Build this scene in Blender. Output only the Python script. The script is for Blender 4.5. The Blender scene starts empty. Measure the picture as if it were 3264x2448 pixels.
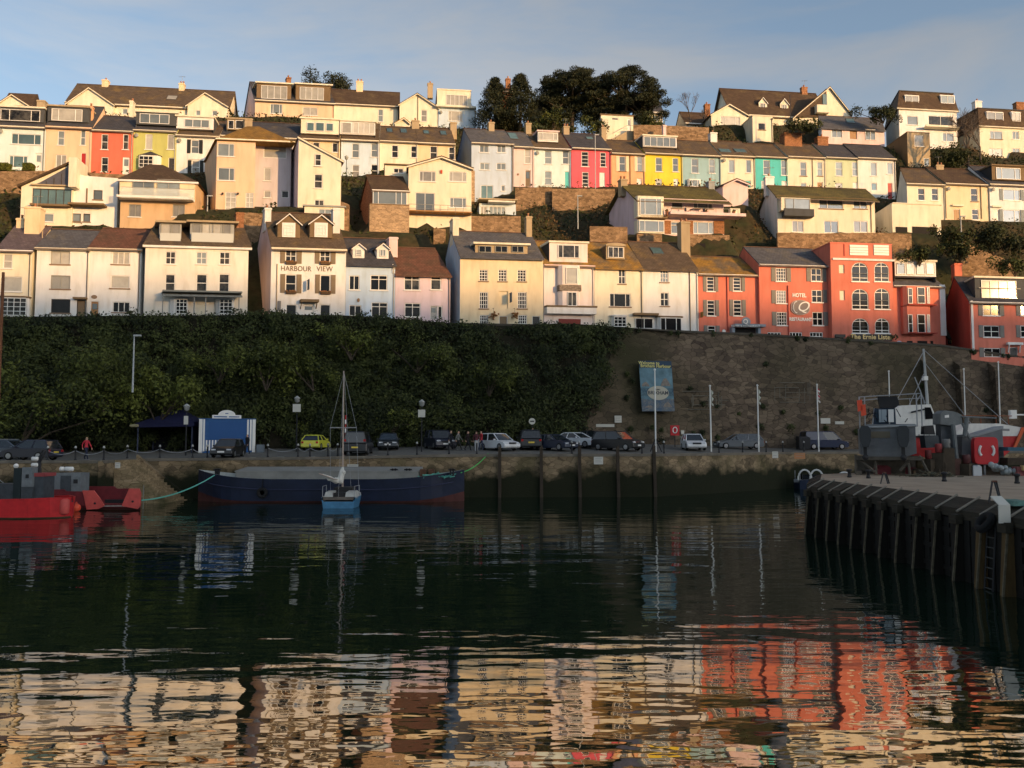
import bpy, math, random
import numpy as np
from math import sin, cos, tan, radians as R, pi
random.seed(7); RNG = np.random.default_rng(7)
SC = bpy.context.scene
COL = SC.collection
# ------------------------------------------------------------------ camera
FPX, IW, IH, CAMZ = 2734.0, 3264.0, 2448.0, 4.74
PITCH = math.atan(184 / FPX)
cd = bpy.data.cameras.new('camera'); cam = bpy.data.objects.new('camera', cd); COL.objects.link(cam)
cam.location = (0, 0, CAMZ); cam.rotation_euler = (pi/2 + PITCH, 0, 0)
cd.sensor_fit = 'HORIZONTAL'; cd.sensor_width = 36; cd.lens = FPX / IW * 36
cd.clip_start = .1; cd.clip_end = 5000
SC.camera = cam
# ------------------------------------------------------------------ sky and sun
SUN_AZ, SUN_EL = R(134), R(8.0)        # clockwise from +Y; low sun behind the camera on the right
world = bpy.data.worlds.new('World'); SC.world = world; world.use_nodes = True
nt = world.node_tree; nt.nodes.clear()
def N(t, typ, **kw):
    n = t.nodes.new(typ)
    for k, v in kw.items():
        if k in n.inputs: n.inputs[k].default_value = v
        else: setattr(n, k, v)
    return n
out = N(nt, 'ShaderNodeOutputWorld'); bg = N(nt, 'ShaderNodeBackground'); bg.inputs['Strength'].default_value = .15
sky = N(nt, 'ShaderNodeTexSky', sky_type='NISHITA', sun_disc=False, sun_elevation=SUN_EL, sun_rotation=SUN_AZ,
        altitude=0, air_density=1.0, dust_density=1.5, ozone_density=2.0)
tc = N(nt, 'ShaderNodeTexCoord'); mp = N(nt, 'ShaderNodeMapping'); mp.inputs['Scale'].default_value = (1.2, 1.2, 4.2)
mp.inputs['Rotation'].default_value = (0.05, 0.12, 0.3)
nz = N(nt, 'ShaderNodeTexNoise', Scale=1.7, Detail=7.0, Roughness=.55); nz.inputs['Distortion'].default_value = .4
cr = N(nt, 'ShaderNodeValToRGB'); cr.color_ramp.elements[0].position = .44; cr.color_ramp.elements[1].position = .62
cr.color_ramp.elements[0].color = (.30, .30, .30, 1); cr.color_ramp.elements[1].color = (1, 1, 1, 1)
mx = N(nt, 'ShaderNodeMix', data_type='RGBA'); CLOUD = mx
L = nt.links.new
L(tc.outputs['Generated'], mp.inputs['Vector']); L(mp.outputs['Vector'], nz.inputs['Vector'])
L(nz.outputs['Fac'], cr.inputs['Fac'])
mm = N(nt, 'ShaderNodeMath', operation='MULTIPLY'); mm.inputs[1].default_value = .85
L(cr.outputs['Color'], mm.inputs[0]); L(mm.outputs[0], mx.inputs[0])
bwn = N(nt, 'ShaderNodeRGBToBW'); L(sky.outputs['Color'], bwn.inputs[0]); cg = N(nt, 'ShaderNodeVectorMath', operation='SCALE'); cg.inputs[0].default_value = (1.30, 1.36, 1.45)
L(bwn.outputs[0], cg.inputs['Scale']); L(sky.outputs['Color'], mx.inputs[6]); L(cg.outputs[0], mx.inputs[7])
L(mx.outputs[2], bg.inputs['Color']); L(bg.outputs[0], out.inputs['Surface'])
sd = bpy.data.lights.new('sun', 'SUN'); sun = bpy.data.objects.new('sun', sd); COL.objects.link(sun)
sd.energy = 3.1; sd.angle = R(.53); sd.color = (1.0, .57, .215)
SUNV = (sin(SUN_AZ)*cos(SUN_EL), cos(SUN_AZ)*cos(SUN_EL), sin(SUN_EL))
sun.rotation_euler = (pi/2 - SUN_EL, 0, math.atan2(SUNV[1], SUNV[0]) + pi/2)
sun.location = (120, -120, 60)
SC.view_settings.view_transform = 'Standard'; SC.view_settings.look = 'None'
SC.view_settings.exposure = 0.72; SC.view_settings.gamma = 1; SC.view_settings.use_curve_mapping = False
SC.render.engine = 'CYCLES'
SC.cycles.use_denoising = True; SC.cycles.max_bounces = 5; SC.cycles.diffuse_bounces = 2; SC.cycles.glossy_bounces = 3
SC.cycles.transmission_bounces = 3; SC.cycles.transparent_max_bounces = 6
SC.cycles.use_adaptive_sampling = True; SC.cycles.adaptive_threshold = .02
SC.cycles.sample_clamp_indirect = 6
# ------------------------------------------------------------------ geometry of the view
def ray(px, py):
    x, u = (px - IW/2)/FPX, -(py - IH/2)/FPX
    return (x, cos(PITCH) - u*sin(PITCH), sin(PITCH) + u*cos(PITCH))
def onplane(px, py, D, t=0.0):          # where the line of sight meets the upright plane Y = D + t X
    a, b, c = ray(px, py); s = D/(b - t*a)
    return (a*s, b*s, CAMZ + c*s)
def onz(px, py, z):
    a, b, c = ray(px, py); s = (z - CAMZ)/c
    return (a*s, b*s, z)
T0 = .13
# ------------------------------------------------------------------ materials
MC = {}
def mat(name, col, rough=.8, metal=0.0, spec=.3, noise=0.0, nscale=3.0, bump=0.0, bscale=20.0, col2=None, mask=None, stretch=(1, 1, 1), emis=None):
    if name in MC: return MC[name]
    m = bpy.data.materials.new(name); m.use_nodes = True; t = m.node_tree; p = t.nodes['Principled BSDF']
    p.inputs['Base Color'].default_value = (*col, 1); p.inputs['Roughness'].default_value = rough
    p.inputs['Metallic'].default_value = metal; p.inputs['Specular IOR Level'].default_value = spec
    lk = t.links.new
    tcn = t.nodes.new('ShaderNodeTexCoord'); mpn = t.nodes.new('ShaderNodeMapping'); mpn.inputs['Scale'].default_value = stretch
    lk(tcn.outputs['Object'], mpn.inputs['Vector'])
    if noise or col2:
        n = t.nodes.new('ShaderNodeTexNoise'); n.inputs['Scale'].default_value = nscale; n.inputs['Detail'].default_value = 6
        n.inputs['Roughness'].default_value = .62
        lk(mpn.outputs[0], n.inputs['Vector'])
        r = t.nodes.new('ShaderNodeValToRGB'); e = r.color_ramp.elements
        a, b = mask or (.3, .7)
        e[0].position, e[1].position = a, b
        if col2: e[0].color = (*col, 1); e[1].color = (*col2, 1)
        else:
            e[0].color = (*[c*(1 - noise) for c in col], 1); e[1].color = (*[min(1, c*(1 + noise*.6)) for c in col], 1)
        lk(n.outputs['Fac'], r.inputs['Fac'])
        if col2 and noise:
            n2 = t.nodes.new('ShaderNodeTexNoise'); n2.inputs['Scale'].default_value = nscale*3.3; n2.inputs['Detail'].default_value = 4
            lk(mpn.outputs[0], n2.inputs['Vector'])
            m2 = t.nodes.new('ShaderNodeMapRange'); m2.inputs[1].default_value = .25; m2.inputs[2].default_value = .75
            m2.inputs[3].default_value = 1 - noise; m2.inputs[4].default_value = 1 + noise*.6
            lk(n2.outputs['Fac'], m2.inputs[0])
            vm = t.nodes.new('ShaderNodeVectorMath'); vm.operation = 'SCALE'
            lk(r.outputs['Color'], vm.inputs[0]); lk(m2.outputs[0], vm.inputs['Scale']); lk(vm.outputs[0], p.inputs['Base Color'])
        else: lk(r.outputs['Color'], p.inputs['Base Color'])
    if bump:
        n = t.nodes.new('ShaderNodeTexNoise'); n.inputs['Scale'].default_value = bscale; n.inputs['Detail'].default_value = 4
        lk(mpn.outputs[0], n.inputs['Vector'])
        bn = t.nodes.new('ShaderNodeBump'); bn.inputs['Strength'].default_value = bump; bn.inputs['Distance'].default_value = .05
        lk(n.outputs['Fac'], bn.inputs['Height']); lk(bn.outputs[0], p.inputs['Normal'])
    if emis: p.inputs['Emission Color'].default_value = (*emis, 1); p.inputs['Emission Strength'].default_value = 1
    MC[name] = m; return m
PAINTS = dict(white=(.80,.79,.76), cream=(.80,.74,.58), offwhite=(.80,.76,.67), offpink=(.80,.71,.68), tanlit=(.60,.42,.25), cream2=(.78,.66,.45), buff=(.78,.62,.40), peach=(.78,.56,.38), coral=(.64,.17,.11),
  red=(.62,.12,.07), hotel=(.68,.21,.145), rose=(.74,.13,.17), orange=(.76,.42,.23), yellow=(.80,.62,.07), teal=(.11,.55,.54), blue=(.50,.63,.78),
  paleblue=(.58,.70,.80), sage=(.32,.49,.53), olive=(.50,.50,.17), pink=(.78,.60,.58), lilac=(.70,.58,.63), peachshade=(.58,.53,.54), mint=(.68,.79,.78), palegreen=(.58,.66,.45),
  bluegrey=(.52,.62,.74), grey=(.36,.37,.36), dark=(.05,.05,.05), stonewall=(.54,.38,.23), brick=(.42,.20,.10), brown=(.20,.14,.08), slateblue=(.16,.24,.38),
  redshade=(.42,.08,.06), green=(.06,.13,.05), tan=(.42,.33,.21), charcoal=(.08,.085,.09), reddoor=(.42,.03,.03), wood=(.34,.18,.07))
def paint(k):
    c = PAINTS[k]; nm = 'render_' + k
    if nm in MC: return MC[nm]
    if k in ('stonewall', 'brick'):
        return stone(nm, c, tuple(x*.55 for x in c), 2.6 if k == 'stonewall' else 5)
    m = mat(nm, c, rough=.85, spec=.15, noise=.13, nscale=.7, bump=.12, bscale=30, stretch=(1, 1, .35))
    t = m.node_tree; p = t.nodes['Principled BSDF']; src = p.inputs['Base Color'].links[0].from_socket   # rain streaks and grime
    tcn = t.nodes.new('ShaderNodeTexCoord'); mpn = t.nodes.new('ShaderNodeMapping'); mpn.inputs['Scale'].default_value = (1.3, 1.3, .3)
    n = t.nodes.new('ShaderNodeTexNoise'); n.inputs['Scale'].default_value = 1.3; n.inputs['Detail'].default_value = 8
    r = t.nodes.new('ShaderNodeValToRGB'); r.color_ramp.elements[0].position = .5; r.color_ramp.elements[1].position = .8
    r.color_ramp.elements[0].color = (1, 1, 1, 1); r.color_ramp.elements[1].color = (.84, .81, .75, 1)
    mxn = t.nodes.new('ShaderNodeMix'); mxn.data_type = 'RGBA'; mxn.blend_type = 'MULTIPLY'; mxn.inputs[0].default_value = 1
    t.links.new(tcn.outputs['Object'], mpn.inputs[0]); t.links.new(mpn.outputs[0], n.inputs['Vector']); t.links.new(n.outputs['Fac'], r.inputs[0])
    t.links.new(src, mxn.inputs[6]); t.links.new(r.outputs[0], mxn.inputs[7]); t.links.new(mxn.outputs[2], p.inputs['Base Color'])
    return m
def stone(nm, c1, c2, sc=2.6, mortar=.55, moss=None, bump=.5):
    if nm in MC: return MC[nm]
    m = bpy.data.materials.new(nm); m.use_nodes = True; t = m.node_tree; p = t.nodes['Principled BSDF']; lk = t.links.new
    p.inputs['Roughness'].default_value = .9; p.inputs['Specular IOR Level'].default_value = .15
    tcn = t.nodes.new('ShaderNodeTexCoord'); mpn = t.nodes.new('ShaderNodeMapping'); mpn.inputs['Scale'].default_value = (1, 1, 1.9)
    lk(tcn.outputs['Object'], mpn.inputs[0])
    n0 = t.nodes.new('ShaderNodeTexNoise'); n0.inputs['Scale'].default_value = 1.4; lk(mpn.outputs[0], n0.inputs['Vector'])
    ad = t.nodes.new('ShaderNodeVectorMath'); ad.operation = 'ADD'; lk(mpn.outputs[0], ad.inputs[0])
    s0 = t.nodes.new('ShaderNodeVectorMath'); s0.operation = 'SCALE'; s0.inputs['Scale'].default_value = .35; lk(n0.outputs['Color'], s0.inputs[0]); lk(s0.outputs[0], ad.inputs[1])
    v = t.nodes.new('ShaderNodeTexVoronoi'); v.inputs['Scale'].default_value = sc; lk(ad.outputs[0], v.inputs['Vector'])
    v2 = t.nodes.new('ShaderNodeTexVoronoi'); v2.feature = 'DISTANCE_TO_EDGE'; v2.inputs['Scale'].default_value = sc; lk(ad.outputs[0], v2.inputs['Vector'])
    sp = t.nodes.new('ShaderNodeSeparateColor'); lk(v.outputs['Color'], sp.inputs[0])
    n = t.nodes.new('ShaderNodeTexNoise'); n.inputs['Scale'].default_value = .55; n.inputs['Detail'].default_value = 7; lk(tcn.outputs['Object'], n.inputs['Vector'])
    av = t.nodes.new('ShaderNodeMath'); av.operation = 'MULTIPLY_ADD'; av.inputs[1].default_value = .45; lk(sp.outputs[0], av.inputs[0])
    m3 = t.nodes.new('ShaderNodeMath'); m3.operation = 'MULTIPLY'; m3.inputs[1].default_value = .62; lk(n.outputs['Fac'], m3.inputs[0]); lk(m3.outputs[0], av.inputs[2])
    r = t.nodes.new('ShaderNodeValToRGB'); e = r.color_ramp.elements; e[0].position = .25; e[1].position = .8; e[0].color = (*c2, 1); e[1].color = (*c1, 1)
    lk(av.outputs[0], r.inputs[0])
    mr = t.nodes.new('ShaderNodeMapRange'); mr.inputs[1].default_value = 0; mr.inputs[2].default_value = .07; mr.inputs[3].default_value = mortar; mr.inputs[4].default_value = 1
    lk(v2.outputs['Distance'], mr.inputs[0])
    vm = t.nodes.new('ShaderNodeVectorMath'); vm.operation = 'SCALE'; lk(r.outputs[0], vm.inputs[0]); lk(mr.outputs[0], vm.inputs['Scale'])
    last = vm.outputs[0]
    if moss:
        mc, lo, hi, ns = moss
        n4 = t.nodes.new('ShaderNodeTexNoise'); n4.inputs['Scale'].default_value = ns; n4.inputs['Detail'].default_value = 8; lk(tcn.outputs['Object'], n4.inputs['Vector'])
        r4 = t.nodes.new('ShaderNodeMapRange'); r4.inputs[1].default_value = lo; r4.inputs[2].default_value = hi; lk(n4.outputs['Fac'], r4.inputs[0])
        mxx = t.nodes.new('ShaderNodeMix'); mxx.data_type = 'RGBA'; lk(r4.outputs[0], mxx.inputs[0]); lk(last, mxx.inputs[6]); mxx.inputs[7].default_value = (*mc, 1)
        last = mxx.outputs[2]
    lk(last, p.inputs['Base Color'])
    bn = t.nodes.new('ShaderNodeBump'); bn.inputs['Strength'].default_value = bump; bn.inputs['Distance'].default_value = .06
    lk(mr.outputs[0], bn.inputs['Height']); lk(bn.outputs[0], p.inputs['Normal'])
    MC[nm] = m; return m
def slate(k):
    # k: roof covering; each = base colour, lichen colour, lichen range
    tab = dict(slate=((.075,.075,.085),(.17,.14,.09),(.55,.8)), grey=((.12,.12,.13),(.22,.19,.13),(.52,.78)), brown=((.13,.095,.065),(.24,.16,.06),(.5,.72)),
      red=((.18,.085,.055),(.12,.08,.05),(.45,.7)), lichen=((.19,.14,.085),(.40,.22,.04),(.38,.58)), moss=((.10,.085,.035),(.17,.14,.04),(.4,.65)),
      purple=((.14,.11,.12),(.2,.16,.12),(.55,.8)), dbrown=((.10,.065,.04),(.17,.12,.06),(.5,.75)), orange=((.34,.19,.04),(.22,.13,.04),(.4,.7)))
    c, c2, ms = tab[k]; nm = 'roof_' + k
    if nm in MC: return MC[nm]
    m = mat(nm, c, rough=.78, spec=.25, noise=.28, nscale=.55, col2=c2, mask=ms, bump=.0)
    t = m.node_tree; p = t.nodes['Principled BSDF']; lk = t.links.new
    tcn = t.nodes.new('ShaderNodeTexCoord'); mpn = t.nodes.new('ShaderNodeMapping'); mpn.inputs['Rotation'].default_value = (pi/2, 0, 0); lk(tcn.outputs['Object'], mpn.inputs[0])
    b = t.nodes.new('ShaderNodeTexBrick'); b.inputs['Scale'].default_value = 1; b.inputs['Brick Width'].default_value = .34; b.inputs['Row Height'].default_value = .2
    b.inputs['Mortar Size'].default_value = .018; b.inputs['Color1'].default_value = (1, 1, 1, 1); b.inputs['Color2'].default_value = (.72, .72, .74, 1); b.inputs['Mortar'].default_value = (.45, .45, .45, 1)
    lk(mpn.outputs[0], b.inputs['Vector'])
    src = p.inputs['Base Color'].links[0].from_socket
    mxn = t.nodes.new('ShaderNodeMix'); mxn.data_type = 'RGBA'; mxn.blend_type = 'MULTIPLY'; mxn.inputs[0].default_value = .8
    lk(src, mxn.inputs[6]); lk(b.outputs['Color'], mxn.inputs[7]); lk(mxn.outputs[2], p.inputs['Base Color'])
    return m
WHITE = mat('white_gloss_paint', (.80,.79,.75), rough=.4, noise=.05)
FRAMEDK = mat('dark_window_frame', (.06,.05,.04), rough=.5)
FRAMEGR = mat('grey_window_frame', (.30,.30,.27), rough=.5)
SILL = mat('stone_sill', (.25,.17,.11), rough=.8)
GL = dict(g=mat('glass_bright_curtained', (.19,.22,.22), rough=.07, spec=.9, noise=.25, nscale=.6),
          n=mat('glass_net_curtain', (.40,.38,.32), rough=.1, spec=.8, noise=.22, nscale=1.1),
          d=mat('glass_dark_room', (.010,.010,.011), rough=.08, spec=.22, noise=.5, nscale=1.5),
          t=mat('glass_teal', (.10,.17,.17), rough=.05, spec=.9, noise=.3, nscale=.7),
          m=mat('glass_half_dark', (.045,.042,.036), rough=.07, spec=.3, noise=.85, nscale=1.3, mask=(.4, .6)))
for g_ in GL.values():      # every pane gets its own tone
    t = g_.node_tree; p = t.nodes['Principled BSDF']; s_ = p.inputs['Base Color'].links[0].from_socket
    oi = t.nodes.new('ShaderNodeObjectInfo'); mr_ = t.nodes.new('ShaderNodeMapRange'); mr_.inputs[3].default_value = .45; mr_.inputs[4].default_value = 1.35; t.links.new(oi.outputs['Random'], mr_.inputs[0])
    vm_ = t.nodes.new('ShaderNodeVectorMath'); vm_.operation = 'SCALE'; t.links.new(s_, vm_.inputs[0]); t.links.new(mr_.outputs[0], vm_.inputs['Scale']); t.links.new(vm_.outputs[0], p.inputs['Base Color'])
# ------------------------------------------------------------------ mesh building
class MB:
    def __init__(s): s.v = []; s.f = []; s.m = []
    def add(s, vs, fs, m=0):
        o = len(s.v); s.v += [tuple(map(float, v)) for v in vs]
        for f in fs: s.f.append(tuple(i + o for i in f)); s.m.append(m)
        return s
    def box(s, x0, y0, z0, x1, y1, z1, m=0):
        return s.add([(x0,y0,z0),(x1,y0,z0),(x1,y1,z0),(x0,y1,z0),(x0,y0,z1),(x1,y0,z1),(x1,y1,z1),(x0,y1,z1)],
                     [(0,3,2,1),(4,5,6,7),(0,1,5,4),(1,2,6,5),(2,3,7,6),(3,0,4,7)], m)
    def hexa(s, b, t, m=0):     # eight corners: four below, four above
        return s.add(list(b) + list(t), [(0,3,2,1),(4,5,6,7),(0,1,5,4),(1,2,6,5),(2,3,7,6),(3,0,4,7)], m)
    def prism(s, pts, y0, y1, m=0):     # polygon in x,z extruded along y
        n = len(pts)
        return s.add([(x, y0, z) for x, z in pts] + [(x, y1, z) for x, z in pts],
                     [tuple(range(n)), tuple(range(2*n-1, n-1, -1))] + [(i, i+n, (i+1) % n + n, (i+1) % n) for i in range(n)], m)
    def prismx(s, pts, x0, x1, m=0):    # polygon in y,z extruded along x
        n = len(pts)
        return s.add([(x0, y, z) for y, z in pts] + [(x1, y, z) for y, z in pts],
                     [tuple(range(n)), tuple(range(2*n-1, n-1, -1))] + [(i, i+n, (i+1) % n + n, (i+1) % n) for i in range(n)], m)
    def prismz(s, pts, z0, z1, m=0):
        n = len(pts)
        return s.add([(x, y, z0) for x, y in pts] + [(x, y, z1) for x, y in pts],
                     [tuple(range(n-1, -1, -1)), tuple(range(n, 2*n))] + [(i, (i+1) % n, (i+1) % n + n, i+n) for i in range(n)], m)
    def tube(s, pts, r, n=8, m=0):
        pts = [np.array(p, float) for p in pts]; rs = r if isinstance(r, (list, tuple)) else [r]*len(pts)
        vs = []; up = np.array((.31, .17, .93))
        for i, p in enumerate(pts):
            d = pts[min(i+1, len(pts)-1)] - pts[max(i-1, 0)]; d /= (np.linalg.norm(d) + 1e-9)
            a = np.cross(d, up); 
            if np.linalg.norm(a) < .05: a = np.cross(d, (1, 0, 0))
            a /= np.linalg.norm(a); b = np.cross(d, a)
            for k in range(n):
                w = 2*pi*k/n; vs.append(p + rs[i]*(a*cos(w) + b*sin(w)))
        fs = [(i*n+k, i*n+(k+1) % n, (i+1)*n+(k+1) % n, (i+1)*n+k) for i in range(len(pts)-1) for k in range(n)]
        fs += [tuple(range(n-1, -1, -1)), tuple(range((len(pts)-1)*n, len(pts)*n))]
        return s.add(vs, fs, m)
    def lathe(s, prof, c=(0, 0, 0), n=12, m=0, axis='z', sx=1, sy=1):
        vs = []
        for r, h in prof:
            for k in range(n):
                a = 2*pi*k/n; q = (r*cos(a)*sx, r*sin(a)*sy, h)
                if axis == 'y': q = (q[0], q[2], q[1])
                if axis == 'x': q = (q[2], q[0], q[1])
                vs.append((q[0]+c[0], q[1]+c[1], q[2]+c[2]))
        L_ = len(prof)
        fs = [(i*n+k, i*n+(k+1) % n, (i+1)*n+(k+1) % n, (i+1)*n+k) for i in range(L_-1) for k in range(n)]
        fs += [tuple(range(n-1, -1, -1)), tuple(range((L_-1)*n, L_*n))]
        return s.add(vs, fs, m)
    def ball(s, c, r, n=12, k=8, m=0, sz=1, sx=1, sy=1):
        return s.lathe([(max(.001, r*sin(pi*i/k)), -r*sz*cos(pi*i/k)) for i in range(k+1)], c, n, m, sx=sx, sy=sy)
    def build(s, name, mats, parent=None, smooth=False, xf=None, loc=None):
        me = bpy.data.meshes.new(name); vs = [xf(*v) for v in s.v] if xf else s.v
        if loc is not None: vs = [(v[0]-loc[0], v[1]-loc[1], v[2]-loc[2]) for v in vs]
        me.from_pydata(vs, [], s.f)
        if not isinstance(mats, (list, tuple)): mats = [mats]
        for m_ in mats: me.materials.append(m_)
        if len(mats) > 1: me.polygons.foreach_set('material_index', s.m)
        if smooth: me.polygons.foreach_set('use_smooth', [True]*len(me.polygons))
        me.validate(); me.update()
        import bmesh
        bm = bmesh.new(); bm.from_mesh(me); bmesh.ops.recalc_face_normals(bm, faces=bm.faces[:]); bm.to_mesh(me); bm.free()
        o = bpy.data.objects.new(name, me); COL.objects.link(o)
        if parent is not None: o.parent = parent
        if loc is not None: o.location = loc
        return o
def tag(o, label=None, cat=None, group=None, kind=None):
    if label: o['label'] = label
    if cat: o['category'] = cat
    if group: o['group'] = group
    if kind: o['kind'] = kind
    return o
def thing(name, label, cat, loc=(0, 0, 0), rz=0, group=None):
    o = bpy.data.objects.new(name, None); COL.objects.link(o); o.location = loc; o.rotation_euler = (0, 0, rz)
    o.empty_display_size = .3
    return tag(o, label, cat, group)
def text(name, body, size, m, parent, loc, rot=(pi/2, 0, 0), bold=0.0, sx=1.0, ext=.012, shear=0.0):
    c = bpy.data.curves.new(name, 'FONT'); c.body = body; c.size = size; c.extrude = ext; c.offset = bold
    c.align_x = 'CENTER'; c.align_y = 'CENTER'; c.materials.append(m); c.space_character = 1.05
    c.shear = shear
    tmp = bpy.data.objects.new('tmp', c); COL.objects.link(tmp); dg = bpy.context.evaluated_depsgraph_get()
    me = bpy.data.meshes.new_from_object(tmp.evaluated_get(dg)); me.name = name
    bpy.data.objects.remove(tmp); bpy.data.curves.remove(c)
    if not me.materials: me.materials.append(m)
    o = bpy.data.objects.new(name, me); COL.objects.link(o); o.parent = parent; o.location = loc; o.rotation_euler = rot; o.scale = (sx, 1, 1)
    return o
# ------------------------------------------------------------------ a house: facade read off the photograph, built at its real distance and size
FR = dict(A=(0,240,3.6867), B=(600,240,3.6867), C=(1200,240,3.6867), D=(1800,240,3.6867), E=(2400,240,2.5602),
          A2=(0,640,3.6867), B2=(600,640,3.6867), C2=(1200,640,3.6867), D2=(1800,740,3.6867), E2=(2400,740,2.5602),
          G=(1900,560,4.0218), HH=(1350,560,3.6867), L=(0,500,3.16), K=(1000,500,3.95), NN=(600,560,5.53), RR=(2800,560,3.77), Q=(1500,200,3.16), P=(0,0,1))
def px(f, u, v): o = FR[f]; return (o[0] + u/o[2], o[1] + v/o[2])
PADS = []        # (world x0, x1, y front, y back, z base) of every building, for shaping the hill
class House:
    def __init__(h, f, name, label, x0, x1, ye, yb, wall, D, t=T0, depth=8, k=0, xb=None, cat='house', sub=3.0, group=None, pad=True, wallside=None):
        h.f, h.D, h.t, h.th = f, D, t, math.atan(t); h.depth = depth; h.x0, h.x1, h.xc = x0, x1, (x0+x1)/2
        p0, p1, pe = px(f, x0, yb), px(f, x1, yb), px(f, (x0+x1)/2, ye)
        h.O = onplane(*p0, D, t); h.u = (cos(h.th), sin(h.th)); h.k = k
        if xb is not None:
            q = px(f, xb, yb); w = onplane(q[0], q[1], D + depth/cos(h.th), t); h.k = -((w[0]-h.O[0])*h.u[0] + (w[1]-h.O[1])*h.u[1])/depth
        h.W = h.loc(x1, yb)[0]; h.ze = h.loc((x0+x1)/2, ye)[1]
        h.root = thing(name, label, cat, h.O, h.th, group)
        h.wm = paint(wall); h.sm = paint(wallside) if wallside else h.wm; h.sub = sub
        h.holes = []; h.top = None; h.post = []; h.sidegable = None; h.nwall = 0
        if pad:
            k_ = h.k
            PADS.append((h.O[0] - max(0, k_*depth) - .5, h.O[0] + h.W + .5, min(h.O[1], h.O[1]+h.W*sin(h.th)) - .3, h.O[1]+depth, h.O[2]))
    def loc(h, u, v, off=0.0, f=None):      # photograph -> local x, z on the plane lying off behind the facade
        p = px(f or h.f, u, v); w = onplane(p[0], p[1], h.D + off/cos(h.th), h.t)
        return ((w[0]-h.O[0])*h.u[0] + (w[1]-h.O[1])*h.u[1] + h.k*off, w[2]-h.O[2])
    def rect(h, x0, y0, x1, y1, off=0.0, f=None):
        a, b = h.loc(x0, y0, off, f), h.loc(x1, y1, off, f); c, d = h.loc(x1, y0, off, f), h.loc(x0, y1, off, f)
        return ((a[0]+d[0])/2, (b[1]+d[1])/2, (b[0]+c[0])/2, (a[1]+c[1])/2)
    def xf(h, x, y, z): return (x - h.k*y, y, z)
    def B(h, mb, name, m, parent=None, smooth=False): return mb.build(name, m, parent or h.root, smooth, h.xf)
    # --- windows
    def window(h, x0, z0, x1, z1, y, cols, rows, glass='g', fl='', parent=None, shut=None, arch=False, name='window'):
        frm = FRAMEDK if 'B' in fl else (FRAMEGR if 'Y' in fl else WHITE)
        g = MB()
        if arch:
            r = (x1-x0)/2; cx = (x0+x1)/2; zs = z1 - r*.85
            g.prism([(x0, z0), (x1, z0), (x1, zs)] + [(cx + r*cos(a), zs + r*.85*sin(a)) for a in [pi*i/10 for i in range(1, 10)]] + [(x0, zs)], y, y+.03)
        else: g.box(x0, y, z0, x1, y+.03, z1)
        go = h.B(g, name, GL[glass], parent)
        fw = .075 if 'f' not in fl else .045; b = MB(); ya, yc = y-.06, y+.015
        e = .012
        if arch:
            b.box(x0+e, ya, z0+e, x0+fw, yc, zs); b.box(x1-fw, ya, z0+e, x1-e, yc, zs); b.box(x0+fw, ya, z0+e, x1-fw, yc, z0+fw)
            ang = [pi*i/12 for i in range(13)]
            for a0, a1 in zip(ang[:-1], ang[1:]):
                P_ = lambda rr, a: (cx + rr*cos(a), zs + rr*.85*sin(a))
                b.prism([P_(r-e, a0), P_(r-e, a1), P_(r-fw, a1), P_(r-fw, a0)], ya, yc)
        else:
            b.box(x0+e, ya, z0+e, x0+fw, yc, z1-e); b.box(x1-fw, ya, z0+e, x1-e, yc, z1-e)
            b.box(x0+fw, ya, z1-fw, x1-fw, yc, z1-e); b.box(x0+fw, ya, z0+e, x1-fw, yc, z0+fw)
        tc_, tr_ = sum(cols), sum(rows); a = 0
        bw = .05 if (len(cols) > 2 and len(rows) > 2) else .065
        for c_ in cols[:-1]:
            a += c_; xx = x0 + (x1-x0)*a/tc_; b.box(xx-bw/2, ya+.01, z0+fw, xx+bw/2, yc, z1-fw)
        a = 0
        for c_ in rows[:-1]:
            a += c_; zz = z1 - (z1-z0)*a/tr_; b.box(x0+fw, ya+.005, zz-bw/2, x1-fw, yc, zz+bw/2)
        h.B(b, 'window_frame', frm, go)
        if 'k' not in fl:
            s = MB(); s.box(x0-.1, -.1 if y > 0 else y-.12, z0-.09, x1+.1, y, z0+.012); h.B(s, 'sill', SILL if 'K' in fl else WHITE, go)
        if 'v' in fl:      # window box with plants
            s = MB(); s.box(x0+.02, -.28, z0-.12, x1-.02, -.02, z0+.10)
            for i in range(14):
                s.ball((x0 + (x1-x0)*random.random(), -.15, z0+.12+.1*random.random()), .09, 6, 4, 1)
            h.B(s, 'window_box', [mat('wooden_window_box', (.10,.06,.03)), mat('window_box_leaves', (.10,.12,.03), col2=(.4,.12,.06), nscale=9)], go)
        if shut:
            sm_, side = shut; w = min(.52, (x1-x0)*.46)
            for sgn in (-1, 1):
                if side == 'r' and sgn < 0: continue
                if side == 'l' and sgn > 0: continue
                xa = x0 - w - .04 if sgn < 0 else x1 + .04
                s = MB(); s.box(xa, -.05, z0-.02, xa+w, -.005, z1+.02)
                nsl = int((z1-z0)/.16)
                for i in range(nsl): 
                    zz = z0 + .06 + i*(z1-z0-.12)/nsl; s.box(xa+.05, -.066, zz, xa+w-.05, -.048, zz+.07)
                h.B(s, 'shutter', sm_)
        return go
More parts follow.
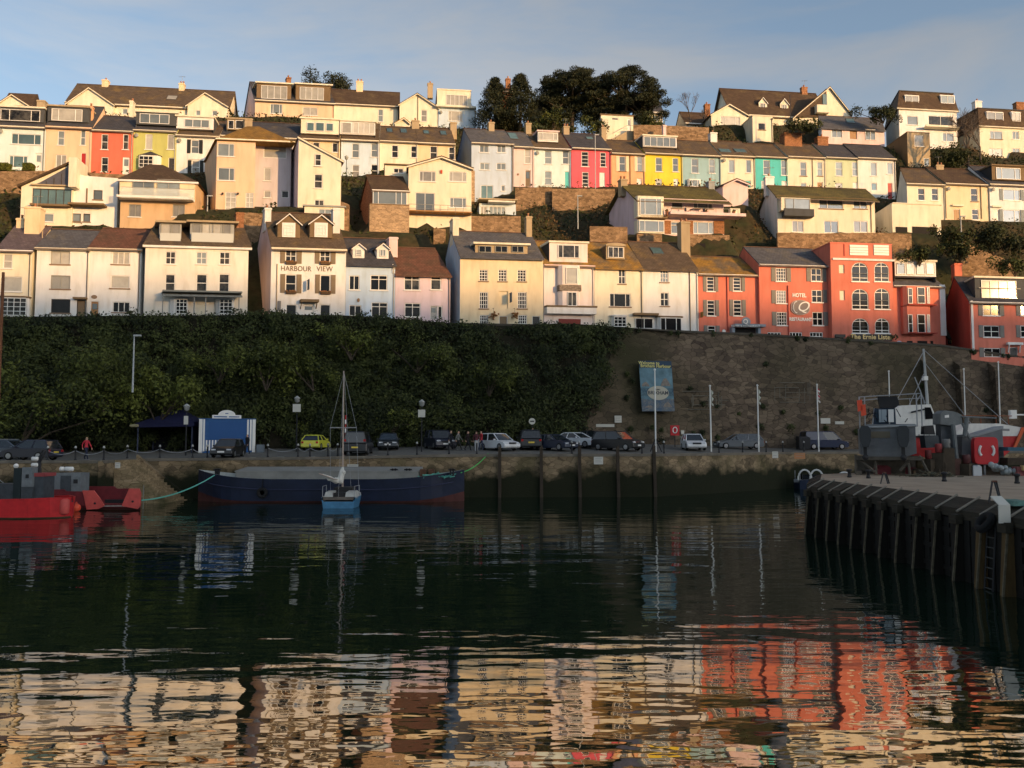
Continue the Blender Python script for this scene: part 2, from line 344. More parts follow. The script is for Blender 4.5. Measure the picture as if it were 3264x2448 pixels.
    STY = {'s': ((1,), (1, 1)), '1': ((1,), (1,)), '2': ((1, 1), (1,)), '111': ((1, 1, 1), (1,)), '131': ((1, 2.4, 1), (1,)), '21': ((2.2, 1), (1,)), '12': ((1, 1.9), (1,)),
           '22': ((1, 1), (1, 1)), '33': ((1, 1, 1), (1, 1, 1)), '44': ((1, 1, 1, 1), (1, 1, 1, 1)), '34': ((1, 1, 1), (1, 1, 1, 1)), '43': ((1, 1, 1), (1, 1, 1, 1)),
           'r4': ((1,), (1, 1, 1, 1)), '4': ((1, 1, 1, 1), (1,)), '5': ((1,)*5, (1,)), '6': ((1,)*6, (1,)), 't2': ((1, 1), (1, 2.6)), 't1': ((1,), (1, 2.6)), '32': ((1, 1, 1), (1, 1)),
           '23': ((1, 1), (1, 1, 1)), '24': ((1, 1), (1, 1, 1, 1)), '121': ((1, 2, 1), (1,)), '42': ((1, 1, 1, 1), (1, 1))}
    def w(h, spec, f=None, off=0.0, shut=None, parent=None):
        for it in spec.split(';'):
            q = it.split()
            if len(q) < 5: continue
            x0, y0, x1, y1 = map(float, q[:4]); sty = q[4]; gl = q[5] if len(q) > 5 else 'g'; fl = q[6] if len(q) > 6 else ''
            r = h.rect(x0, y0, x1, y1, off, f)
            if off == 0 and 'p' not in fl: h.holes.append((r, sty, gl, fl, shut))
            else: h.post.append((r, sty, gl, fl, shut, off, parent))
    def put(h, r, sty, gl, fl, shut, y, parent=None):
        if sty == 'D': h.door(r, gl, y, parent, fl)
        elif sty == 'A': h.window(*r, y, (1, 1), (1, 3, 1), gl, fl, parent, shut, arch=True)
        elif sty == 'X':
            s = MB(); s.box(r[0], y, r[1], r[2], y+.05, r[3]); h.B(s, 'blind_window', paint(gl), parent)
        else: h.window(*r, y, *h.STY[sty], gl, fl, parent, shut)
    def door(h, r, col, y, parent=None, fl=''):
        x0, z0, x1, z1 = r; m = mat('door_' + col, PAINTS.get(col, (.05, .05, .05)), rough=.45, noise=.08)
        d = MB(); d.box(x0+.06, y, z0, x1-.06, y+.05, z1-.06)
        for i in range(2):
            for j in range(2):
                w_ = (x1-x0-.12); hh = (z1-z0-.06); xa = x0+.06+w_*(.12+.44*i); za = z0+hh*(.08+.48*j)
                if not (j == 1 and 'g' in fl): d.box(xa, y-.02, za, xa+w_*.32, y+.01, za+hh*.36)
        do = h.B(d, 'door', m, parent)
        fr = MB(); fr.box(x0+.005, y-.05, z0, x0+.06, y+.03, z1-.01); fr.box(x1-.06, y-.05, z0, x1-.005, y+.03, z1-.01); fr.box(x0+.06, y-.05, z1-.06, x1-.06, y+.03, z1-.01)
        h.B(fr, 'door_frame', FRAMEDK if 'B' in fl else WHITE, do)
        if 'g' in fl:
            gg = MB(); gg.box(x0+.16, y-.03, z0+(z1-z0)*.5, x1-.16, y-.01, z1-.25); h.B(gg, 'door_glass', GL['g'], do)
        kb = MB(); kb.ball((x1-.16, y-.05, z0+1.0), .035, 8, 6); h.B(kb, 'handle', mat('brass', (.5, .35, .12), rough=.3, metal=1), do)
    # --- walls
    def done(h, top=None, side=True):
        W, ze = h.W, h.ze; prof = top or [(0, ze), (W, ze)]
        zmin = min(z for _, z in prof); rects = []
        for it in h.holes:
            r = it[0]
            if r[3] > zmin - .03 or r[0] < .05 or r[2] > W-.05: h.put(*it[:5], -.04); continue
            rects.append(it)
        xs = sorted({0, W} | {v for it in rects for v in (it[0][0], it[0][2])}); zb = -h.sub
        zs = sorted({zb, zmin} | {v for it in rects for v in (max(zb+.1, it[0][1]), it[0][3])})
        m = MB()
        for xa, xb_ in zip(xs[:-1], xs[1:]):
            for za, zb_ in zip(zs[:-1], zs[1:]):
                cx, cz = (xa+xb_)/2, (za+zb_)/2
                if any(it[0][0] < cx < it[0][2] and it[0][1] < cz < it[0][3] for it in rects): continue
                m.add([(xa, 0, za), (xb_, 0, za), (xb_, 0, zb_), (xa, 0, zb_)], [(0, 1, 2, 3)])
        rec = .16
        for it in rects:
            x0, z0, x1, z1 = it[0]
            m.add([(x0,0,z0),(x1,0,z0),(x1,0,z1),(x0,0,z1),(x0,rec,z0),(x1,rec,z0),(x1,rec,z1),(x0,rec,z1)], [(0,1,5,4),(1,2,6,5),(2,3,7,6),(3,0,4,7)])
            if it[1] == 'A':
                r = (x1-x0)/2; cx = (x0+x1)/2; zsn = z1 - r*.85; ang = [pi*i/10 for i in range(11)]
                arc = [(cx + r*cos(a), zsn + r*.85*sin(a)) for a in ang]
                m.prism([(x1, z1)] + arc[:6][::1] + [], 0.0, rec) if False else None
                rt = [(x1, z1-.001)] + arc[5::-1]; lf = [(x0, z1-.001)] + arc[5:]
                m.prism(rt, 0, rec-.01); m.prism(lf, 0, rec-.01)
            h.put(it[0], it[1], it[2], it[3], it[4], rec - .05)
        if len(prof) > 2 or abs(prof[0][1] - prof[-1][1]) > .01:
            pts = [(0, zmin), (W, zmin)] + [q for q in prof[::-1] if q[1] > zmin + .001]
            m.add([(x, 0, z) for x, z in pts], [tuple(range(len(pts)))])
        h.B(m, 'wall', h.wm)
        if h.root.name.startswith(('terraced', 'hilltop')) and top is None:
            pm = MB(); xx = W-.16; pm.tube([(xx, -.07, ze-.25), (xx, -.07, -.6)], .045, 6); pm.box(xx-.12, -.16, ze-.5, xx+.12, -.01, ze-.28); h.B(pm, 'downpipe', mat('downpipe_'+('dark' if int(W*10) % 2 else 'pale'), (.10,.09,.08) if int(W*10) % 2 else (.45,.43,.38)))
            if int(W*7) % 3 == 0:
                pm = MB(); pm.lathe([(.02, 0), (.2, .03), (.27, .1), (.2, .05), (.02, .02)], (.4, -.35, ze-.9), 12, axis='y'); pm.tube([(.4, -.35, ze-.9), (.4, 0, ze-1.0)], .02, 4); h.B(pm, 'satellite_dish', FRAMEGR)
        d = h.depth; s = MB(); zl, zr = prof[0][1], prof[-1][1]
        for x, z, e in ((0, zl, 1), (W, zr, 1)):
            if h.sidegable and side: yr, zr_ = h.sidegable; poly = [(0, zb), (d, zb), (d, z), (yr, zr_), (0, z)]
            else: poly = [(0, zb), (d, zb), (d, z), (0, z)]
            s.add([(x, y, z_) for y, z_ in poly], [tuple(range(len(poly)))])
        s.add([(0, d, zb), (W, d, zb), (W, d, zr), (0, d, zl)], [(0, 1, 2, 3)])
        h.B(s, 'side_wall', h.sm)
        for r, sty, gl, fl, shut, off, par in h.post:
            h.put(r, sty, gl, fl, shut, (off or 0) - .04, par)
        return h
    # --- roofs
    def gable(h, yr, rm='slate', dr=None, oh=.18, fascia='white', front=.3, over=(1, 1)):
        dr = dr or h.depth/2; zr = h.loc(h.xc, yr, dr)[1] if not isinstance(yr, tuple) else yr[0]; h.zr, h.dr = zr, dr
        ze = h.ze; h.sidegable = (dr, zr-.12); sl = (zr-ze)/dr; m = MB()
        zf = ze - sl*front; bk = h.depth + .25; zbk = zr - (zr-ze)/(h.depth-dr)*(bk-dr)
        m.prismx([(-front, zf), (dr, zr), (bk, zbk), (bk, zbk-.12), (dr, zr-.13), (-front, zf-.12)], -oh*over[0], h.W+oh*over[1])
        m.prismx([(dr-.14, zr-.02), (dr, zr+.07), (dr+.14, zr-.02)], -oh*over[0]+.01, h.W+oh*over[1]-.01, 1)
        r = h.B(m, 'roof', [slate(rm), mat('clay_ridge', (.24,.13,.08) if rm in ('red','brown','grey','purple','slate') else (.14,.12,.09), noise=.2)])
        if fascia:
            g = MB(); g.box(-oh*.8, -.27, ze-.34, h.W+oh*.8, -.02, ze-.13); h.B(g, 'fascia', paint(fascia) if fascia in PAINTS else WHITE)
            g = MB(); g.tube([(-oh, -front-.05, zf-.1), (h.W+oh, -front-.05, zf-.1)], .055, 6); h.B(g, 'gutter', mat('gutter', (.20,.16,.13)))
        h.slope = sl; return r
    def zroof(h, y): return h.ze + h.slope*y if y <= h.dr else h.zr - (h.zr-h.ze)*(y-h.dr)/(h.depth-h.dr)
    def flat(h, rm='charcoal', th=.28, oh=.3, col='white'):
        m = MB(); m.box(-oh, -oh, h.ze, h.W+oh, h.depth+oh*.5, h.ze+th); h.B(m, 'fascia', paint(col)); h.zr, h.dr, h.slope = h.ze+th, h.depth/2, 0
        m = MB(); m.box(-oh+.06, -oh+.06, h.ze+th, h.W+oh-.06, h.depth, h.ze+th+.04); h.B(m, 'roof', mat('felt_roof', (.09,.085,.08), noise=.3, nscale=.8))
    def hip(h, xa, xb_, yr, rm='lichen', dr=None, fascia='white', ins=None):
        dr = dr or h.depth/2; a, b = h.loc(xa, yr, dr), h.loc(xb_, yr, dr); zr = (a[1]+b[1])/2; o = .3; W, d, ze = h.W, h.depth, h.ze; z0 = ze-.1
        v = [(-o, -o, z0), (W+o, -o, z0), (W+o, d+o, z0), (-o, d+o, z0), (a[0], dr, zr), (b[0]+.02, dr, zr)]
        m = MB(); m.add(v, [(0, 1, 5, 4), (1, 2, 5), (2, 3, 4, 5), (3, 0, 4), (3, 2, 1, 0)])
        h.B(m, 'roof', slate(rm)); h.zr, h.dr, h.slope = zr, dr, (zr-ze)/dr
        g = MB(); g.box(-o, -o+.02, ze-.32, W+o, -.01, ze-.11); h.B(g, 'fascia', paint(fascia))
    def fgable(h, xa, ya, rm='slate', oh=.25, col='white', front=.35, yl=None, yr=None):    # gable facing the water; returns the wall's top line
        a = h.loc(xa, ya); zl = h.loc(h.x0, yl)[1] if yl else h.ze; zr_ = h.loc(h.x1, yr)[1] if yr else h.ze
        d = h.depth; W = h.W; m = MB(); sL = (a[1]-zl)/a[0]; sR = (a[1]-zr_)/(W-a[0])
        for (x0, z0, x1, z1) in ((-oh, zl - sL*oh, a[0], a[1]), (a[0], a[1], W+oh, zr_ - sR*oh)):
            m.prism([(x0, z0), (x1, z1), (x1, z1+.14), (x0, z0+.14)], -front, d+.2)
        h.B(m, 'roof', slate(rm))
        b = MB()
        for (x0, z0, x1, z1) in ((-oh, zl - sL*oh, a[0], a[1]), (a[0], a[1], W+oh, zr_ - sR*oh)):
            b.prism([(x0, z0-.16), (x1, z1-.16), (x1, z1-.005), (x0, z0-.005)], -front-.03, -front+.03)
        h.B(b, 'bargeboard', paint(col)); h.zr, h.dr, h.slope = a[1], d/2, 0
        return [(0, zl), (a[0], a[1]-.02), (W, zr_)]
    # --- attachments
    def dorm(h, x0, y0, x1, y1, off=.9, f=None, face='white', wins='', roofcol='white', rt='flat', back=None, apex=None, name='dormer', ov=.15, side='charcoal', shut=None):
        r = h.rect(x0, y0, x1, y1, off, f); xa, za, xb_, zb_ = r; bk = back or max(off+1.5, min(h.depth-.6, h.dr + (h.zr - zb_)*0 + .8))
        m = MB(); m.box(xa, off, za-.0, xb_, bk, zb_); m.box(xa-.03, off+.04, za-.6, xa+.02, bk-.05, zb_-.02, 1); m.box(xb_-.02, off+.04, za-.6, xb_+.03, bk-.05, zb_-.02, 1)
        d = h.B(m, name, [paint(face), paint(side)])
        g = MB()
        if rt == 'flat':
            g.box(xa-ov, off-ov-.05, zb_, xb_+ov, bk+.1, zb_+.2); h.B(g, 'dormer_roof', paint(roofcol), d)
        elif rt == 'gable':
            ap = h.loc(*apex, off, f) if apex else ((xa+xb_)/2, zb_+.6); cx = (xa+xb_)/2
            m2 = MB(); m2.prism([(xa, zb_-.01), (xb_, zb_-.01), (cx, ap[1])], off, off+.1); h.B(m2, 'gable_front', paint(face), d)
            sl = (ap[1]-zb_)/(cx-xa); e = ov+.1
            for s_ in (-1, 1):
                xo = cx + s_*(cx-xa+e); zo = zb_ - sl*e
                g.prism([(cx, ap[1]), (xo, zo), (xo, zo+.11), (cx, ap[1]+.13)], off-.2, bk+.6)
            h.B(g, 'dormer_roof', slate('dbrown'), d)
            b = MB()
            for s_ in (-1, 1):
                xo = cx + s_*(cx-xa+e); zo = zb_ - sl*e
                b.prism([(cx, ap[1]-.12), (xo, zo-.12), (xo, zo-.004), (cx, ap[1]-.004)], off-.23, off-.17)
            h.B(b, 'bargeboard', WHITE, d)
        elif rt == 'curve':
            cx, hw = (xa+xb_)/2, (xb_-xa)/2+ov; arc = [(cx + hw*cos(a)*1.0, zb_ + .28*sin(a)) for a in [pi*i/10 for i in range(11)]]
            g.prism([(cx+hw, zb_-.08)] + arc + [(cx-hw, zb_-.08)], off-.2, bk); h.B(g, 'dormer_roof', paint(roofcol), d)
        for it in wins.split(';'):
            q = it.split()
            if len(q) < 5: continue
            rr = h.rect(*map(float, q[:4]), off, f); h.window(*rr, off-.03, *h.STY[q[4]], q[5] if len(q) > 5 else 'g', (q[6] if len(q) > 6 else '') + 'k', d, shut)
        return d
    def chim(h, x0, y0, x1, y1, off=None, f=None, m='tan', pots=2, dz=.9, potcol=(.42,.2,.11)):
        off = h.dr if off is None else off; xa, za, xb_, zb_ = h.rect(x0, y0, x1, y1, off, f)
        za = min(za, zb_-.4) - 1.2; c = MB(); c.box(xa, off-dz/2, za, xb_, off+dz/2, zb_); c.box(xa-.06, off-dz/2-.06, zb_-.22, xb_+.06, off+dz/2+.06, zb_-.06)
        o = h.B(c, 'chimney', paint(m))
        for i in range(pots):
            p = MB(); xx = xa + (xb_-xa)*(i+.5)/pots; p.lathe([(.13, 0), (.11, .35), (.14, .37), (.14, .45), (.09, .46)], (xx, off + random.uniform(-.1, .1), zb_-.02), 8)
            if i == 0 and random.random() < .45:
                q = MB(); q.tube([(xx+.2, off, zb_-.3), (xx+.2, off, zb_+1.3)], .02, 4); q.tube([(xx-.3, off, zb_+1.2), (xx+.7, off, zb_+1.25)], .018, 4)
                for j in range(5): q.tube([(xx-.25+j*.2, off-.3, zb_+1.2+j*.01), (xx-.25+j*.2, off+.3, zb_+1.2+j*.01)], .012, 4)
                h.B(q, 'aerial', FRAMEGR, o)
            h.B(p, 'chimney_pot', mat('chimney_pot_%d' % int(potcol[0]*100), potcol, noise=.2), o, True)
    def skyl(h, x0, y0, x1, y1, f=None, gl='t'):
        (ua, va), (ub, vb) = px(f or h.f, x0, y0), px(f or h.f, x1, y1)
        def hit(u, v):
            lo, hi = 0, h.dr
            for _ in range(24):
                mdl = (lo+hi)/2; w = onplane(u, v, h.D + mdl/cos(h.th), h.t)
                if w[2]-h.O[2] > h.zroof(mdl): lo = mdl
                else: hi = mdl
            return mdl, (w[0]-h.O[0])*h.u[0] + (w[1]-h.O[1])*h.u[1] + h.k*mdl
        y1_, x0_ = hit(ua, va); y0_, x0b = hit(ua, vb); _, x1_ = hit(ub, (va+vb)/2)
        z0, z1 = h.zroof(y0_), h.zroof(y1_); m = MB()
        m.prismx([(y0_, z0+.02), (y1_, z1+.02), (y1_, z1+.09), (y0_, z0+.09)], min(x0_, x0b), x1_)
        s = h.B(m, 'skylight', FRAMEDK); e = .07; g = MB(); dy = (y1_-y0_)*.08
        g.prismx([(y0_+dy, h.zroof(y0_+dy)+.085), (y1_-dy, h.zroof(y1_-dy)+.085), (y1_-dy, h.zroof(y1_-dy)+.1), (y0_+dy, h.zroof(y0_+dy)+.1)], min(x0_, x0b)+e, x1_-e)
        h.B(g, 'pane', GL[gl], s)
    def slab(h, x0, y0, x1, y1, y_a, y_b, m, name='canopy', f=None, off=0.0, parent=None):
        r = h.rect(x0, y0, x1, y1, off, f); b = MB(); b.box(r[0], y_a, r[1], r[2], y_b, r[3]); return h.B(b, name, m if not isinstance(m, str) else paint(m), parent)
    def bay(h, x0, y0, x1, y1, dp=.7, wall='white', wins='', roof=None, f=None, name='bay_window', off=0.0, chamf=.35, sidewin=True):
        r = h.rect(x0, y0, x1, y1, off-dp, f); xa, za, xb_, zb_ = r; ch = min(chamf, (xb_-xa)*.2)
        m = MB(); pl = [(xa-ch*.0, off+.01), (xb_, off+.01), (xb_, off-dp+ch), (xb_-ch, off-dp), (xa+ch, off-dp), (xa, off-dp+ch)]
        m.prismz(pl, za, zb_); d = h.B(m, name, paint(wall))
        if roof:
            g = MB(); cx = (xa+xb_)/2; e = .12
            base = [(xa-e, off+.02), (xb_+e, off+.02), (xb_+e, off-dp+ch-e), (xb_-ch+.05, off-dp-e), (xa+ch-.05, off-dp-e), (xa-e, off-dp+ch-e)]
            hh = .12 if roof != 'pyr' else .7
            if roof == 'pyr': g.add([(x, y, zb_+.01) for x, y in base] + [(cx, off, zb_+hh)], [(i, (i+1) % 6, 6) for i in range(6)] + [(5,4,3,2,1,0)])
            else: g.prismz(base, zb_, zb_+hh)
            h.B(g, 'bay_roof', slate('slate') if roof in ('pyr', 'slate') else paint(roof), d)
        for it in wins.split(';'):
            q = it.split()
            if len(q) < 5: continue
            rr = h.rect(*map(float, q[:4]), off-dp, f); h.window(*rr, off-dp-.03, *h.STY[q[4]], q[5] if len(q) > 5 else 'g', (q[6] if len(q) > 6 else '') + 'k', d)
        return d
    def pipe(h, x, y0, y1, f=None, col='brown', off=-.08, rad=.05):
        a, b = h.loc(x, y0, off, f), h.loc(x, y1, off, f); m = MB(); m.tube([(a[0], off, a[1]), (a[0], off, min(b[1], a[1]-.5))], rad, 6); h.B(m, 'downpipe', paint(col))
H = House
SHB = mat('shutter_brown', (.22,.17,.11), rough=.6, noise=.1); SHG = mat('shutter_grey', (.20,.19,.17), rough=.6, noise=.1)
SHD = mat('shutter_black', (.02,.022,.02), rough=.5); SHW = mat('shutter_cream', (.78,.66,.45), rough=.6); SHS = mat('shutter_slate', (.20,.24,.26), rough=.6)
# =================================================================== FRONT ROW along the street above the harbour
G1 = 'houses of the front row above the bank'
h = H('A2','terraced_house','cream house at the far left end of the front row, purple slate roof',-60,348,567,1395,'cream',90,group=G1)
h.gable(288,'purple'); h.w('35 622 145 795 s n;20 890 258 1068 1 n;-40 622 -5 795 s n')
h.bay(-20,1132,320,1360,.6,'white','15 1140 315 1350 44 m',roof='brown'); h.done()
h.chim(320,85,500,330,3.2,m='buff',pots=1,dz=1.2); h.chim(215,215,300,285,m='buff',pots=1)
h = H('A2','terraced_house','white three-storey house with grey slate roof and dark front door',405,1030,545,1380,'white',90,group=G1,wallside='cream')
h.gable(335,'grey',fascia='cream'); h.w('597 592 822 748 2 n KY;595 877 825 1038 2 n KY;600 1155 825 1320 1 d KB;900 1165 1002 1378 D brown B'); h.done()
h.slab(875,1140,1028,1163,-.5,.02,'brown'); h.pipe(500,345,540,col='tan',off=2)
h = H('A2','terraced_house','white house with red-brown tiled roof and a glazed front door under an oval plaque',1030,1640,550,1375,'white',90.05,group=G1)
h.gable(322,'red',fascia='cream'); h.w('1315 600 1522 748 111 n K;1298 880 1522 1030 1 n K;1322 1187 1525 1312 111 d K;1060 1178 1160 1370 D wood g'); h.done()
o = MB(); a = h.loc(1108,1130); o.lathe([(.001,0),(.28,0),(.28,.05),(.001,.05)],(a[0],-.06,a[1]),16,axis='y',sx=1,sy=.7); h.B(o,'plaque',SILL)
h = H('P','guest_house','large cream villa with glass box dormers and a grey veranda over its bays',458,788,783,1006,'offwhite',89,group=G1,xb=446,depth=9)
h.hip(500,772,706,'brown',dr=4)
h.dorm(508,712,578,774,.8,wins='512 713 544 770 1 n Y;545 713 574 770 1 n Y',face='grey',roofcol='tan',ov=.4)
h.dorm(606,712,746,774,.8,wins='612 713 640 770 1 n Y;643 713 669 770 1 n Y;678 713 706 770 1 n Y;709 713 736 770 1 n Y',face='grey',roofcol='tan',ov=.4)
for x0 in (510, 610):     # glass balustrades in front of the dormers
    r_ = h.rect(x0,743,x0+(66 if x0 == 510 else 134),774,.45); m_ = MB(); m_.box(r_[0],.44,r_[1],r_[2],.46,r_[3]); h.B(m_,'glass_balustrade',mat('balustrade_glass',(.55,.56,.50),rough=.1,spec=.9))
h.w('528 801 560 842 22 m;626 803 659 842 22 g;700 803 733 843 22 m;527 874 558 931 s m;626 874 660 930 s m;698 873 731 930 s m',shut=None)
h.done()
h.slab(515,934,765,939,-1.5,.02,mat('veranda_lead',(.22,.24,.23),noise=.2),'veranda_roof')
b = MB(); a = h.rect(515,939,765,950,0); b.prismx([(-1.6,a[1]),(0,a[1]+.55),(0,a[1]+.43),(-1.6,a[1]-.12)],a[0],a[2]); h.B(b,'veranda_canopy',mat('veranda_lead',(.22,.24,.23),noise=.2))
for xx in (519,619,656,762):
    a = h.loc(xx,950,-1.4); c_ = h.loc(xx,1006,-1.4); m_ = MB(); m_.tube([(a[0],-1.4,a[1]+.1),(a[0],-1.4,c_[1]-.4)],.05,6); h.B(m_,'veranda_post',FRAMEGR)
h.bay(543,951,600,1006,.7,'white','560 953 597 1001 34 d'); h.bay(690,951,748,1006,.7,'white','699 953 741 1001 34 d')
h.w('621 955 658 1006 D cream')if False else None
d_ = h.rect(621,955,658,1006); h.door(d_,'cream',-.06)
h.chim(750,680,775,758,3.6,m='brick',pots=0,dz=1.0)
# --- the house with its name painted on it
h = H('B2','guest_house','white guest house with HARBOUR VIEW lettering, brown shutters and two gabled dormers',962,1845,548,1360,'white',90,group=G1,xb=768,depth=9,wallside='pink')
h.gable(150,'brown',dr=4.2,oh=.05,fascia='cream'); 
h.w('1143 562 1270 735 22 m kv;1548 568 1670 740 22 m kv',shut=(SHB,'b')); h.w('1143 866 1268 1082 s d kv;1550 872 1670 1088 1 d kv',shut=(SHB,'b'))
h.w('1150 1217 1275 1350 1 d k;1550 1217 1672 1350 1 d k;1352 1212 1478 1350 D white g'); h.done()
h.slab(1305,1168,1518,1200,-.7,.02,'brown')
for xx in (1318,1500):
    a = h.loc(xx,1200); m_ = MB(); m_.tube([(a[0],-.55,a[1]+.02),(a[0],-.05,a[1]-.6)],.05,6); h.B(m_,'bracket',paint('brown'))
for x0,x1,cx,ya in ((1052,1312,1178,152),(1430,1690,1558,165)):
    h.dorm(x0,262,x1,432,1.0,wins='%d 285 %d 412 33 n'%(cx-58,cx+60),face='brown',rt='gable',apex=(cx,ya),ov=.12,side='brown')
    r_ = h.rect(cx-76,258,cx+80,428,1.0); m_ = MB(); m_.box(r_[0],.955,r_[1],r_[2],1.0,r_[3]); h.B(m_,'dormer_front',WHITE)
h.chim(888,98,962,235,3.6,m='white',pots=1,dz=1.2); h.chim(1690,95,1772,372,2.2,m='white',pots=0,dz=.8); h.pipe(1046,740,1350,col='tan')
a = h.loc(1268,800); text('lettering','HARBOUR',.74,mat('dark_lettering',(.13,.08,.04)),h.root,(a[0],-.03,a[1]),sx=.86)
a = h.loc(1604,804); text('lettering','VIEW',.74,mat('dark_lettering',(.13,.08,.04)),h.root,(a[0],-.03,a[1]),sx=.9)
a = h.loc(1412,960,-.5); m_ = MB(); m_.tube([(a[0],0,a[1]+.3),(a[0],-.9,a[1]+.3)],.03,6); m_.box(a[0]-.03,-.9,a[1]-.75,a[0]+.03,-.2,a[1]+.25); h.B(m_,'hanging_sign',mat('sign_bronze',(.10,.13,.16)))
a = h.loc(1068,1235); m_ = MB(); m_.box(a[0]-.15,-.1,a[1]-.5,a[0]+.15,-.01,a[1]+.5); h.B(m_,'meter_box',mat('meter_grey',(.2,.2,.2)))
# --- light blue, pink
h = H('P','terraced_house','light blue house with two small gabled dormers, between the guest house and the pink house',1101,1258,840,1012,'blue',90.3,group=G1,k=.3)
h.gable(760,'slate',fascia=None,oh=.1)
for x0,cx,y0 in ((1125,1143,782),(1202,1217,782)):
    h.dorm(x0,790,x0+36,826,.8,wins='%d 795 %d 818 %s g'%(x0+8,x0+28,'r4' if x0<1200 else '2'),rt='gable',apex=(cx,776),ov=.08,side='white')
h.w('1113 878 1146 924 2 d;1181 877 1235 925 t2 d;1113 973 1152 1007 2 d k;1184 964 1236 1012 t2 d'); h.done(); h.pipe(1252,842,870,col='white')
o = MB(); a = h.loc(1142,957); o.lathe([(.001,0),(.2,0),(.2,.05),(.001,.05)],(a[0],-.1,a[1]),16,axis='y',sx=.7,sy=1); h.B(o,'plaque',SILL)
h.chim(1236,759,1263,788,2.6,m='pink',pots=0,dz=1.1)
h = H('C2','terraced_house','pink house with rust-brown roof and white top-hung windows in the front row',217,865,860,1412,'lilac',90.3,group=G1,k=.38)
h.gable(555,'red',fascia=None,oh=.08); h.w('327 882 510 1050 t2 m;640 882 760 1046 t1 m;332 1202 520 1366 t2 d;632 1232 718 1395 D grey g;722 1237 776 1375 1 d k'); h.done()
# --- tall cream inn
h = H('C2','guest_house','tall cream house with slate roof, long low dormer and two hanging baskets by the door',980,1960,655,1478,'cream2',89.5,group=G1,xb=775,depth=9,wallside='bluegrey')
h.gable(372,'grey',fascia=None,oh=.06)
h.dorm(1160,520,1775,632,.6,wins='1200 530 1352 610 2 d Y;1392 530 1540 610 2 d Y;1585 530 1730 610 2 d Y',face='tan',roofcol='cream',ov=.25)
h.w('1208 808 1308 945 43 d K;1432 808 1532 948 43 m K;1657 810 1758 950 43 d K;1210 1072 1312 1268 44 d K;1660 1072 1765 1268 44 d K;1437 1062 1545 1268 X cream2 K;1213 1342 1316 1475 44 d k;1665 1342 1768 1475 44 d k;1442 1352 1542 1478 D brown;1830 1352 1925 1478 D dark'); h.done()
h.chim(880,215,950,405,4.4,m='cream',pots=0,dz=1.6); h.chim(1750,190,1815,385,4.2,m='tan',pots=1,dz=.8)
for xx in (1378,1625):
    a = h.loc(xx,1345,-.4); m_ = MB(); m_.tube([(a[0],0,a[1]+.75),(a[0],-.4,a[1]+.75),(a[0],-.4,a[1]+.2)],.02,6)
    for i in range(26): m_.ball((a[0]+random.gauss(0,.17),-.4+random.gauss(0,.15),a[1]+random.gauss(0,.14)),.1,6,4,1)
    h.B(m_,'hanging_basket',[FRAMEDK,mat('window_box_leaves',(.10,.12,.03),col2=(.4,.12,.06),nscale=9)])
a = h.loc(1575,1140,-.5); m_ = MB(); m_.box(a[0]-.03,-1.0,a[1]-.5,a[0]+.03,-.25,a[1]+.45); m_.tube([(a[0],0,a[1]+.5),(a[0],-1,a[1]+.5)],.03,6); h.B(m_,'hanging_sign',mat('sign_bronze',(.10,.13,.16)))
# --- narrow house with bay
h = H('P','terraced_house','narrow pale pink house with two-storey bay and big boxed dormer',1734,1895,842,1035,'offpink',90.3,group=G1,k=.2)
h.gable(770,'lichen',oh=.02,fascia='pink')
h.dorm(1751,775,1873,838,.35,wins='1778 781 1846 823 131 m',face='offpink',roofcol='cream',ov=.12,side='dark')
h.done(side=True)
h.bay(1784,846,1852,979,.7,'offpink','1803 853 1840 905 1 n;1808 931 1838 976 2 m',chamf=.3)
a = h.rect(1784,908,1852,927,-.72); m_ = MB(); m_.box(a[0]-.02,-.76,a[1],a[2]+.02,0,a[3]); h.B(m_,'slate_band',stone('slate_band',(.3,.25,.2),(.15,.12,.1),4))
h.slab(1735,977,1895,982,-.75,.02,'brown','string_course'); h.slab(1736,983,1893,1003,-.7,.02,'white','bay_fascia')
a = h.rect(1780,1017,1850,1035,0); m_ = MB(); m_.box(a[0],-.1,a[1],a[2],-.02,a[3]); h.B(m_,'garage_door',mat('garage_red',(.22,.05,.04)))
h.w('1737 1006 1762 1030 2 n k') if False else None
# --- yellow and white pair
h = H('P','terraced_house','pale yellow house with curved-top dormer between the pink bay house and the white house',1896,2050,851,1047,'cream',90.3,group=G1,k=.12)
h.gable(774,'lichen',oh=.02,fascia=None)
h.dorm(1932,783,1991,826,.9,wins='1937 787 1987 822 111 m',face='tan',rt='curve',roofcol='tan',ov=.08,side='brown')
h.w('1971 858 1994 905 22 m K;1943 935 2010 978 131 d K;2024 1014 2081 1048 2 d k'); h.done()
h.bay(1953,1007,1998,1044,.55,'white','1956 1009 1996 1042 33 d',roof='white'); h.slab(2016,1000,2093,1007,-.6,.02,'brown')
h.wm = paint('yellow')
h = H('P','terraced_house','white house with a shop-style bay and a skylight, left neighbour of the red hotel',2051,2227,855,1057,'white',90.4,group=G1,k=.15)
h.gable(774,'brown',oh=.03,fascia=None); h.skyl(2082,790,2112,811)
h.w('2104 858 2131 900 33 g K;2105 932 2132 976 22 d K'); h.done(); h.pipe(2198,860,1055,col='brown')
h.bay(2098,1011,2176,1057,.5,'white','2104 1013 2172 1055 121 d',roof='brown',chamf=.2); h.chim(2165,709,2193,796,3,m='tan',pots=2,dz=1)
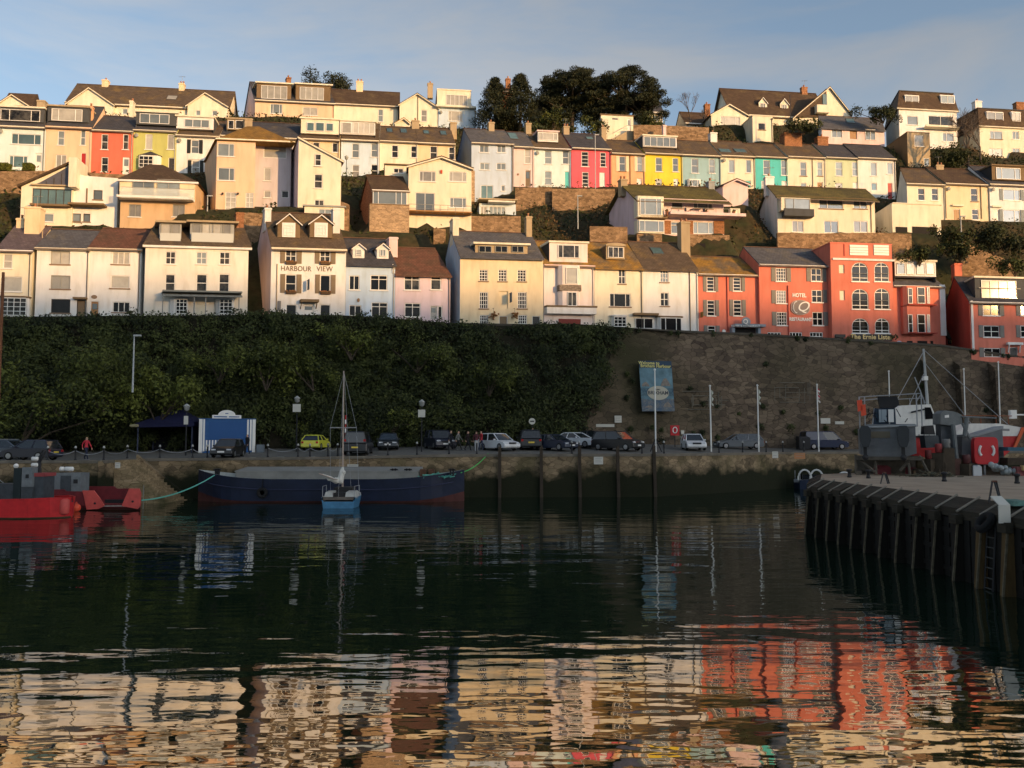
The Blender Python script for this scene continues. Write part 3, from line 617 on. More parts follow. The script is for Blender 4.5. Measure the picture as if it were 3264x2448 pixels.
# --- the red hotel
GH = 'red hotel buildings'
h = H('P','hotel','red hotel wing with lichen roof, grey shutters and a blue-grey entrance surround',2228,2421,872,1070,'hotel',90.6,group=GH,k=.1)
h.gable(820,'lichen',oh=.05,fascia='white')
h.w('2253 882 2277 929 r4 d;2337 884 2362 928 r4 d;2254 957 2279 1007 r4 d;2338 956 2364 1007 r4 d;2256 1038 2281 1062 s d',shut=(SHG,'b')); h.done()
GRB = mat('entrance_blue_grey',(.26,.31,.36),noise=.1)
h.slab(2331,1036,2428,1044,-.9,.02,GRB,'entrance_canopy'); a = h.rect(2333,1044,2424,1070,-.5); m_ = MB(); m_.box(a[0],-.6,a[1]-.5,a[0]+.3,0,a[3]); m_.box(a[2]-.3,-.6,a[1]-.5,a[2],0,a[3]); m_.box(a[0]+.35,-.05,a[1]-.5,a[2]-.35,-.02,a[3],1); h.B(m_,'entrance',[GRB,mat('dark_doorway',(.012,.01,.01))])
a = h.loc(2379,1040,-.9); text('entrance_lettering','HOTEL & RESTAURANT',.3,WHITE,h.root,(a[0],-.93,a[1]))
m_ = MB(); m_.lathe([(.001,0),(.5,0),(.5,.1),(.001,.1)],(a[0],-.9,a[1]+.5),20,axis='y'); h.B(m_,'round_crest',GRB); text('crest_letter','Q',.7,WHITE,h.root,(a[0],-.94,a[1]+.5))
a = h.loc(2307,1056,-.1); m_ = MB(); m_.lathe([(.001,0),(.2,0),(.2,.05),(.001,.05)],(a[0],-.15,a[1]),14,axis='y'); h.B(m_,'round_sign',WHITE); h.pipe(2317,875,1055,col='redshade')
a = h.loc(2237,1003,-.4); m_ = MB(); m_.box(a[0]-.03,-.7,a[1]-.3,a[0]+.03,-.1,a[1]+.3); h.B(m_,'hanging_sign',mat('ochre_sign',(.35,.2,.06)))
h = H('E2','hotel','main red hotel block with the Q crest between HOTEL and RESTAURANT lettering',60,648,262,890,'hotel',90.2,group=GH,k=.02)
h.gable(132,'grey',oh=.02,fascia='white')
h.w('188 292 270 402 44 m',shut=(SHG,'b')); h.w('475 295 560 402 22 d',shut=(SHG,'b'))
h.w('190 476 272 582 44 n',shut=(SHG,'l')); h.w('480 472 565 574 22 d',shut=(SHG,'r')); h.w('195 652 277 762 44 m',shut=(SHG,'l')); h.w('486 652 572 762 22 d',shut=(SHG,'r'))
h.w('120 817 230 885 42 m;300 817 402 885 42 m;465 817 572 885 42 m'); h.done(); h.pipe(628,275,880,col='redshade'); h.pipe(285,435,860,col='redshade')
a = h.loc(377,517); text('hotel_lettering','HOTEL',.58,WHITE,h.root,(a[0],-.04,a[1]),bold=.02,sx=.85)
a = h.loc(388,713); text('hotel_lettering','RESTAURANT',.5,WHITE,h.root,(a[0],-.04,a[1]),bold=.02,sx=.82)
a = h.rect(298,553,470,678); cx,cz,hw,hh = (a[0]+a[2])/2,(a[1]+a[3])/2,(a[2]-a[0])/2,(a[3]-a[1])/2
def crest(s): return [(cx+hw*s*(1-.10*(1-abs(sin(2*w))))*cos(w)*(1 if abs(cos(w))<.8 else .98+.0*s), cz+hh*s*sin(w)) for w in [2*pi*i/40 for i in range(40)]]
m_ = MB(); m_.prism(crest(1.0),-.10,-.01); h.B(m_,'crest_border',mat('crest_rim',(.5,.38,.33))); m_ = MB(); m_.prism(crest(.92),-.13,-.1); h.B(m_,'crest',mat('crest_grey',(.26,.22,.20)))
text('crest_letter','Q',1.55,WHITE,h.root,(cx+.2,-.15,cz+.05),sx=1.1,shear=.35)
m_ = MB(); m_.tube([(cx-hw*.3+.42*cos(w)*.9-.1,-.15,cz+.62*sin(w)) for w in [pi*.45+pi*i/12*1.1 for i in range(13)]],.05,6); h.B(m_,'crest_stroke',WHITE)
h = H('E2','hotel','red flat-topped hotel tower with six arched windows and white louvres',650,1155,98,905,'hotel',89.4,group=GH,depth=8)
h.w('805 247 940 404 A d;990 247 1110 404 A d;807 463 943 630 A d;992 458 1114 630 A d;808 703 946 826 A m;996 703 1114 826 A m')
h.w('702 265 747 335 X cream k;708 475 750 555 X cream k;668 835 745 905 D dark'); h.done()
h.slab(648,218,1150,234,-.14,.0,'white','cornice'); m_ = MB(); m_.box(-.05,-.05,h.ze,h.W+.05,8.05,h.ze+.12); h.B(m_,'parapet_coping',paint('hotel')); h.zr=h.ze+.2; h.dr=4; h.slope=0
for x0,x1 in ((788,936),(984,1106)):
    a = h.rect(x0,112,x1,190); lv = MB()
    for i in range(4): zz = a[1]+(a[3]-a[1])*i/3.6; lv.box(a[0],-.09,zz,a[2],-.01,zz+.26)
    h.B(lv,'louvre',WHITE)
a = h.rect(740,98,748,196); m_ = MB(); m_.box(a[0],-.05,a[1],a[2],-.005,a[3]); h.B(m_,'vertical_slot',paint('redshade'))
for x0,x1 in ((805,940),(990,1110)):
    for y0,y1 in ((247,404),(463,630),(703,826)):
        a = h.rect(x0,y0,x1,y1); rl = MB(); zz = a[1]+(a[3]-a[1])*.42
        rl.tube([(a[0],-.12,zz),(a[2],-.12,zz)],.022,6); h.B(rl,'balcony_rail',FRAMEGR)
BLK = mat('pub_sign_black',(.015,.013,.012),rough=.4); GOLD = mat('gold_lettering',(.75,.55,.22),rough=.4)
h.slab(797,834,1128,885,-.16,-.02,BLK,'pub_sign'); a = h.loc(962,858); text('pub_lettering','The Ernie Lister',.72,GOLD,h.root,(a[0],-.19,a[1]),bold=.015)
h.slab(900,886,1060,912,-.14,-.02,mat('sign_cream',(.62,.45,.22)),'pub_panel'); h.slab(668,835,748,862,-.2,-.1,BLK,'menu_board')
for xx,yy in ((780,868),(1150,856)):
    a = h.loc(xx,yy,-.3); m_ = MB()
    for i in range(24): m_.ball((a[0]+random.gauss(0,.3),-.3+random.gauss(0,.12),a[1]+random.gauss(0,.16)),.1,6,4)
    h.B(m_,'flower_trough',mat('dark_leaves',(.05,.05,.02),col2=(.12,.08,.03),nscale=8))
TOWER = h
h = H('E2','hotel','right-hand red hotel wing with red bay windows, white pilaster and glazed attic',1156,1575,432,945,'hotel',90.0,group=GH,depth=7)
h.gable(352,'grey',dr=2.4,oh=.03,fascia='white'); h.dorm(1158,240,1492,360,.35,wins='1170 250 1240 345 1 g;1250 250 1320 345 1 n;1332 250 1402 345 1 n;1412 250 1482 345 1 n',face='white',roofcol='cream',ov=.12,back=5)
h.done(); h.bay(1236,440,1460,600,.8,'hotel','1338 450 1402 584 s d;1262 455 1300 584 s m;1418 450 1440 584 1 n',chamf=.3); h.slab(1230,596,1462,606,-.95,-.0,'redshade','bay_sill')
h.bay(1240,606,1462,828,.78,'hotel','1340 672 1404 822 s d;1264 672 1302 822 s m;1420 672 1442 822 1 n',chamf=.3); h.slab(1235,826,1466,834,-.95,0,'redshade','bay_sill')
h.w('1342 888 1420 945 1 d;1255 895 1300 945 1 d') if False else None
for x0,x1 in ((1342,1420),(1256,1300),(1448,1468)):
    a = h.rect(x0,888,x1,945); m_ = MB(); m_.box(a[0],-.09,a[1]-.3,a[2],-.02,a[3]); h.B(m_,'dark_doorway',mat('dark_doorway',(.012,.01,.01)))
h.slab(1525,430,1568,845,-.12,.0,'white','pilaster')
a = h.loc(1190,905,-.1); m_ = MB(); m_.lathe([(.001,0),(.32,0),(.32,.05),(.001,.05)],(a[0],-.2,a[1]),16,axis='y',sy=.8); h.B(m_,'round_sign',mat('sign_pale_blue',(.45,.5,.65)))
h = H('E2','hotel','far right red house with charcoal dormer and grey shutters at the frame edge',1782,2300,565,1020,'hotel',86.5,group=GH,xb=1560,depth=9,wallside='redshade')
h.gable(372,'slate',oh=.05,fascia='white')
h.dorm(1812,378,2262,545,.5,wins='1862 395 2150 540 4 m',face='charcoal',roofcol='cream',ov=.1); h.slab(1845,455,2185,461,.3,.34,FRAMEGR,'balcony_rail',off=.3)
h.w('1877 582 2010 682 22 d;2185 582 2260 682 22 d;1882 762 2012 858 22 d;2185 762 2260 858 22 d;1887 945 2020 1020 2 d k',shut=(SHG,'b'))
h.w('2096 940 2160 1020 D dark'); h.done(); h.slab(1783,560,1800,985,-.1,0,'white','pilaster'); h.slab(2066,903,2192,922,-.5,.0,'white','portico')
for xx in (2080,2172): a = h.loc(xx,922); m_ = MB(); m_.tube([(a[0],-.4,a[1]),(a[0],-.05,a[1]-.8)],.07,6); h.B(m_,'bracket',WHITE)
h.chim(1632,262,1692,376,5.5,m='hotel',pots=0,dz=1.2)
# passage building with the second pub sign
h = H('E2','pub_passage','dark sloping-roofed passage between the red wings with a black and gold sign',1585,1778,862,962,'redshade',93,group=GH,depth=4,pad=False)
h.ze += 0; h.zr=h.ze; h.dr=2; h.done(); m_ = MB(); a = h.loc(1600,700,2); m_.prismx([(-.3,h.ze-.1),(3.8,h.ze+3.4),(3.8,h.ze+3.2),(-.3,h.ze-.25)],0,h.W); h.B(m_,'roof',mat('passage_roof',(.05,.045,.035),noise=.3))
h.slab(1588,884,1775,915,-.2,-.02,BLK,'pub_sign'); a = h.loc(1682,898); text('pub_lettering','The Ernie Lister',.42,GOLD,h.root,(a[0],-.22,a[1])); h.slab(1625,916,1722,934,-.16,-.02,mat('sign_cream',(.62,.45,.22)),'pub_panel')
# =================================================================== SECOND TIER
G2 = 'houses of the middle tier'
h = H('L','modern_house','modern white house with teal glass wall under a slanting roofline, middle tier far left',200,722,290,700,'cream',102,group=G2,depth=8)
h.w('325 320 720 482 5 t k') if False else None
top = [(0,h.loc(200,300)[1]),(h.loc(722,300)[0],h.loc(722,62)[1])]
h.w('435 570 540 655 1 g'); h.w('325 322 718 484 5 t kB'); h.done(top=top); h.zr=top[1][1]; h.dr=4; h.slope=0
m_ = MB(); (x0,z0),(x1,z1) = (-.3,top[0][1]-.15),(h.W,top[1][1]); m_.prism([(x0,z0),(x1,z1),(x1,z1+.25),(x0,z0+.25)],-.4,8.2); h.B(m_,'roof',slate('dbrown'))
a,b,c_,d_ = h.loc(330,285),h.loc(700,285),h.loc(700,95),h.loc(400,262); m_ = MB(); m_.prism([a,b,c_,d_],-.06,-.01); h.B(m_,'roof_glazing',mat('slate_panels',(.10,.10,.12),rough=.3,noise=.2))
for i in range(4):
    u = 470+ i*75; p,q = h.loc(u,284),h.loc(u,262-(u-400)*.52+20); m_ = MB(); m_.box(p[0]-.04,-.1,p[1],p[0]+.04,-.05,q[1]-.05); h.B(m_,'glazing_bar',FRAMEDK)
h.slab(318,284,722,298,-.3,0,'tan','ledge'); h.slab(325,488,722,508,-.7,0,'brown','ledge')
h.slab(722,30,800,325,-.9,2.5,'cream','fin_wall')
h = H('L','modern_house','white wing of the slanting modern house with one square window, half in shade',722,1175,205,700,'white',102.3,group=G2,depth=7)
h.w('940 335 1032 432 1 g KB;725 572 815 655 1 g KB;838 572 908 655 1 g KB'); h.done(top=[(0,h.loc(722,160)[1]),(h.loc(860,0)[0],h.loc(860,190)[1]),(h.W,h.loc(1175,215)[1])]); h.slab(722,490,1080,510,-1.2,0,'moss' if 'moss' in PAINTS else 'brown','ledge'); h.slab(870,318,882,490,-.1,0,'brown','timber_post')
h = H('L','stone_house','brick and glass house with hipped roof and glass balcony above a tan brick storey',1205,1962,235,725,'tanlit',101,group=G2,depth=8)
h.w('1298 478 1420 605 2 n Y;1738 478 1860 605 2 n Y'); h.hip(1500,1640,78,'dbrown',dr=4); h.done()
h.slab(1205,240,1962,425,-.06,-.005,'cream2','upper_storey')
r1 = h.rect(1335,228,1555,424,-.06); h.window(*r1,-.1,(1,1),(1,),'g','kY'); r1 = h.rect(1582,228,1812,424,-.06); h.window(*r1,-.1,(1,1),(1,),'g','kY')
h.slab(1210,424,1960,446,-1.3,0,'white','balcony_floor')
r1 = h.rect(1212,315,1958,424,-1.25); m_ = MB(); m_.box(r1[0],-1.26,r1[1],r1[2],-1.24,r1[3]); gm = bpy.data.materials.new('clear_glass'); gm.use_nodes = True
p_ = gm.node_tree.nodes['Principled BSDF']; p_.inputs['Base Color'].default_value=(.75,.8,.75,1); p_.inputs['Roughness'].default_value=.05; p_.inputs['Alpha'].default_value=.35; CLEAR = gm
h.B(m_,'glass_balustrade',CLEAR)
m_ = MB(); m_.tube([(r1[0],-1.25,r1[3]),(r1[2],-1.25,r1[3])],.03,6); h.B(m_,'handrail',FRAMEGR)
# dormer-like polygon of the roof behind, tall peach house
h = H('B','apartment_house','tall peach house with lichen hipped roof and white corner windows',320,776,770,1580,'peach',102.5,group=G2,depth=9,xb=182,wallside='peach')
h.w('345 800 542 952 21 g;350 1085 545 1236 21 g'); h.w('655 290 845 640 24 n k;1010 300 1152 640 24 n k',f='NN'); h.gable(600,'orange',dr=3.6,fascia='cream',oh=.2) if False else None
hz = h
m_ = MB(); W2 = h.loc(1190,770,1.5)[0]; ax = h.loc(690,600,3.5); bx = h.loc(830,600,3.5); z0=h.ze-.05
m_.add([(-.3,-.35,z0),(W2+.3,-.35,z0),(W2+.3,8.5,z0),(-.3,8.5,z0),(ax[0],3.5,ax[1]),(bx[0],3.5,bx[1])],[(0,1,5,4),(1,2,5),(2,3,4,5),(3,0,4),(3,2,1,0)]); h.B(m_,'roof',slate('orange')); h.zr=ax[1]; h.dr=3.5; h.slope=0
h.slab(316,762,1192,778,-.32,-.02,'cream','fascia'); h.done(); h.chim(655,520,745,620,4.5,m='tan',pots=0)
for xx in (405,585): a = h.loc(xx,1390,-.2); m_ = MB(); m_.ball((a[0],-.2,a[1]),.14,8,6); h.B(m_,'wall_lamp',FRAMEDK)
h = H('B','apartment_house','recess of the tall peach house, coloured lilac-grey for its shade, with one wide blind-drawn window',776,1196,776,1560,'peachshade',103.9,group=G2,depth=6,k=.0)  # peach wall continues here; its shade is put into the greyer colour
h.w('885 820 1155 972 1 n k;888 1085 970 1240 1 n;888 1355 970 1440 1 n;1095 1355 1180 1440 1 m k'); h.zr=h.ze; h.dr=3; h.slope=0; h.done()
h = H('B','apartment_house','pale yellow tall house with a roof slanting down to the right, middle tier',1285,1792,1010,1560,'cream',100.4,group=G2,depth=8,xb=1190,wallside='lilac')  # lilac side wall: shade mixed into the colour of a cream house
zt = [(0,h.loc(1285,735)[1]),(h.W,h.loc(1792,1012)[1])]
h.w('1490 928 1562 1066 s m;1482 1160 1578 1326 s m;1485 1462 1595 1560 2 m k'); h.done(top=zt); h.zr=zt[0][1]; h.dr=3; h.slope=0
m_ = MB(); m_.prism([(-.15,zt[0][1]),(h.W+.3,zt[1][1]-.15),(h.W+.3,zt[1][1]+.02),(-.15,zt[0][1]+.17)],-.2,8); h.B(m_,'roof',[slate('red')]); 
m_ = MB(); m_.prism([(-.15,zt[0][1]-.1),(h.W+.25,zt[1][1]-.2),(h.W+.25,zt[1][1]-.02),(-.15,zt[0][1]+.08)],-.26,-.2); h.B(m_,'bargeboard',paint('cream'))
# terrace with glass screen below it
h = H('B2','terrace_shelter','cream balcony shelter with slim posts and glass screen behind the guest house chimney',1362,1830,72,330,'cream',98,group=None,depth=3,cat='shelter')
h.zr=h.ze; h.dr=1; h.slope=0; h.flat(col='grey',th=.12,oh=.2); h.w('1530 95 1680 200 2 g k'); h.done()
h = H('K','stone_house','small stone-based house with mossy roof and wide white corner window, left of the cream gable',735,1185,412,960,'stonewall',99.5,group=G2,depth=7,xb=585,wallside='brick')
h.gable(245,'dbrown',dr=3.0,fascia='white',oh=.15); h.done(); h.slab(738,424,1182,612,-.25,0,'cream','corner_bay'); r1=h.rect(742,436,1172,602,-.25); h.window(*r1,-.29,(1,3.2,1,1),(1,),'g','k')
h.slab(692,612,1188,960,-.5,-.0,'stonewall','stone_base'); h.slab(690,608,1190,620,-.55,0,'brown','ledge')
h = H('K','cream_house','large cream house with a broad low gable, balcony rail and glazed doors',1188,1985,130,900,'cream',100.5,group=G2,depth=9)
tp = h.fgable(1610,8,'dbrown',col='cream',yl=122,yr=150)
h.w('1330 180 1532 310 131 n;1702 187 1920 312 131 n;1280 450 1522 706 2 g k;1712 512 1920 640 131 g'); h.done(top=tp); h.slab(1190,712,1985,728,-1.2,0,'wood','balcony_floor')
r1 = h.rect(1200,608,1980,712,-1.1); m_ = MB(); m_.tube([(r1[0],-1.15,r1[3]),(r1[2],-1.15,r1[3])],.03,6); m_.tube([(r1[0],-1.15,(r1[3]+r1[1])/2),(r1[2],-1.15,(r1[3]+r1[1])/2)],.015,6)
for i in range(9): xx = r1[0]+(r1[2]-r1[0])*i/8; m_.tube([(xx,-1.15,r1[1]),(xx,-1.15,r1[3])],.025,6)
h.B(m_,'balcony_rail',FRAMEGR); h.slab(1975,165,2030,560,.2,1.2,'stonewall','stone_quoin')
a = h.loc(1607,190); m_ = MB(); m_.box(a[0]-.12,-.15,a[1]-.2,a[0]+.12,0,a[1]+.2); h.B(m_,'alarm_box',mat('alarm_red',(.5,.08,.03)))
h = H('K','house_extension','cream lean-to extension with a small two-light window beside the broad gable',892,1190,100,420,'cream',103,group=G2,depth=4)
h.zr=h.ze; h.dr=2; h.slope=0; h.w('1005 142 1130 205 2 m'); h.done(); h.slab(885,96,1195,106,-.3,3,'brown','roof')
# --- pink chalet
h = H('G','chalet_house','pink balcony house with mossy roof and white glazed bay, below the yellow and sage houses',528,1640,292,745,'pink',99.5,group=G2,depth=7.5,xb=170,wallside='lilac')  # the side wall's purple shade is given as a lilac colour
h.gable(140,'moss',dr=3.2,oh=.5,front=.9,fascia='pink'); h.w('970 312 1116 420 1 g K;1250 316 1496 420 131 g K;960 592 1112 742 t1 g k;1245 592 1505 745 131 g k'); h.done()
h.slab(878,578,958,746,-.05,-.0,'brick','brick_panel'); h.slab(1114,578,1243,746,-.05,0,'brick','brick_panel'); h.slab(1508,578,1640,746,-.05,0,'brick','brick_panel')
h.bay(530,262,872,530,.9,'cream','560 292 835 506 131 g',chamf=.1); h.bay(535,568,880,738,.9,'cream','548 578 868 722 131 g',chamf=.1); h.slab(528,530,872,566,-.9,0,'brown','bay_band')
h.slab(868,512,1822,548,-1.6,0,'pink','balcony_floor'); r1=h.rect(870,415,1820,512,-1.55); m_=MB(); m_.tube([(r1[0],-1.55,r1[3]),(r1[2],-1.55,r1[3])],.03,6)
for i in range(11): xx=r1[0]+(r1[2]-r1[0])*i/10; m_.tube([(xx,-1.55,r1[1]),(xx,-1.55,r1[3])],.025,6)
h.B(m_,'balcony_rail',FRAMEGR); h.slab(1696,430,1822,510,-.4,0,'cream','screen')
for xx in (910,1412,1765):
    a=h.loc(xx,512,-1.2); m_=MB(); m_.lathe([(.1,0),(.2,.45),(.15,.5),(.14,.5)],(a[0],-1.2,a[1]),8)
    for i in range(9): m_.ball((a[0]+random.gauss(0,.1),-1.2,a[1]+.62+random.gauss(0,.08)),.1,6,4,1)
    h.B(m_,'potted_plant',[mat('terracotta',(.3,.13,.07)),mat('dark_leaves',(.05,.05,.02))])
a=h.loc(1270,505,-.9); m_=MB(); m_.box(a[0]-.6,-1.1,a[1]+.65,a[0]+.6,-.5,a[1]+.7)
for sx_ in (-.5,.5): m_.tube([(a[0]+sx_,-.8,a[1]),(a[0]+sx_,-.8,a[1]+.65)],.03,6)
for sx_ in (-.95,.95): m_.box(a[0]+sx_-.2,-1.0,a[1]+.4,a[0]+sx_+.2,-.6,a[1]+.45); m_.box(a[0]+sx_*1.2-.03,-1.0,a[1]+.0,a[0]+sx_*1.2+.03,-.6,a[1]+.9)
h.B(m_,'garden_furniture',mat('garden_furniture',(.12,.1,.12))); h.chim(300,50,385,150,m='tan',pots=2,dz=.8); h.chim(1425,75,1500,150,m='grey',pots=1,dz=.7)
h = H('G','pink_extension','small pink gabled block standing right of the balcony house',1628,1952,130,400,'pink',103.5,group=G2,depth=5,k=.3)
tp = h.fgable(1782,52,'dbrown',col='pink',yl=128,yr=118,oh=.12); h.done(top=tp)
# --- white house with mossy roof, lower right
h = H('E','chalet_house','white house with long mossy roof and a boxed-out window over a grey balcony',203,1000,992,1290,'cream',99.5,group=G2,depth=7,xb=60,wallside='white')
h.gable(918,'moss',dr=3,oh=.3,front=.8,fascia='brown')
h.w('540 1006 736 1090 12 g K;820 1006 930 1090 2 g K;320 1186 412 1280 2 n k;580 1187 696 1287 2 g k;822 1187 935 1282 2 n k'); h.done()
h.bay(228,1000,470,1104,.9,'cream','262 1006 465 1100 12 g Y',chamf=.05); h.slab(235,1106,476,1165,-1.0,0,'charcoal','balcony_box'); h.pipe(962,1010,1280,col='tan')
a=h.loc(640,1287,-.6); h.chim(95,830,165,915,3.5,m='white',pots=1,dz=.8)
# --- right hand row above the shrubs
h = H('E','terraced_house','pale yellow house with brown roof beside the white car shelter',1265,1576,882,1185,'cream',105.5,group=G2,depth=8,xb=1175,wallside='white')
h.gable(768,'brown',fascia='cream',oh=.1); h.w('1345 922 1400 1022 s m;1457 922 1510 1022 s m'); h.done(); h.chim(1492,738,1552,800,m='tan',pots=2); h.pipe(1570,885,1165,col='tan')
h = H('E','terraced_house','deep yellow house with red-brown door, right of the pale yellow one',1577,1938,882,1185,'cream2',105.5,group=G2,depth=8)
h.gable(768,'dbrown',fascia='cream',oh=.05); h.w('1777 922 1835 1030 s m K;1787 1092 1842 1180 s m;1637 1092 1692 1180 D wood'); h.done(); h.slab(1620,1058,1712,1072,-.3,0,'cream','door_hood'); h.pipe(1857,885,1170,col='brown')
h = H('E','terraced_house','white house with slate-blue shutters and a dark boxed dormer at the right edge',1940,2300,888,1200,'white',105.3,group=G2,depth=8)
h.gable(752,'slate',fascia='cream',oh=.05); h.dorm(1950,746,2290,858,.4,wins='1982 757 2180 850 131 g',face='brown',roofcol='brown',side='dark')
h.w('2042 932 2180 1020 21 g;2042 1097 2182 1198 21 g',shut=(SHS,'b')); h.w('1965 1097 2010 1190 D white'); h.done(); h.slab(1945,1068,2020,1080,-.3,0,'cream','door_hood')
h = H('E','car_shelter','white rendered car shelter on square pillars below the pale yellow house',1140,1538,1050,1292,'cream',99.5,cat='carport',depth=5,xb=1000,group=None)
h.zr=h.ze; h.dr=2; h.slope=0
for x0,x1 in ((1165,1260),(1300,1500)): r_=h.rect(x0,1238,x1,1292); h.slab(x0,1238,x1,1300,-.05,-.01,mat('dark_doorway',(.012,.01,.01)),'shade_panel')  # solid near-black panels; shade inside the open bays given as colour
h.done(); h.slab(1138,1046,1540,1054,-.1,5,'cream','coping')
# =================================================================== THE LONG COLOURED TERRACES
G3 = 'coloured terraced houses'
DU = 113
h = H('A','terraced_house','pale mint house with a wide grey dormer and two clipped bushes by its glass doors',-40,521,592,1135,'mint',DU,group=G3)
h.gable(362,'slate',fascia='cream',oh=.05); h.dorm(0,385,520,545,.5,wins='8 405 475 540 131 m',face='charcoal',roofcol='cream'); h.w('132 688 482 812 131 t;105 945 322 1083 131 t k;412 915 492 1112 D white g'); h.done()
h = H('A','terraced_house','peach house with grey boxed dormer and crimson front door',526,1065,598,1135,'peach',DU,group=G3)
h.gable(352,'slate',fascia='peach',oh=.05); h.dorm(560,375,1042,545,.5,wins='607 397 970 540 131 n',face='charcoal',roofcol='tan'); h.w('677 652 757 822 s g;945 642 1005 822 s g;655 932 780 1082 2 n;947 912 1010 1132 D reddoor'); h.done(); h.chim(1048,372,1098,450,1.5,m='orange',pots=1,dz=.5)
h = H('A','terraced_house','coral red house with plain dark roof and white sash windows, upper left terrace',1066,1556,640,1170,'coral',DU,group=G3)
h.gable(478,'slate',fascia='cream',oh=.05); h.w('1190 692 1270 872 s m;1445 692 1510 872 s m;1190 962 1272 1135 s m;1440 962 1522 1165 D white g'); h.done(); h.chim(450,305,545,350,m='tan',pots=0)
h = H('A','terraced_house','olive green house with white three-light dormer and pyramid-roofed bay window',1557,2064,640,1150,'olive',DU,group=G3)
h.gable(478,'slate',fascia='cream',oh=.05); h.dorm(1600,442,2085,585,.5,wins='1642 456 1992 570 111 g',face='charcoal',roofcol='cream'); h.w('1707 692 1790 872 1 n;1967 692 2045 872 1 n;1977 967 2050 1135 D dark'); h.done()
h.bay(1622,938,1882,1092,.6,'white','1632 948 1800 1085 33 m',roof='pyr'); h.chim(1535,310,1575,400,m='cream',pots=1)
h = H('P','terraced_house','white house with tall black shutters and a ground-level black and white door surround',560,694,430,556,'white',DU,group=G3)
h.gable(385,'brown',fascia='cream',oh=.05); h.dorm(562,374,681,411,.5,wins='588 381 668 407 111 g',face='white',roofcol='cream'); h.w('609 446 634 489 s g;611 512 636 553 s n',shut=(SHD,'b')); h.done(); h.slab(600,491,647,509,-.1,0,'white','panel')
h = H('B','terraced_house','house mostly hidden behind the peach block, dark slate roof and angular glazed dormer',350,1288,715,1150,'cream',DU+1,group=G3)
h.gable(548,'slate',fascia='cream',oh=.0); h.dorm(455,520,668,640,.6,wins='470 530 540 632 1 m;555 530 660 632 1 m',face='tan',roofcol='tan'); h.done(); h.chim(690,518,745,640,2.0,m='tan',pots=0,dz=.6)
h = H('B','terraced_house','cream house with a white three-window dormer above the slanting yellow roof',1290,1775,742,1200,'buff',DU+1,group=G3)
h.gable(560,'brown',fascia='cream',oh=.0); h.dorm(1325,520,1770,688,.4,wins='1392 556 1482 658 1 t;1497 556 1600 660 1 t;1618 564 1706 660 1 t',face='cream',roofcol='cream'); h.w('1465 785 1542 900 1 m;1692 792 1756 905 1 m'); h.done()
h = H('P','terraced_house','pale blue house under a long white glazed dormer, left of the skylit roofs',1086,1208,444,568,'paleblue',DU+1.5,group=G3)
h.gable(392,'brown',fascia='cream',oh=.0); h.dorm(1083,388,1196,429,.4,wins='1090 391 1120 425 1 n;1125 391 1195 427 4 n',face='white',roofcol='cream'); h.w('1122 457 1145 503 s g;1183 457 1203 501 s g;1123 525 1145 566 s n;1183 524 1204 564 s d'); h.done()
h = H('C','terraced_house','cream house with two skylights in a mossy roof, second left of the blue-grey house',36,485,768,1120,'cream',DU+2,group=G3,k=.1)
h.gable(605,'brown',fascia='cream',oh=.0); h.w('180 820 256 967 s m;405 830 472 968 s m'); h.skyl(122,625,190,672); h.skyl(285,630,358,680); h.done(); h.chim(412,540,498,665,m='tan',pots=1)
h = H('C','terraced_house','orange-cream house with small blue skylights directly left of the blue-grey house',486,926,790,1120,'buff',DU+2,group=G3,k=.1)
h.gable(620,'brown',fascia='cream',oh=.0); h.w('630 832 715 984 s m;850 842 922 992 s m'); h.skyl(555,650,620,690); h.skyl(755,655,822,705); h.done(); h.chim(862,562,938,665,m='tan',pots=0)
h = H('C','terraced_house','tall pale grey house with side wall coloured slate-blue for shade and white two-light windows',1115,1606,792,1485,'bluegrey',116,group=G3,depth=8,xb=938,wallside='slateblue')  # darker blue side wall carries its shade in the colour
h.gable(640,'grey',fascia='cream',oh=.08); h.w('1212 822 1318 907 2 g;1417 822 1518 907 2 g;1215 1027 1328 1112 2 g;1412 1030 1520 1112 2 g;1226 1292 1372 1466 2 t k;1466 1292 1512 1362 1 g'); h.skyl(1570,675,1655,755) if False else None; h.done(); h.pipe(1598,800,1470,col='brown')
h.chim(1310,560,1375,640,m='tan',pots=1)
h = H('HH','garden_room','low pale blue garden room with white fascia below the pale grey house',655,1085,330,465,'paleblue',110,cat='garden room',depth=4)
h.zr=h.ze; h.dr=1; h.slope=0; h.w('670 360 745 455 2 n k;770 360 960 460 4 g k'); h.done(); h.slab(640,298,1092,312,-1.2,4,'tan','terrace_edge'); h.slab(755,313,1065,334,-1.0,.2,'white','fascia')
h = H('C','terraced_house','narrow pink house between the tall grey house and the mint house',1612,1852,832,1310,'pink',118,group=G3,k=.15)
h.gable(670,'grey',fascia='cream',oh=.0); h.w('1742 865 1812 1040 s n;1747 1112 1812 1308 D brown g'); h.skyl(1575,678,1655,755); h.done()
o = MB(); a = h.loc(1662,1165); o.lathe([(.001,0),(.16,0),(.16,.05),(.001,.05)],(a[0],-.06,a[1]),12,axis='y'); h.B(o,'plaque',SILL)
h = H('P','terraced_house','pale mint house with small white dormer, left neighbour of the crimson house',1703,1820,471,598,'mint',118,group=G3,k=.12)
h.gable(425,'brown',fascia='white',oh=.0); h.dorm(1714,421,1779,452,1.0,wins='1716 424 1777 447 131 n',face='white',roofcol='pink'); h.w('1736 480 1758 523 s g;1793 481 1813 523 s g;1736 545 1758 590 s g;1800 546 1815 598 D teal'); h.done(); h.chim(1674,395,1691,422,m='tan',pots=1); h.chim(1794,405,1812,434,m='tan',pots=2)
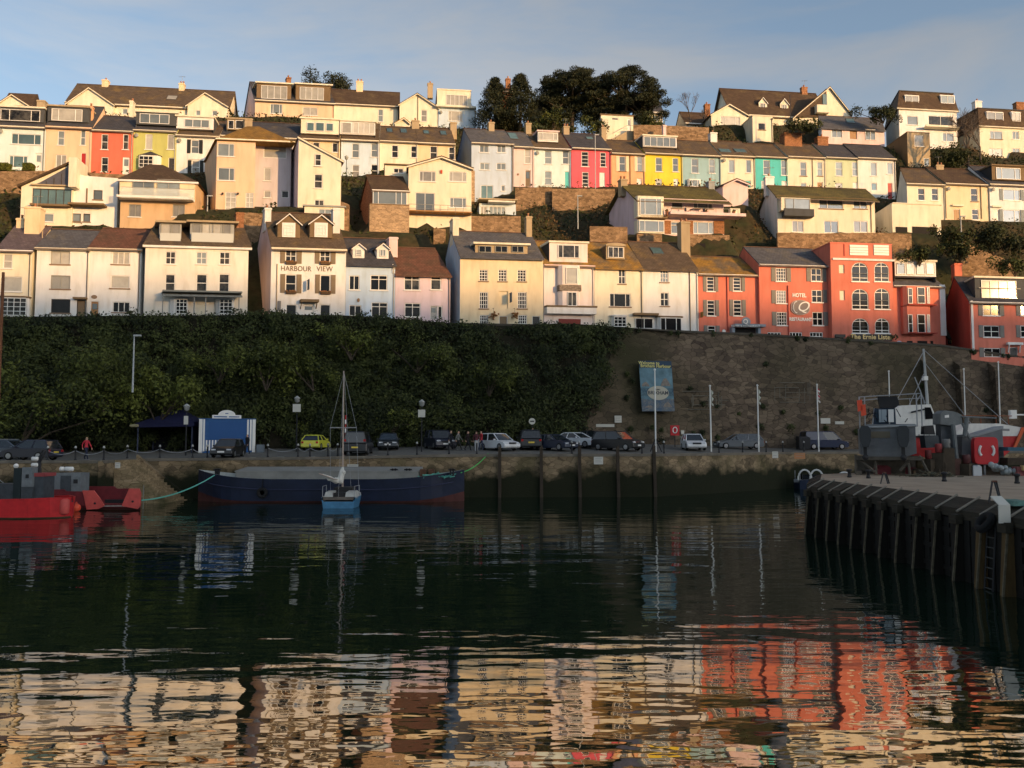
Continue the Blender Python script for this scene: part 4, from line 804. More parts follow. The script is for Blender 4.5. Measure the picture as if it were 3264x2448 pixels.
h = H('D','terraced_house','crimson house with white door and slate roof in the long terrace',80,546,852,1328,'rose',118,group=G3,k=.15)
h.gable(692,'slate',fascia='cream',oh=.0); h.w('197 897 280 1072 r4 m;417 907 485 1077 r4 m;205 1137 282 1310 r4 m;410 1142 475 1322 D white'); h.skyl(262,727,330,755); h.done(); h.chim(420,620,475,720,m='tan',pots=1)
h = H('D','terraced_house','orange house with cream shutters beside the crimson house',550,944,912,1312,'orange',118,group=G3,k=.12)
h.gable(768,'brown',fascia='cream',oh=.0); h.w('640 952 715 1128 s g K;850 952 914 1130 s g K',shut=(SHW,'b')); h.w('637 1217 697 1310 s g k;848 1212 905 1310 D white'); h.done(); h.pipe(768,925,1300,col='brown')
h.dorm(920,722,1315,845,.9,wins='930 728 1305 840 5 g',face='white',roofcol='cream')
h = H('D','terraced_house','bright yellow house under the long five-light dormer',945,1386,912,1312,'yellow',118,group=G3,k=.12)
h.gable(770,'brown',fascia='cream',oh=.0); h.w('1068 967 1146 1132 s g;1268 972 1336 1134 s g;1068 1217 1142 1312 1 n k;1280 1217 1335 1312 D white'); h.done(); h.chim(1150,590,1185,690,6,m='pink',pots=0,dz=.5)
h = H('D','terraced_house','sage green house with white bay window, right of the yellow house',1387,1836,932,1320,'sage',118,group=G3,k=.1)
h.gable(775,'brown',fascia='cream',oh=.0); h.w('1490 977 1572 1150 s g;1696 980 1765 1152 s g;1712 1222 1772 1320 D teal'); h.done(); h.bay(1450,1218,1602,1320,.5,'white','1470 1228 1585 1310 131 g',chamf=.15)
h = H('P','terraced_house','cream house with two blue skylights between the sage and turquoise houses',2299,2408,495,598,'cream',118,group=G3,k=.08)
h.gable(452,'brown',fascia='cream',oh=.0); h.w('2323 509 2342 551 1 g;2378 509 2395 551 1 g;2377 575 2394 598 D teal'); h.skyl(2297,475,2328,486); h.skyl(2345,475,2376,486); h.done(); h.chim(2261,425,2282,462,m='white',pots=1)
h = H('E','terraced_house','turquoise house with white sash windows in the long terrace',24,286,662,935,'teal',118,group=G3,k=.05)
h.gable(565,'brown',fascia='cream',oh=.0); h.w('85 692 140 812 s g;230 692 276 817 s g;235 862 280 930 D white;70 862 130 930 s n k'); h.done()
h = H('E','terraced_house','plain cream house right of the turquoise house, broad brown chimney stack above',287,597,662,940,'cream',118,group=G3,k=.05)
h.gable(565,'brown',fascia='cream',oh=.0); h.w('385 707 437 822 s g K;525 707 567 822 s g K;390 877 436 930 1 g k;525 872 570 940 D wood'); h.done(); h.chim(238,482,378,572,m='brick',pots=0,dz=1.6); h.chim(515,508,600,580,m='brick',pots=1,dz=1); h.pipe(485,672,910,col='tan')
h = H('E','terraced_house','pale green house next to the right-hand end of the long terrace',600,864,668,950,'palegreen',118,group=G3,k=.03)
h.gable(568,'slate',fascia='cream',oh=.0); h.w('675 707 730 822 s g;810 707 856 822 s g;672 877 730 930 s n k;815 872 858 930 D white'); h.done()
h = H('E','terraced_house','white end-of-terrace house with scarlet door in shade',865,1172,672,1010,'white',118,group=G3,k=0)
h.gable(572,'slate',fascia='cream',oh=.1); h.w('960 712 1010 822 1 g;1095 712 1142 808 1 g;965 877 1012 940 1 t k;1100 877 1140 1008 D reddoor'); h.done()
# =================================================================== TOP OF THE HILL
G4 = 'houses on the hilltop'; DW = 138
h = H('A','hilltop_house','cream gable end with dark slate roof at the left edge of the skyline',-60,342,362,500,'cream',DW,group=G4,depth=9)
tp = h.fgable(145,232,'dbrown',col='cream',yl=362,yr=362,oh=.3); h.done(top=tp)
m_ = MB(); m_.prismx([(3,h.ze+.2),(6.5,h.ze+4.6),(10,h.ze+.2)],-1,h.loc(400,210,5)[0]); h.B(m_,'cross_roof',slate('dbrown'))
def longhouse(f,label,x0,x1,ye,yb,yr,wall,rm,D,gables,depth=9,**k):
    h = H(f,'hilltop_house',label,x0,x1,ye,yb,wall,D,group=G4,depth=depth,**k); h.gable(yr,rm,dr=depth/2,oh=.3,fascia='cream')
    return h
h = longhouse('P','long cream hilltop house with two front gables and two chimneys, left skyline',212,724,335,378,278,'cream','brown',DW,None)
h.w('305 342 321 368 1 g;390 346 407 364 1 g'); h.done(); h.chim(327,257,347,302,m='buff',pots=1); h.chim(572,268,589,312,m='buff',pots=2); h.skyl(535,305,565,318,gl='n')
for xa,xb_,ap,ya,yl_ in ((213,361,285,281,330),(597,724,655,297,336)):
    g_ = H('P','gable_wing',None,xa,xb_,yl_,376,'cream',DW-.7,depth=5,pad=False); g_.root.parent = h.root; g_.root.location = ((g_.O[0]-h.O[0])*h.u[0]+(g_.O[1]-h.O[1])*h.u[1], -(g_.O[0]-h.O[0])*h.u[1]+(g_.O[1]-h.O[1])*h.u[0], g_.O[2]-h.O[2]); g_.root.rotation_euler=(0,0,0)
    for kk in ('label','category','group'):
        if kk in g_.root: del g_.root[kk]
    tp = g_.fgable(ap,ya,'brown',col='cream',yl=yl_,yr=yl_+4,oh=.25)
    if xa > 500: g_.w('624 351 639 368 1 g;676 352 693 368 1 g')
    g_.done(top=tp)
h = H('P','hilltop_house','cream house with two big flat-roofed glazed dormers, left of centre on the skyline',812,1065,322,376,'peach',DW,group=G4,depth=10,xb=776,wallside='pink')
h.gable(268,'slate',dr=4.5,oh=.15,fascia='cream')
h.dorm(818,268,928,319,.4,wins='832 274 915 316 4 n',face='brown',roofcol='cream',ov=.3,side='dark'); h.dorm(943,272,1053,322,.4,wins='955 279 1032 319 4 n',face='brown',roofcol='cream',ov=.3,side='brown')
h.w('862 331 900 362 131 g;965 342 1012 368 2 n'); h.done(); h.chim(912,249,926,264,m='brick',pots=1)
h = longhouse('P','long cream hilltop house with grey roof and a broad gable, centre skyline',1050,1268,332,410,289,'cream','dbrown',DW+.5,None)
h.w('1205 348 1221 388 s g'); h.done(); h.chim(1136,261,1157,300,m='buff',pots=2); h.skyl(1075,300,1100,318) if False else None
h = H('C','hilltop_house','cream gabled wing of the long centre house with a drainpipe down its gable',270,724,348,630,'cream',DW-.8,group=G4,depth=8)
tp = h.fgable(480,222,'dbrown',col='cream',yl=346,yr=385,oh=.25); h.w('525 407 592 542 s n'); h.done(top=tp); h.pipe(488,225,620,col='brown')
h = H('C','hilltop_house','flat-topped white and pale blue house with balcony glazing left of the conifers',728,1168,385,640,'paleblue',DW-1,group=G4,depth=8)
h.zr=h.ze+3; h.dr=5; h.slope=0; h.w('845 422 1012 537 131 n'); h.done(); h.dorm(712,180,1110,372,.1,wins='820 232 1070 358 5 n',face='cream',roofcol='cream',ov=.05,back=7); h.slab(820,388,1035,620,-.12,-.02,'cream','cream_panel') if False else None
h.slab(700,372,1168,392,-.7,7,'cream','flat_roof'); h.chim(600,100,662,195,6,m='tan',pots=1,dz=.8)
h = H('C','garden_shed','small cream gabled shed with pyramid roof below the gabled wing',218,392,572,640,'cream',125,cat='shed',depth=3); tp=h.fgable(322,512,'orange',col='cream',yl=570,yr=570,oh=.1); h.done(top=tp)
h = H('Q','hilltop_house','brown brick house with white balcony glimpsed between the conifers and the pines',640,885,395,590,'brown',DW+2,group=G4,depth=7)
h.flat(col='cream',th=.3,oh=.5); h.w('728 432 765 560 2 n k'); h.done(); h.slab(630,565,830,582,-1,0,'white','balcony_floor')
h = H('Q','hilltop_house','brick chimney and roof showing behind the pointed conifers',310,440,285,520,'brick',DW+3,group=G4,depth=6); h.gable(255,'dbrown'); h.done(); h.chim(352,165,400,270,2.5,m='brick',pots=1,dz=.7,potcol=(.5,.25,.12))
h = H('D','garage_block','cream flat-roofed block with outside steps and one door, under the pines',428,808,475,765,'cream',128,cat='outbuilding',depth=7,xb=365,wallside='white')
h.flat(col='brown',th=.15,oh=.15); h.w('552 498 628 525 1 d k;737 507 776 660 D white g'); h.done()
m_=MB(); a=h.loc(735,660,-.8); b=h.loc(560,755,-.8)
for i in range(9): xx=b[0]+(a[0]-b[0])*i/9; zz=b[1]+(a[1]-b[1])*i/9; m_.box(xx,-.95,b[1]-.6,xx+(a[0]-b[0])/9,-.1,zz+.1)
a2=h.loc(820,668,-.8); m_.box(a[0],-.95,b[1]-.6,a2[0],-.1,a[1]+.05); h.B(m_,'steps',paint('tan'))
m_=MB(); m_.tube([(b[0],-.95,b[1]+.9),(a[0],-.95,a[1]+.9),(a2[0],-.95,a[1]+.9)],.03,6); h.B(m_,'handrail',FRAMEGR)
h = H('D','hilltop_house','small cream house with conservatory right of the pines',905,1150,425,560,'cream',DW,group=G4,depth=6); h.gable(290,'slate',oh=.3); h.w('955 470 1020 535 2 n;1040 468 1108 545 2 g'); h.done()
h = H('D','hilltop_house','low cream bungalow gable with brown lean-to roof left of the big cream gable',1420,1720,560,620,'cream',DW-2,group=G4,depth=6); h.gable(440,'dbrown',oh=.1); h.done(); h.chim(1640,345,1700,410,m='brick',pots=1,dz=.8)
h = H('D','hilltop_house','cream gable with one wide picture window below the long dark roof',1725,2142,465,600,'cream',DW-6,group=G4,depth=7)
tp=h.fgable(1930,345,'dbrown',col='cream',yl=462,yr=468,oh=.3); h.w('1832 482 2062 592 131 n'); h.done(top=tp)
h = H('P','hilltop_house','long house with dark roof and two tiny gabled dormers on the right skyline',2338,2640,369,400,'cream',DW-2,group=G4,depth=10)
h.gable(292,'dbrown',dr=5,oh=.5,fascia='cream')
for x0,ap in ((2419,311),(2487,315)): h.dorm(x0,ap+16,x0+26,ap+40,1.6,wins='%d %d %d %d 2 n'%(x0+5,ap+18,x0+21,ap+38),face='cream',rt='gable',apex=(x0+13,ap),ov=.05,side='brown')
h.done(); h.chim(2553,279,2571,306,5,m='brick',pots=1,dz=.7)
h = H('E','hilltop_house','steep cream gable with dark left roof slope at the right end of the skyline',330,800,322,400,'cream',DW-3,group=G4,depth=9)
tp=h.fgable(622,100,'dbrown',col='cream',yl=348,yr=322,oh=.2); h.done(top=tp); h.slab(330,120,598,340,-.05,-.01,mat('shingled_slope',(.07,.055,.04),noise=.3),'dark_cladding') if False else None
m_=MB(); A_=h.loc(330,345,-.1);B_=h.loc(596,110,-.1);C_=h.loc(596,345,-.1); m_.prism([(A_[0],A_[1]),(C_[0],C_[1]),(B_[0],B_[1])],-.25,-.1); h.B(m_,'dark_roof_slope',slate('dbrown')); h.slab(497,262,598,325,-1.2,-.25,'cream','balcony_box'); h.slab(562,160,596,262,-.35,-.25,GL['t'],'glazing')  # flat dark-slate panel over the left half of the gable
h = H('E','hilltop_house','square cream block with single small window in front of the dark-roofed house',0,165,335,550,'cream',127,group=G4,depth=6); h.flat(col='cream',th=.12,oh=.1); h.w('42 388 102 446 1 m K'); h.done()
h = H('E','bungalow','grey-roofed bungalow with a wooden door above the long terrace',565,1075,435,580,'pink',126,group=G4,depth=7,xb=530,wallside='bluegrey')
h.gable(342,'grey',oh=.2,fascia=None); h.w('642 445 727 508 2 g k;917 442 1000 530 2 g k;787 445 850 520 D wood'); h.skyl(765,355,830,390); h.done()
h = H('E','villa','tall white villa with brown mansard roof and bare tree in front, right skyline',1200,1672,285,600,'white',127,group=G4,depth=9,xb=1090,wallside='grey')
h.w('1257 332 1345 405 1 g;1432 332 1632 427 2 m k;1548 470 1638 540 12 g'); h.zr=h.loc(1430,150,1.2)[1]; h.dr=5; h.slope=.1; h.done()
def mansard(h,zt,ins=.8,rm='dbrown'):
    W,d,ze=h.W,h.depth,h.ze; m=MB(); b=[(-.3,-.3,ze),(W+.3,-.3,ze),(W+.3,d+.3,ze),(-.3,d+.3,ze)]; t=[(.4,ins,zt),(W-.2,ins,zt),(W-.2,d-ins,zt),(.4,d-ins,zt)]; m.hexa(b,t); h.B(m,'mansard_roof',slate(rm))
    g=MB(); g.box(-.35,-.38,ze-.14,W+.35,-.02,ze); h.B(g,'fascia',paint('cream')); g=MB(); g.box(.3,ins-.1,zt,W-.1,d-ins+.1,zt+.12); h.B(g,'roof_edge',paint('charcoal'))
mansard(h,h.zr)
for q in ('1240 170 1350 235 2 n','1530 170 1640 235 2 g'):
    v=q.split(); r_=h.rect(*map(float,v[:4]),.35); m_=MB(); m_.box(r_[0]-.1,.2,r_[1]-.1,r_[2]+.1,1.2,r_[3]+.1); d_=h.B(m_,'dormer',WHITE); h.window(*r_,.16,(1,1),(1,),v[5],'k',d_)
h.slab(1395,430,1672,445,-1.2,0,'cream','balcony_floor')
h = H('E','stone_annexe','tall brown rendered annexe with one white window below the white villa',1266,1450,470,745,'tan',121,cat='outbuilding',depth=7,xb=1085,wallside='brown'); h.zr=h.ze; h.dr=3; h.slope=0; h.flat(col='brown',th=.1,oh=.05); h.w('1318 487 1392 580 1 n;1395 675 1440 740 1 g k'); h.done()
h = H('E','villa','white apartment villa with brown mansard at the right edge of the skyline',1860,2300,428,720,'cream',126,group=G4,depth=9,k=0)
h.w('1935 455 2035 522 12 g K;2117 457 2172 522 2 g;1925 596 2037 662 12 n K;2117 596 2177 662 2 g'); h.zr=h.loc(2000,287,1.2)[1]; h.dr=5; h.slope=.1; h.done(); mansard(h,h.zr)
for q in ('1905 305 2035 380','2108 305 2175 380'):
    r_=h.rect(*map(float,q.split()),.35); m_=MB(); m_.box(r_[0]-.1,.2,r_[1]-.1,r_[2]+.1,1.2,r_[3]+.1); d_=h.B(m_,'dormer',WHITE); h.window(*r_,.16,(1,1),(1,),'n','k',d_)
h.chim(1800,215,1855,275,5,m='white',pots=1); h.chim(2135,225,2200,285,5,m='brick',pots=0)
# =================================================================== GROUND, WATER, QUAY, RETAINING WALL
def sheet(name, xs, ys, zf, m, kind='structure'):
    X, Y = np.meshgrid(xs, ys); Z = zf(X, Y); n, k = X.shape
    me = bpy.data.meshes.new(name); v = np.stack([X, Y, Z], -1).reshape(-1, 3)
    i = np.arange((n-1)*(k-1)); a = (i//(k-1))*k + i % (k-1); f = np.stack([a, a+1, a+k+1, a+k], -1)
    me.from_pydata(v.tolist(), [], f.tolist()); me.materials.append(m); me.polygons.foreach_set('use_smooth', [True]*len(me.polygons))
    o = bpy.data.objects.new(name, me); COL.objects.link(o); 
    if kind: o['kind'] = kind
    return o
def snoise(x, y, s=1.0, seed=0):
    r = np.random.default_rng(seed); t = 0
    for i in range(7):
        a, b, p = r.uniform(-1, 1), r.uniform(-1, 1), r.uniform(0, 6.28); f = s*(.5 + i*.45); t = t + np.sin(f*(a*x + b*y)*2 + p)/(1+i*.35)
    return t/3.2
# water
wm = bpy.data.materials.new('harbour_water'); wm.use_nodes = True; t = wm.node_tree; p = t.nodes['Principled BSDF']
p.inputs['Base Color'].default_value = (.005, .016, .009, 1); p.inputs['Roughness'].default_value = .015; p.inputs['IOR'].default_value = 4.5
p.inputs['Specular IOR Level'].default_value = .5
tcn = t.nodes.new('ShaderNodeTexCoord'); prev = None; lk = t.links.new
for (sx_, sy_, sc, dist, det) in ((.33, 1.0, .6, .044, 2), (.36, 1.0, 1.8, .0115, 2), (.5, 1.0, 6.5, .0011, 1)):
    mpn = t.nodes.new('ShaderNodeMapping'); mpn.inputs['Scale'].default_value = (sx_, sy_, 1); mpn.inputs['Rotation'].default_value = (0, 0, .06*sc)
    n = t.nodes.new('ShaderNodeTexNoise'); n.inputs['Scale'].default_value = sc; n.inputs['Detail'].default_value = det; n.inputs['Roughness'].default_value = .45
    bn = t.nodes.new('ShaderNodeBump'); bn.inputs['Strength'].default_value = 1; bn.inputs['Distance'].default_value = dist
    lk(tcn.outputs['Object'], mpn.inputs[0]); lk(mpn.outputs[0], n.inputs['Vector']); lk(n.outputs['Fac'], bn.inputs['Height'])
    if prev: lk(prev.outputs[0], bn.inputs['Normal'])
    prev = bn
lk(prev.outputs[0], p.inputs['Normal'])
sheet('water', np.linspace(-400, 400, 5), np.linspace(-330, 95, 5), lambda x, y: x*0 + .35, wm)
def wally(x):      # line of the retaining wall
    f = np.clip((np.asarray(x, float)-12)/14, 0, 1); return 84.0 + T0*np.asarray(x) + 2.6*f*f*(3-2*f)
def onwall(u, v, off=0.0):
    D = 84.0
    for _ in range(12):
        w = onplane(u, v, D, 0); D = float(wally(w[0])) + off
    return onplane(u, v, D, 0)
# stone with tidal weed
def weedy(nm, base, zl=1.9, c1=(.34,.25,.15), c2=(.12,.09,.055), sc=1.7, weed=(.018,.020,.010)):
    m = stone(nm, c1, c2, sc, moss=((.075,.07,.03), .5, .75, .35)); t = m.node_tree; p = t.nodes['Principled BSDF']; src = p.inputs['Base Color'].links[0].from_socket; lk = t.links.new
    tcn = t.nodes.new('ShaderNodeTexCoord'); sx = t.nodes.new('ShaderNodeSeparateXYZ'); lk(tcn.outputs['Object'], sx.inputs[0])
    n = t.nodes.new('ShaderNodeTexNoise'); n.inputs['Scale'].default_value = .5; n.inputs['Detail'].default_value = 8; lk(tcn.outputs['Object'], n.inputs['Vector'])
    ma = t.nodes.new('ShaderNodeMath'); ma.operation = 'MULTIPLY_ADD'; ma.inputs[1].default_value = 3.2; lk(n.outputs['Fac'], ma.inputs[0]); lk(sx.outputs[2], ma.inputs[2])
    mr = t.nodes.new('ShaderNodeMapRange'); mr.inputs[1].default_value = zl+1.25; mr.inputs[2].default_value = zl+1.95; mr.inputs[3].default_value = 1; mr.inputs[4].default_value = 0; lk(ma.outputs[0], mr.inputs[0])
    mxx = t.nodes.new('ShaderNodeMix'); mxx.data_type = 'RGBA'; lk(mr.outputs[0], mxx.inputs[0]); lk(src, mxx.inputs[6]); mxx.inputs[7].default_value = (*weed, 1); lk(mxx.outputs[2], p.inputs['Base Color'])
    return m
EDGE = [(-130, 60), (-28.6, 60), (-28.6, 66.3), (-17, 67), (-3.3, 68.5), (11, 69), (17, 73.5), (26, 82), (36, 86), (140, 92)]
def zq(x): return np.interp(x, [-29, -15, -5, 10, 25, 60], [3.4, 3.52, 3.70, 3.73, 3.72, 3.72])
def edgey(x): return np.where(np.asarray(x, float) <= -28.6, 60.0, np.interp(x, [e[0] for e in EDGE[2:]], [e[1] for e in EDGE[2:]]))
def zg(x, y): return zq(x) + .055*np.maximum(0, np.asarray(y)-np.maximum(66.3, edgey(x)))
ASPH = mat('asphalt', (.16,.15,.13), rough=.9, noise=.3, nscale=1.1, bump=.3, bscale=40)
gm_ = MB(); ex = sorted(set([-130, -28.6, -28.59] + list(np.linspace(-28.6, 140, 70))))
rows = 8
for xa, xb_ in zip(ex[:-1], ex[1:]):
    ya, yb = float(edgey(xa)), float(edgey(xb_)); wa, wb = max(87.0, float(wally(xa))), max(87.0, float(wally(xb_)))
    if xa == -28.6: continue
    for j in range(rows):
        q = [(xa, ya+(wa-ya)*j/rows), (xb_, yb+(wb-yb)*j/rows), (xb_, yb+(wb-yb)*(j+1)/rows), (xa, ya+(wa-ya)*(j+1)/rows)]
        gm_.add([(x, y, float(zg(x, y))) for x, y in q], [(0, 1, 2, 3)])
tag(gm_.build('quay_ground', ASPH), kind='structure')
qw = thing('quay_wall', 'long old stone quay wall with dark weed along its foot, behind the blue barge', 'quay wall', (0, 0, 0)); WEED = weedy('quay_stone', 0, zl=2.35)
w_ = MB(); c_ = MB()
for (xa, ya), (xb_, yb) in zip(EDGE[:-1], EDGE[1:]):
    n = max(1, int(math.hypot(xb_-xa, yb-ya)/2))
    for i in range(n):
        p0 = (xa+(xb_-xa)*i/n, ya+(yb-ya)*i/n); p1 = (xa+(xb_-xa)*(i+1)/n, ya+(yb-ya)*(i+1)/n); z0, z1 = float(zq(p0[0])), float(zq(p1[0]))
        b0, b1 = (.0, -.12) if xb_ - xa > .1 else (.12, 0); p0b = (p0[0]+b0, p0[1]+b1); p1b = (p1[0]+b0, p1[1]+b1)
        w_.add([(p0b[0], p0b[1]-.25 if b0 == 0 else p0b[1], -3), (p1b[0], p1b[1]-.25 if b0 == 0 else p1b[1], -3), (p1b[0], p1b[1], z1-.02), (p0b[0], p0b[1], z0-.02)], [(0, 1, 2, 3)])
        o1 = -.2 if b0 == 0 else 0; o2 = .2 if b0 else 0
        c_.hexa([(p0[0]+o2, p0[1]+o1, z0-.16), (p1[0]+o2, p1[1]+o1, z1-.16), (p1[0]-o2*1.5, p1[1]-o1*2, z1-.16), (p0[0]-o2*1.5, p0[1]-o1*2, z0-.16)],
                [(p0[0]+o2, p0[1]+o1, z0+.05), (p1[0]+o2, p1[1]+o1, z1+.05), (p1[0]-o2*1.5, p1[1]-o1*2, z1+.05), (p0[0]-o2*1.5, p0[1]-o1*2, z0+.05)])
w_.add([(-28.65, 59.6, -3), (-28.45, 60.05, -3), (-28.45, 60.05, 3.38), (-28.65, 59.6, 3.38)], [(0, 1, 2, 3)]); w_.build('wall_face', WEED, qw); c_.build('coping', mat('quay_coping', (.17,.15,.12), rough=.9, noise=.3, nscale=1.2, bump=.3, bscale=9), qw)
# harbour steps down the wall on the left
st = thing('harbour_steps', 'flight of worn sandy stone steps running down the quay wall to the water', 'steps', (-28.6, 62.8, 0)); s_ = MB(); nst = 17
for i in range(nst):
    xa = .15 + i*.26; zt = 3.4 - i*.215; s_.box(xa, -1.2, -3, xa+.26, 2.5, zt)
s_.build('step_flight', weedy('steps_stone', 0, zl=-.35, c1=(.40,.30,.18), c2=(.24,.18,.10), sc=2.2), st)
s_ = MB(); s_.prism([(0, -3), (4.9, -3), (4.9, .0), (0.1, 3.75)], 2.5, 2.9); s_.build('side_wall', WEED, st)
# hill terrain shaped from where the buildings stand
FRONT = [p_ for p_ in PADS if p_[4] < 22]
fx = [((p_[0]+p_[1])/2, p_[4]) for p_ in sorted(FRONT)]
def zs(x): return np.interp(x, [a for a, _ in fx], [b for _, b in fx]) - .75
GX = np.arange(-150, 171, 1.0); GY = np.concatenate([np.arange(0, 70, .75), np.arange(70, 400, 12)])   # y measured from the wall line
Zt = np.zeros((len(GY), len(GX)))
for i, x in enumerate(GX):
    wy = float(wally(x)); kn = [(0.0, float(zs(x))), (9.0, float(zs(x)))]
    xq = min(max(x, -58), 72)
    cand = sorted([(p_[2]-wally(xq), p_[4]) for p_ in PADS if p_[0]-1.0 <= xq <= p_[1]+1.0 and p_[4] > 22])
    for yf, zb in cand:
        y0 = yf - .7
        while len(kn) > 2 and (kn[-1][0] > y0 - .3 or (kn[-1][1] > zb and kn[-1][0] > y0-4)): kn.pop()
        if y0 > kn[-1][0] + .3: kn += [(y0, zb-.12), (yf+2.8, max(zb-.12, kn[-1][1] if False else zb-.12))]
    yl, zl_ = kn[-1]
    top = max(zl_, 57 - abs(x+10)*.0)
    kn += [(max(yl+3, 58), max(zl_+.2, 55.0)), (max(yl+4, 82), max(zl_+.5, 56.0)), (420, 20)]
    Zt[:, i] = np.interp(GY, [k_[0] for k_ in kn], [k_[1] for k_ in kn])
Zs = Zt.copy()
for _ in range(2): Zs[:, 1:-1] = (Zs[:, :-2] + Zs[:, 1:-1]*2 + Zs[:, 2:])/4
for p_ in PADS:
    if p_[4] <= 22: continue
    ix = np.where((GX >= p_[0]-1) & (GX <= p_[1]+1))[0]
    for i in ix:
        yy = p_[2]-wally(GX[i]); m_ = (GY > yy-3.2) & (GY < yy+.5); Zs[m_, i] = np.minimum(Zs[m_, i], p_[4]-.1)
Xg, Yg = np.meshgrid(GX, GY); Yw = Yg + wally(Xg)
Zs += np.where((Yg > 8) & (Yg < 60), .22*snoise(Xg, Yw, .9, 3), 0)
HM = mat('hill_earth', (.055,.042,.02), rough=.95, noise=.45, nscale=.5, col2=(.03,.035,.014), mask=(.4,.6), bump=.6, bscale=3)
hill = sheet('hill', GX, GY, lambda a, b: Zs, HM); v_ = np.stack([Xg, Yw, Zs], -1).reshape(-1); hill.data.vertices.foreach_set('co', v_); hill.data.update()
def zterr(x, y):
    yy = np.asarray(y) - wally(x); ix = np.clip((np.asarray(x)-GX[0]), 0, len(GX)-1.001); i0 = ix.astype(int); fxx = ix-i0
    jy = np.clip(np.searchsorted(GY, yy)-1, 0, len(GY)-2); fy = np.clip((yy-GY[jy])/(GY[jy+1]-GY[jy]), 0, 1)
    return (Zs[jy, i0]*(1-fxx)+Zs[jy, i0+1]*fxx)*(1-fy) + (Zs[jy+1, i0]*(1-fxx)+Zs[jy+1, i0+1]*fxx)*fy
# street in front of the front row
xs_ = np.linspace(-120, 140, 90); rs = MB()
for a, b in zip(xs_[:-1], xs_[1:]):
    rs.add([(a, wally(a)+.3, zs(a)+.02), (b, wally(b)+.3, zs(b)+.02), (b, wally(b)+4.2, zs(b)+.02), (a, wally(a)+4.2, zs(a)+.02)], [(0, 1, 2, 3)])
tag(rs.build('street', ASPH), kind='structure')
# retaining wall
RW = stone('retaining_stone', (.19,.145,.10), (.075,.056,.042), 1.25, mortar=.5, moss=((.05,.046,.024), .45, .75, .1))
rw = thing('retaining_wall', 'high dark stone retaining wall below the red hotel, sloping down to the right', 'retaining wall', (0, 0, 0))
tops = [(1700, 1040), (1960, 1049), (2230, 1062), (2400, 1068), (2650, 1083), (3000, 1104), (3264, 1142), (3500, 1170)]
tp_ = [onwall(a, b) for a, b in tops]; tp_ = [(-5, float(wally(-5)), tp_[0][2])] + tp_ + [(140, float(wally(140)), tp_[-1][2]-1)]
w_ = MB(); c_ = MB()
for a, b in zip(tp_[:-1], tp_[1:]):
    n = max(1, int((b[0]-a[0])/3))
    for i in range(n):
        p0 = [a[j]+(b[j]-a[j])*i/n for j in range(3)]; p1 = [a[j]+(b[j]-a[j])*(i+1)/n for j in range(3)]
        w_.hexa([(p0[0], p0[1]-1.2, 3), (p1[0], p1[1]-1.2, 3), (p1[0], p1[1]+.45, 3), (p0[0], p0[1]+.45, 3)], [(p0[0], p0[1], p0[2]), (p1[0], p1[1], p1[2]), (p1[0], p1[1]+.45, p1[2]), (p0[0], p0[1]+.45, p0[2])])
        c_.hexa([(p0[0], p0[1]-.1, p0[2]-.02), (p1[0], p1[1]-.1, p1[2]-.02), (p1[0], p1[1]+.55, p1[2]-.02), (p0[0], p0[1]+.55, p0[2]-.02)], [(p0[0], p0[1]-.1, p0[2]+.2), (p1[0], p1[1]-.1, p1[2]+.2), (p1[0], p1[1]+.55, p1[2]+.2), (p0[0], p0[1]+.55, p0[2]+.2)])
w_.build('wall_face', RW, rw); c_.build('coping', mat('wall_coping', (.07,.06,.045), noise=.3, nscale=1.5), rw)
for u, w0 in ((2945, 26), (3050, 36), (3160, 36), (3275, 40)):     # sloping-topped buttresses
    a = onwall(u, 1150 + (u-2945)*.05); b = MB(); x0, x1 = a[0]-.5, a[0]+.55
    b.hexa([(x0, a[1]-2.1, 3), (x1, a[1]-2.1, 3), (x1, a[1], 3), (x0, a[1], 3)], [(x0, a[1]-1.5, a[2]-.5), (x1, a[1]-1.5, a[2]-.5), (x1, a[1], a[2]+.25), (x0, a[1], a[2]+.25)])
    b.build('buttress', RW, rw)
WEEDC = []
for k in range(60):
    u = RNG.uniform(1960, 3264); vtop = np.interp(u, [q[0] for q in tops], [q[1] for q in tops]); f = RNG.random()**.25 if k % 4 else 1-.3*RNG.random()**2
    v = vtop + 8 + (1415-vtop)*f*.97 if k % 4 else vtop + RNG.uniform(-1, 5); w = onwall(u, v, -.1-1.15*((v-vtop)/(1420-vtop))); WEEDC.append((w[0], w[1], w[2], RNG.uniform(.06, .2)*(2.2 if f > .8 and k % 2 else 1)))
# slope behind the ivy: solid earth bank from the car park up to the street
xs_ = np.linspace(-130, 12, 60); bk = MB()
for a, b in zip(xs_[:-1], xs_[1:]):
    for j in range(6):
        f0, f1 = j/6, (j+1)/6; P_ = lambda x, f: (min(x, 6.0+4.9*f), float(wally(x))-2.6*(1-f)-.25, 3.4+(float(zs(x))-3.35)*f)
        bk.add([P_(a, f0), P_(b, f0), P_(b, f1), P_(a, f1)], [(0, 1, 2, 3)])
    bk.add([(a, wally(a)-.25, zs(a)+.05), (b, wally(b)-.25, zs(b)+.05), (b, wally(b)+.5, zs(b)+.05), (a, wally(a)+.5, zs(a)+.05)], [(0, 1, 2, 3)])
tag(bk.build('bank', mat('bank_soil', (.02,.018,.01), rough=1, noise=.3)), kind='structure')
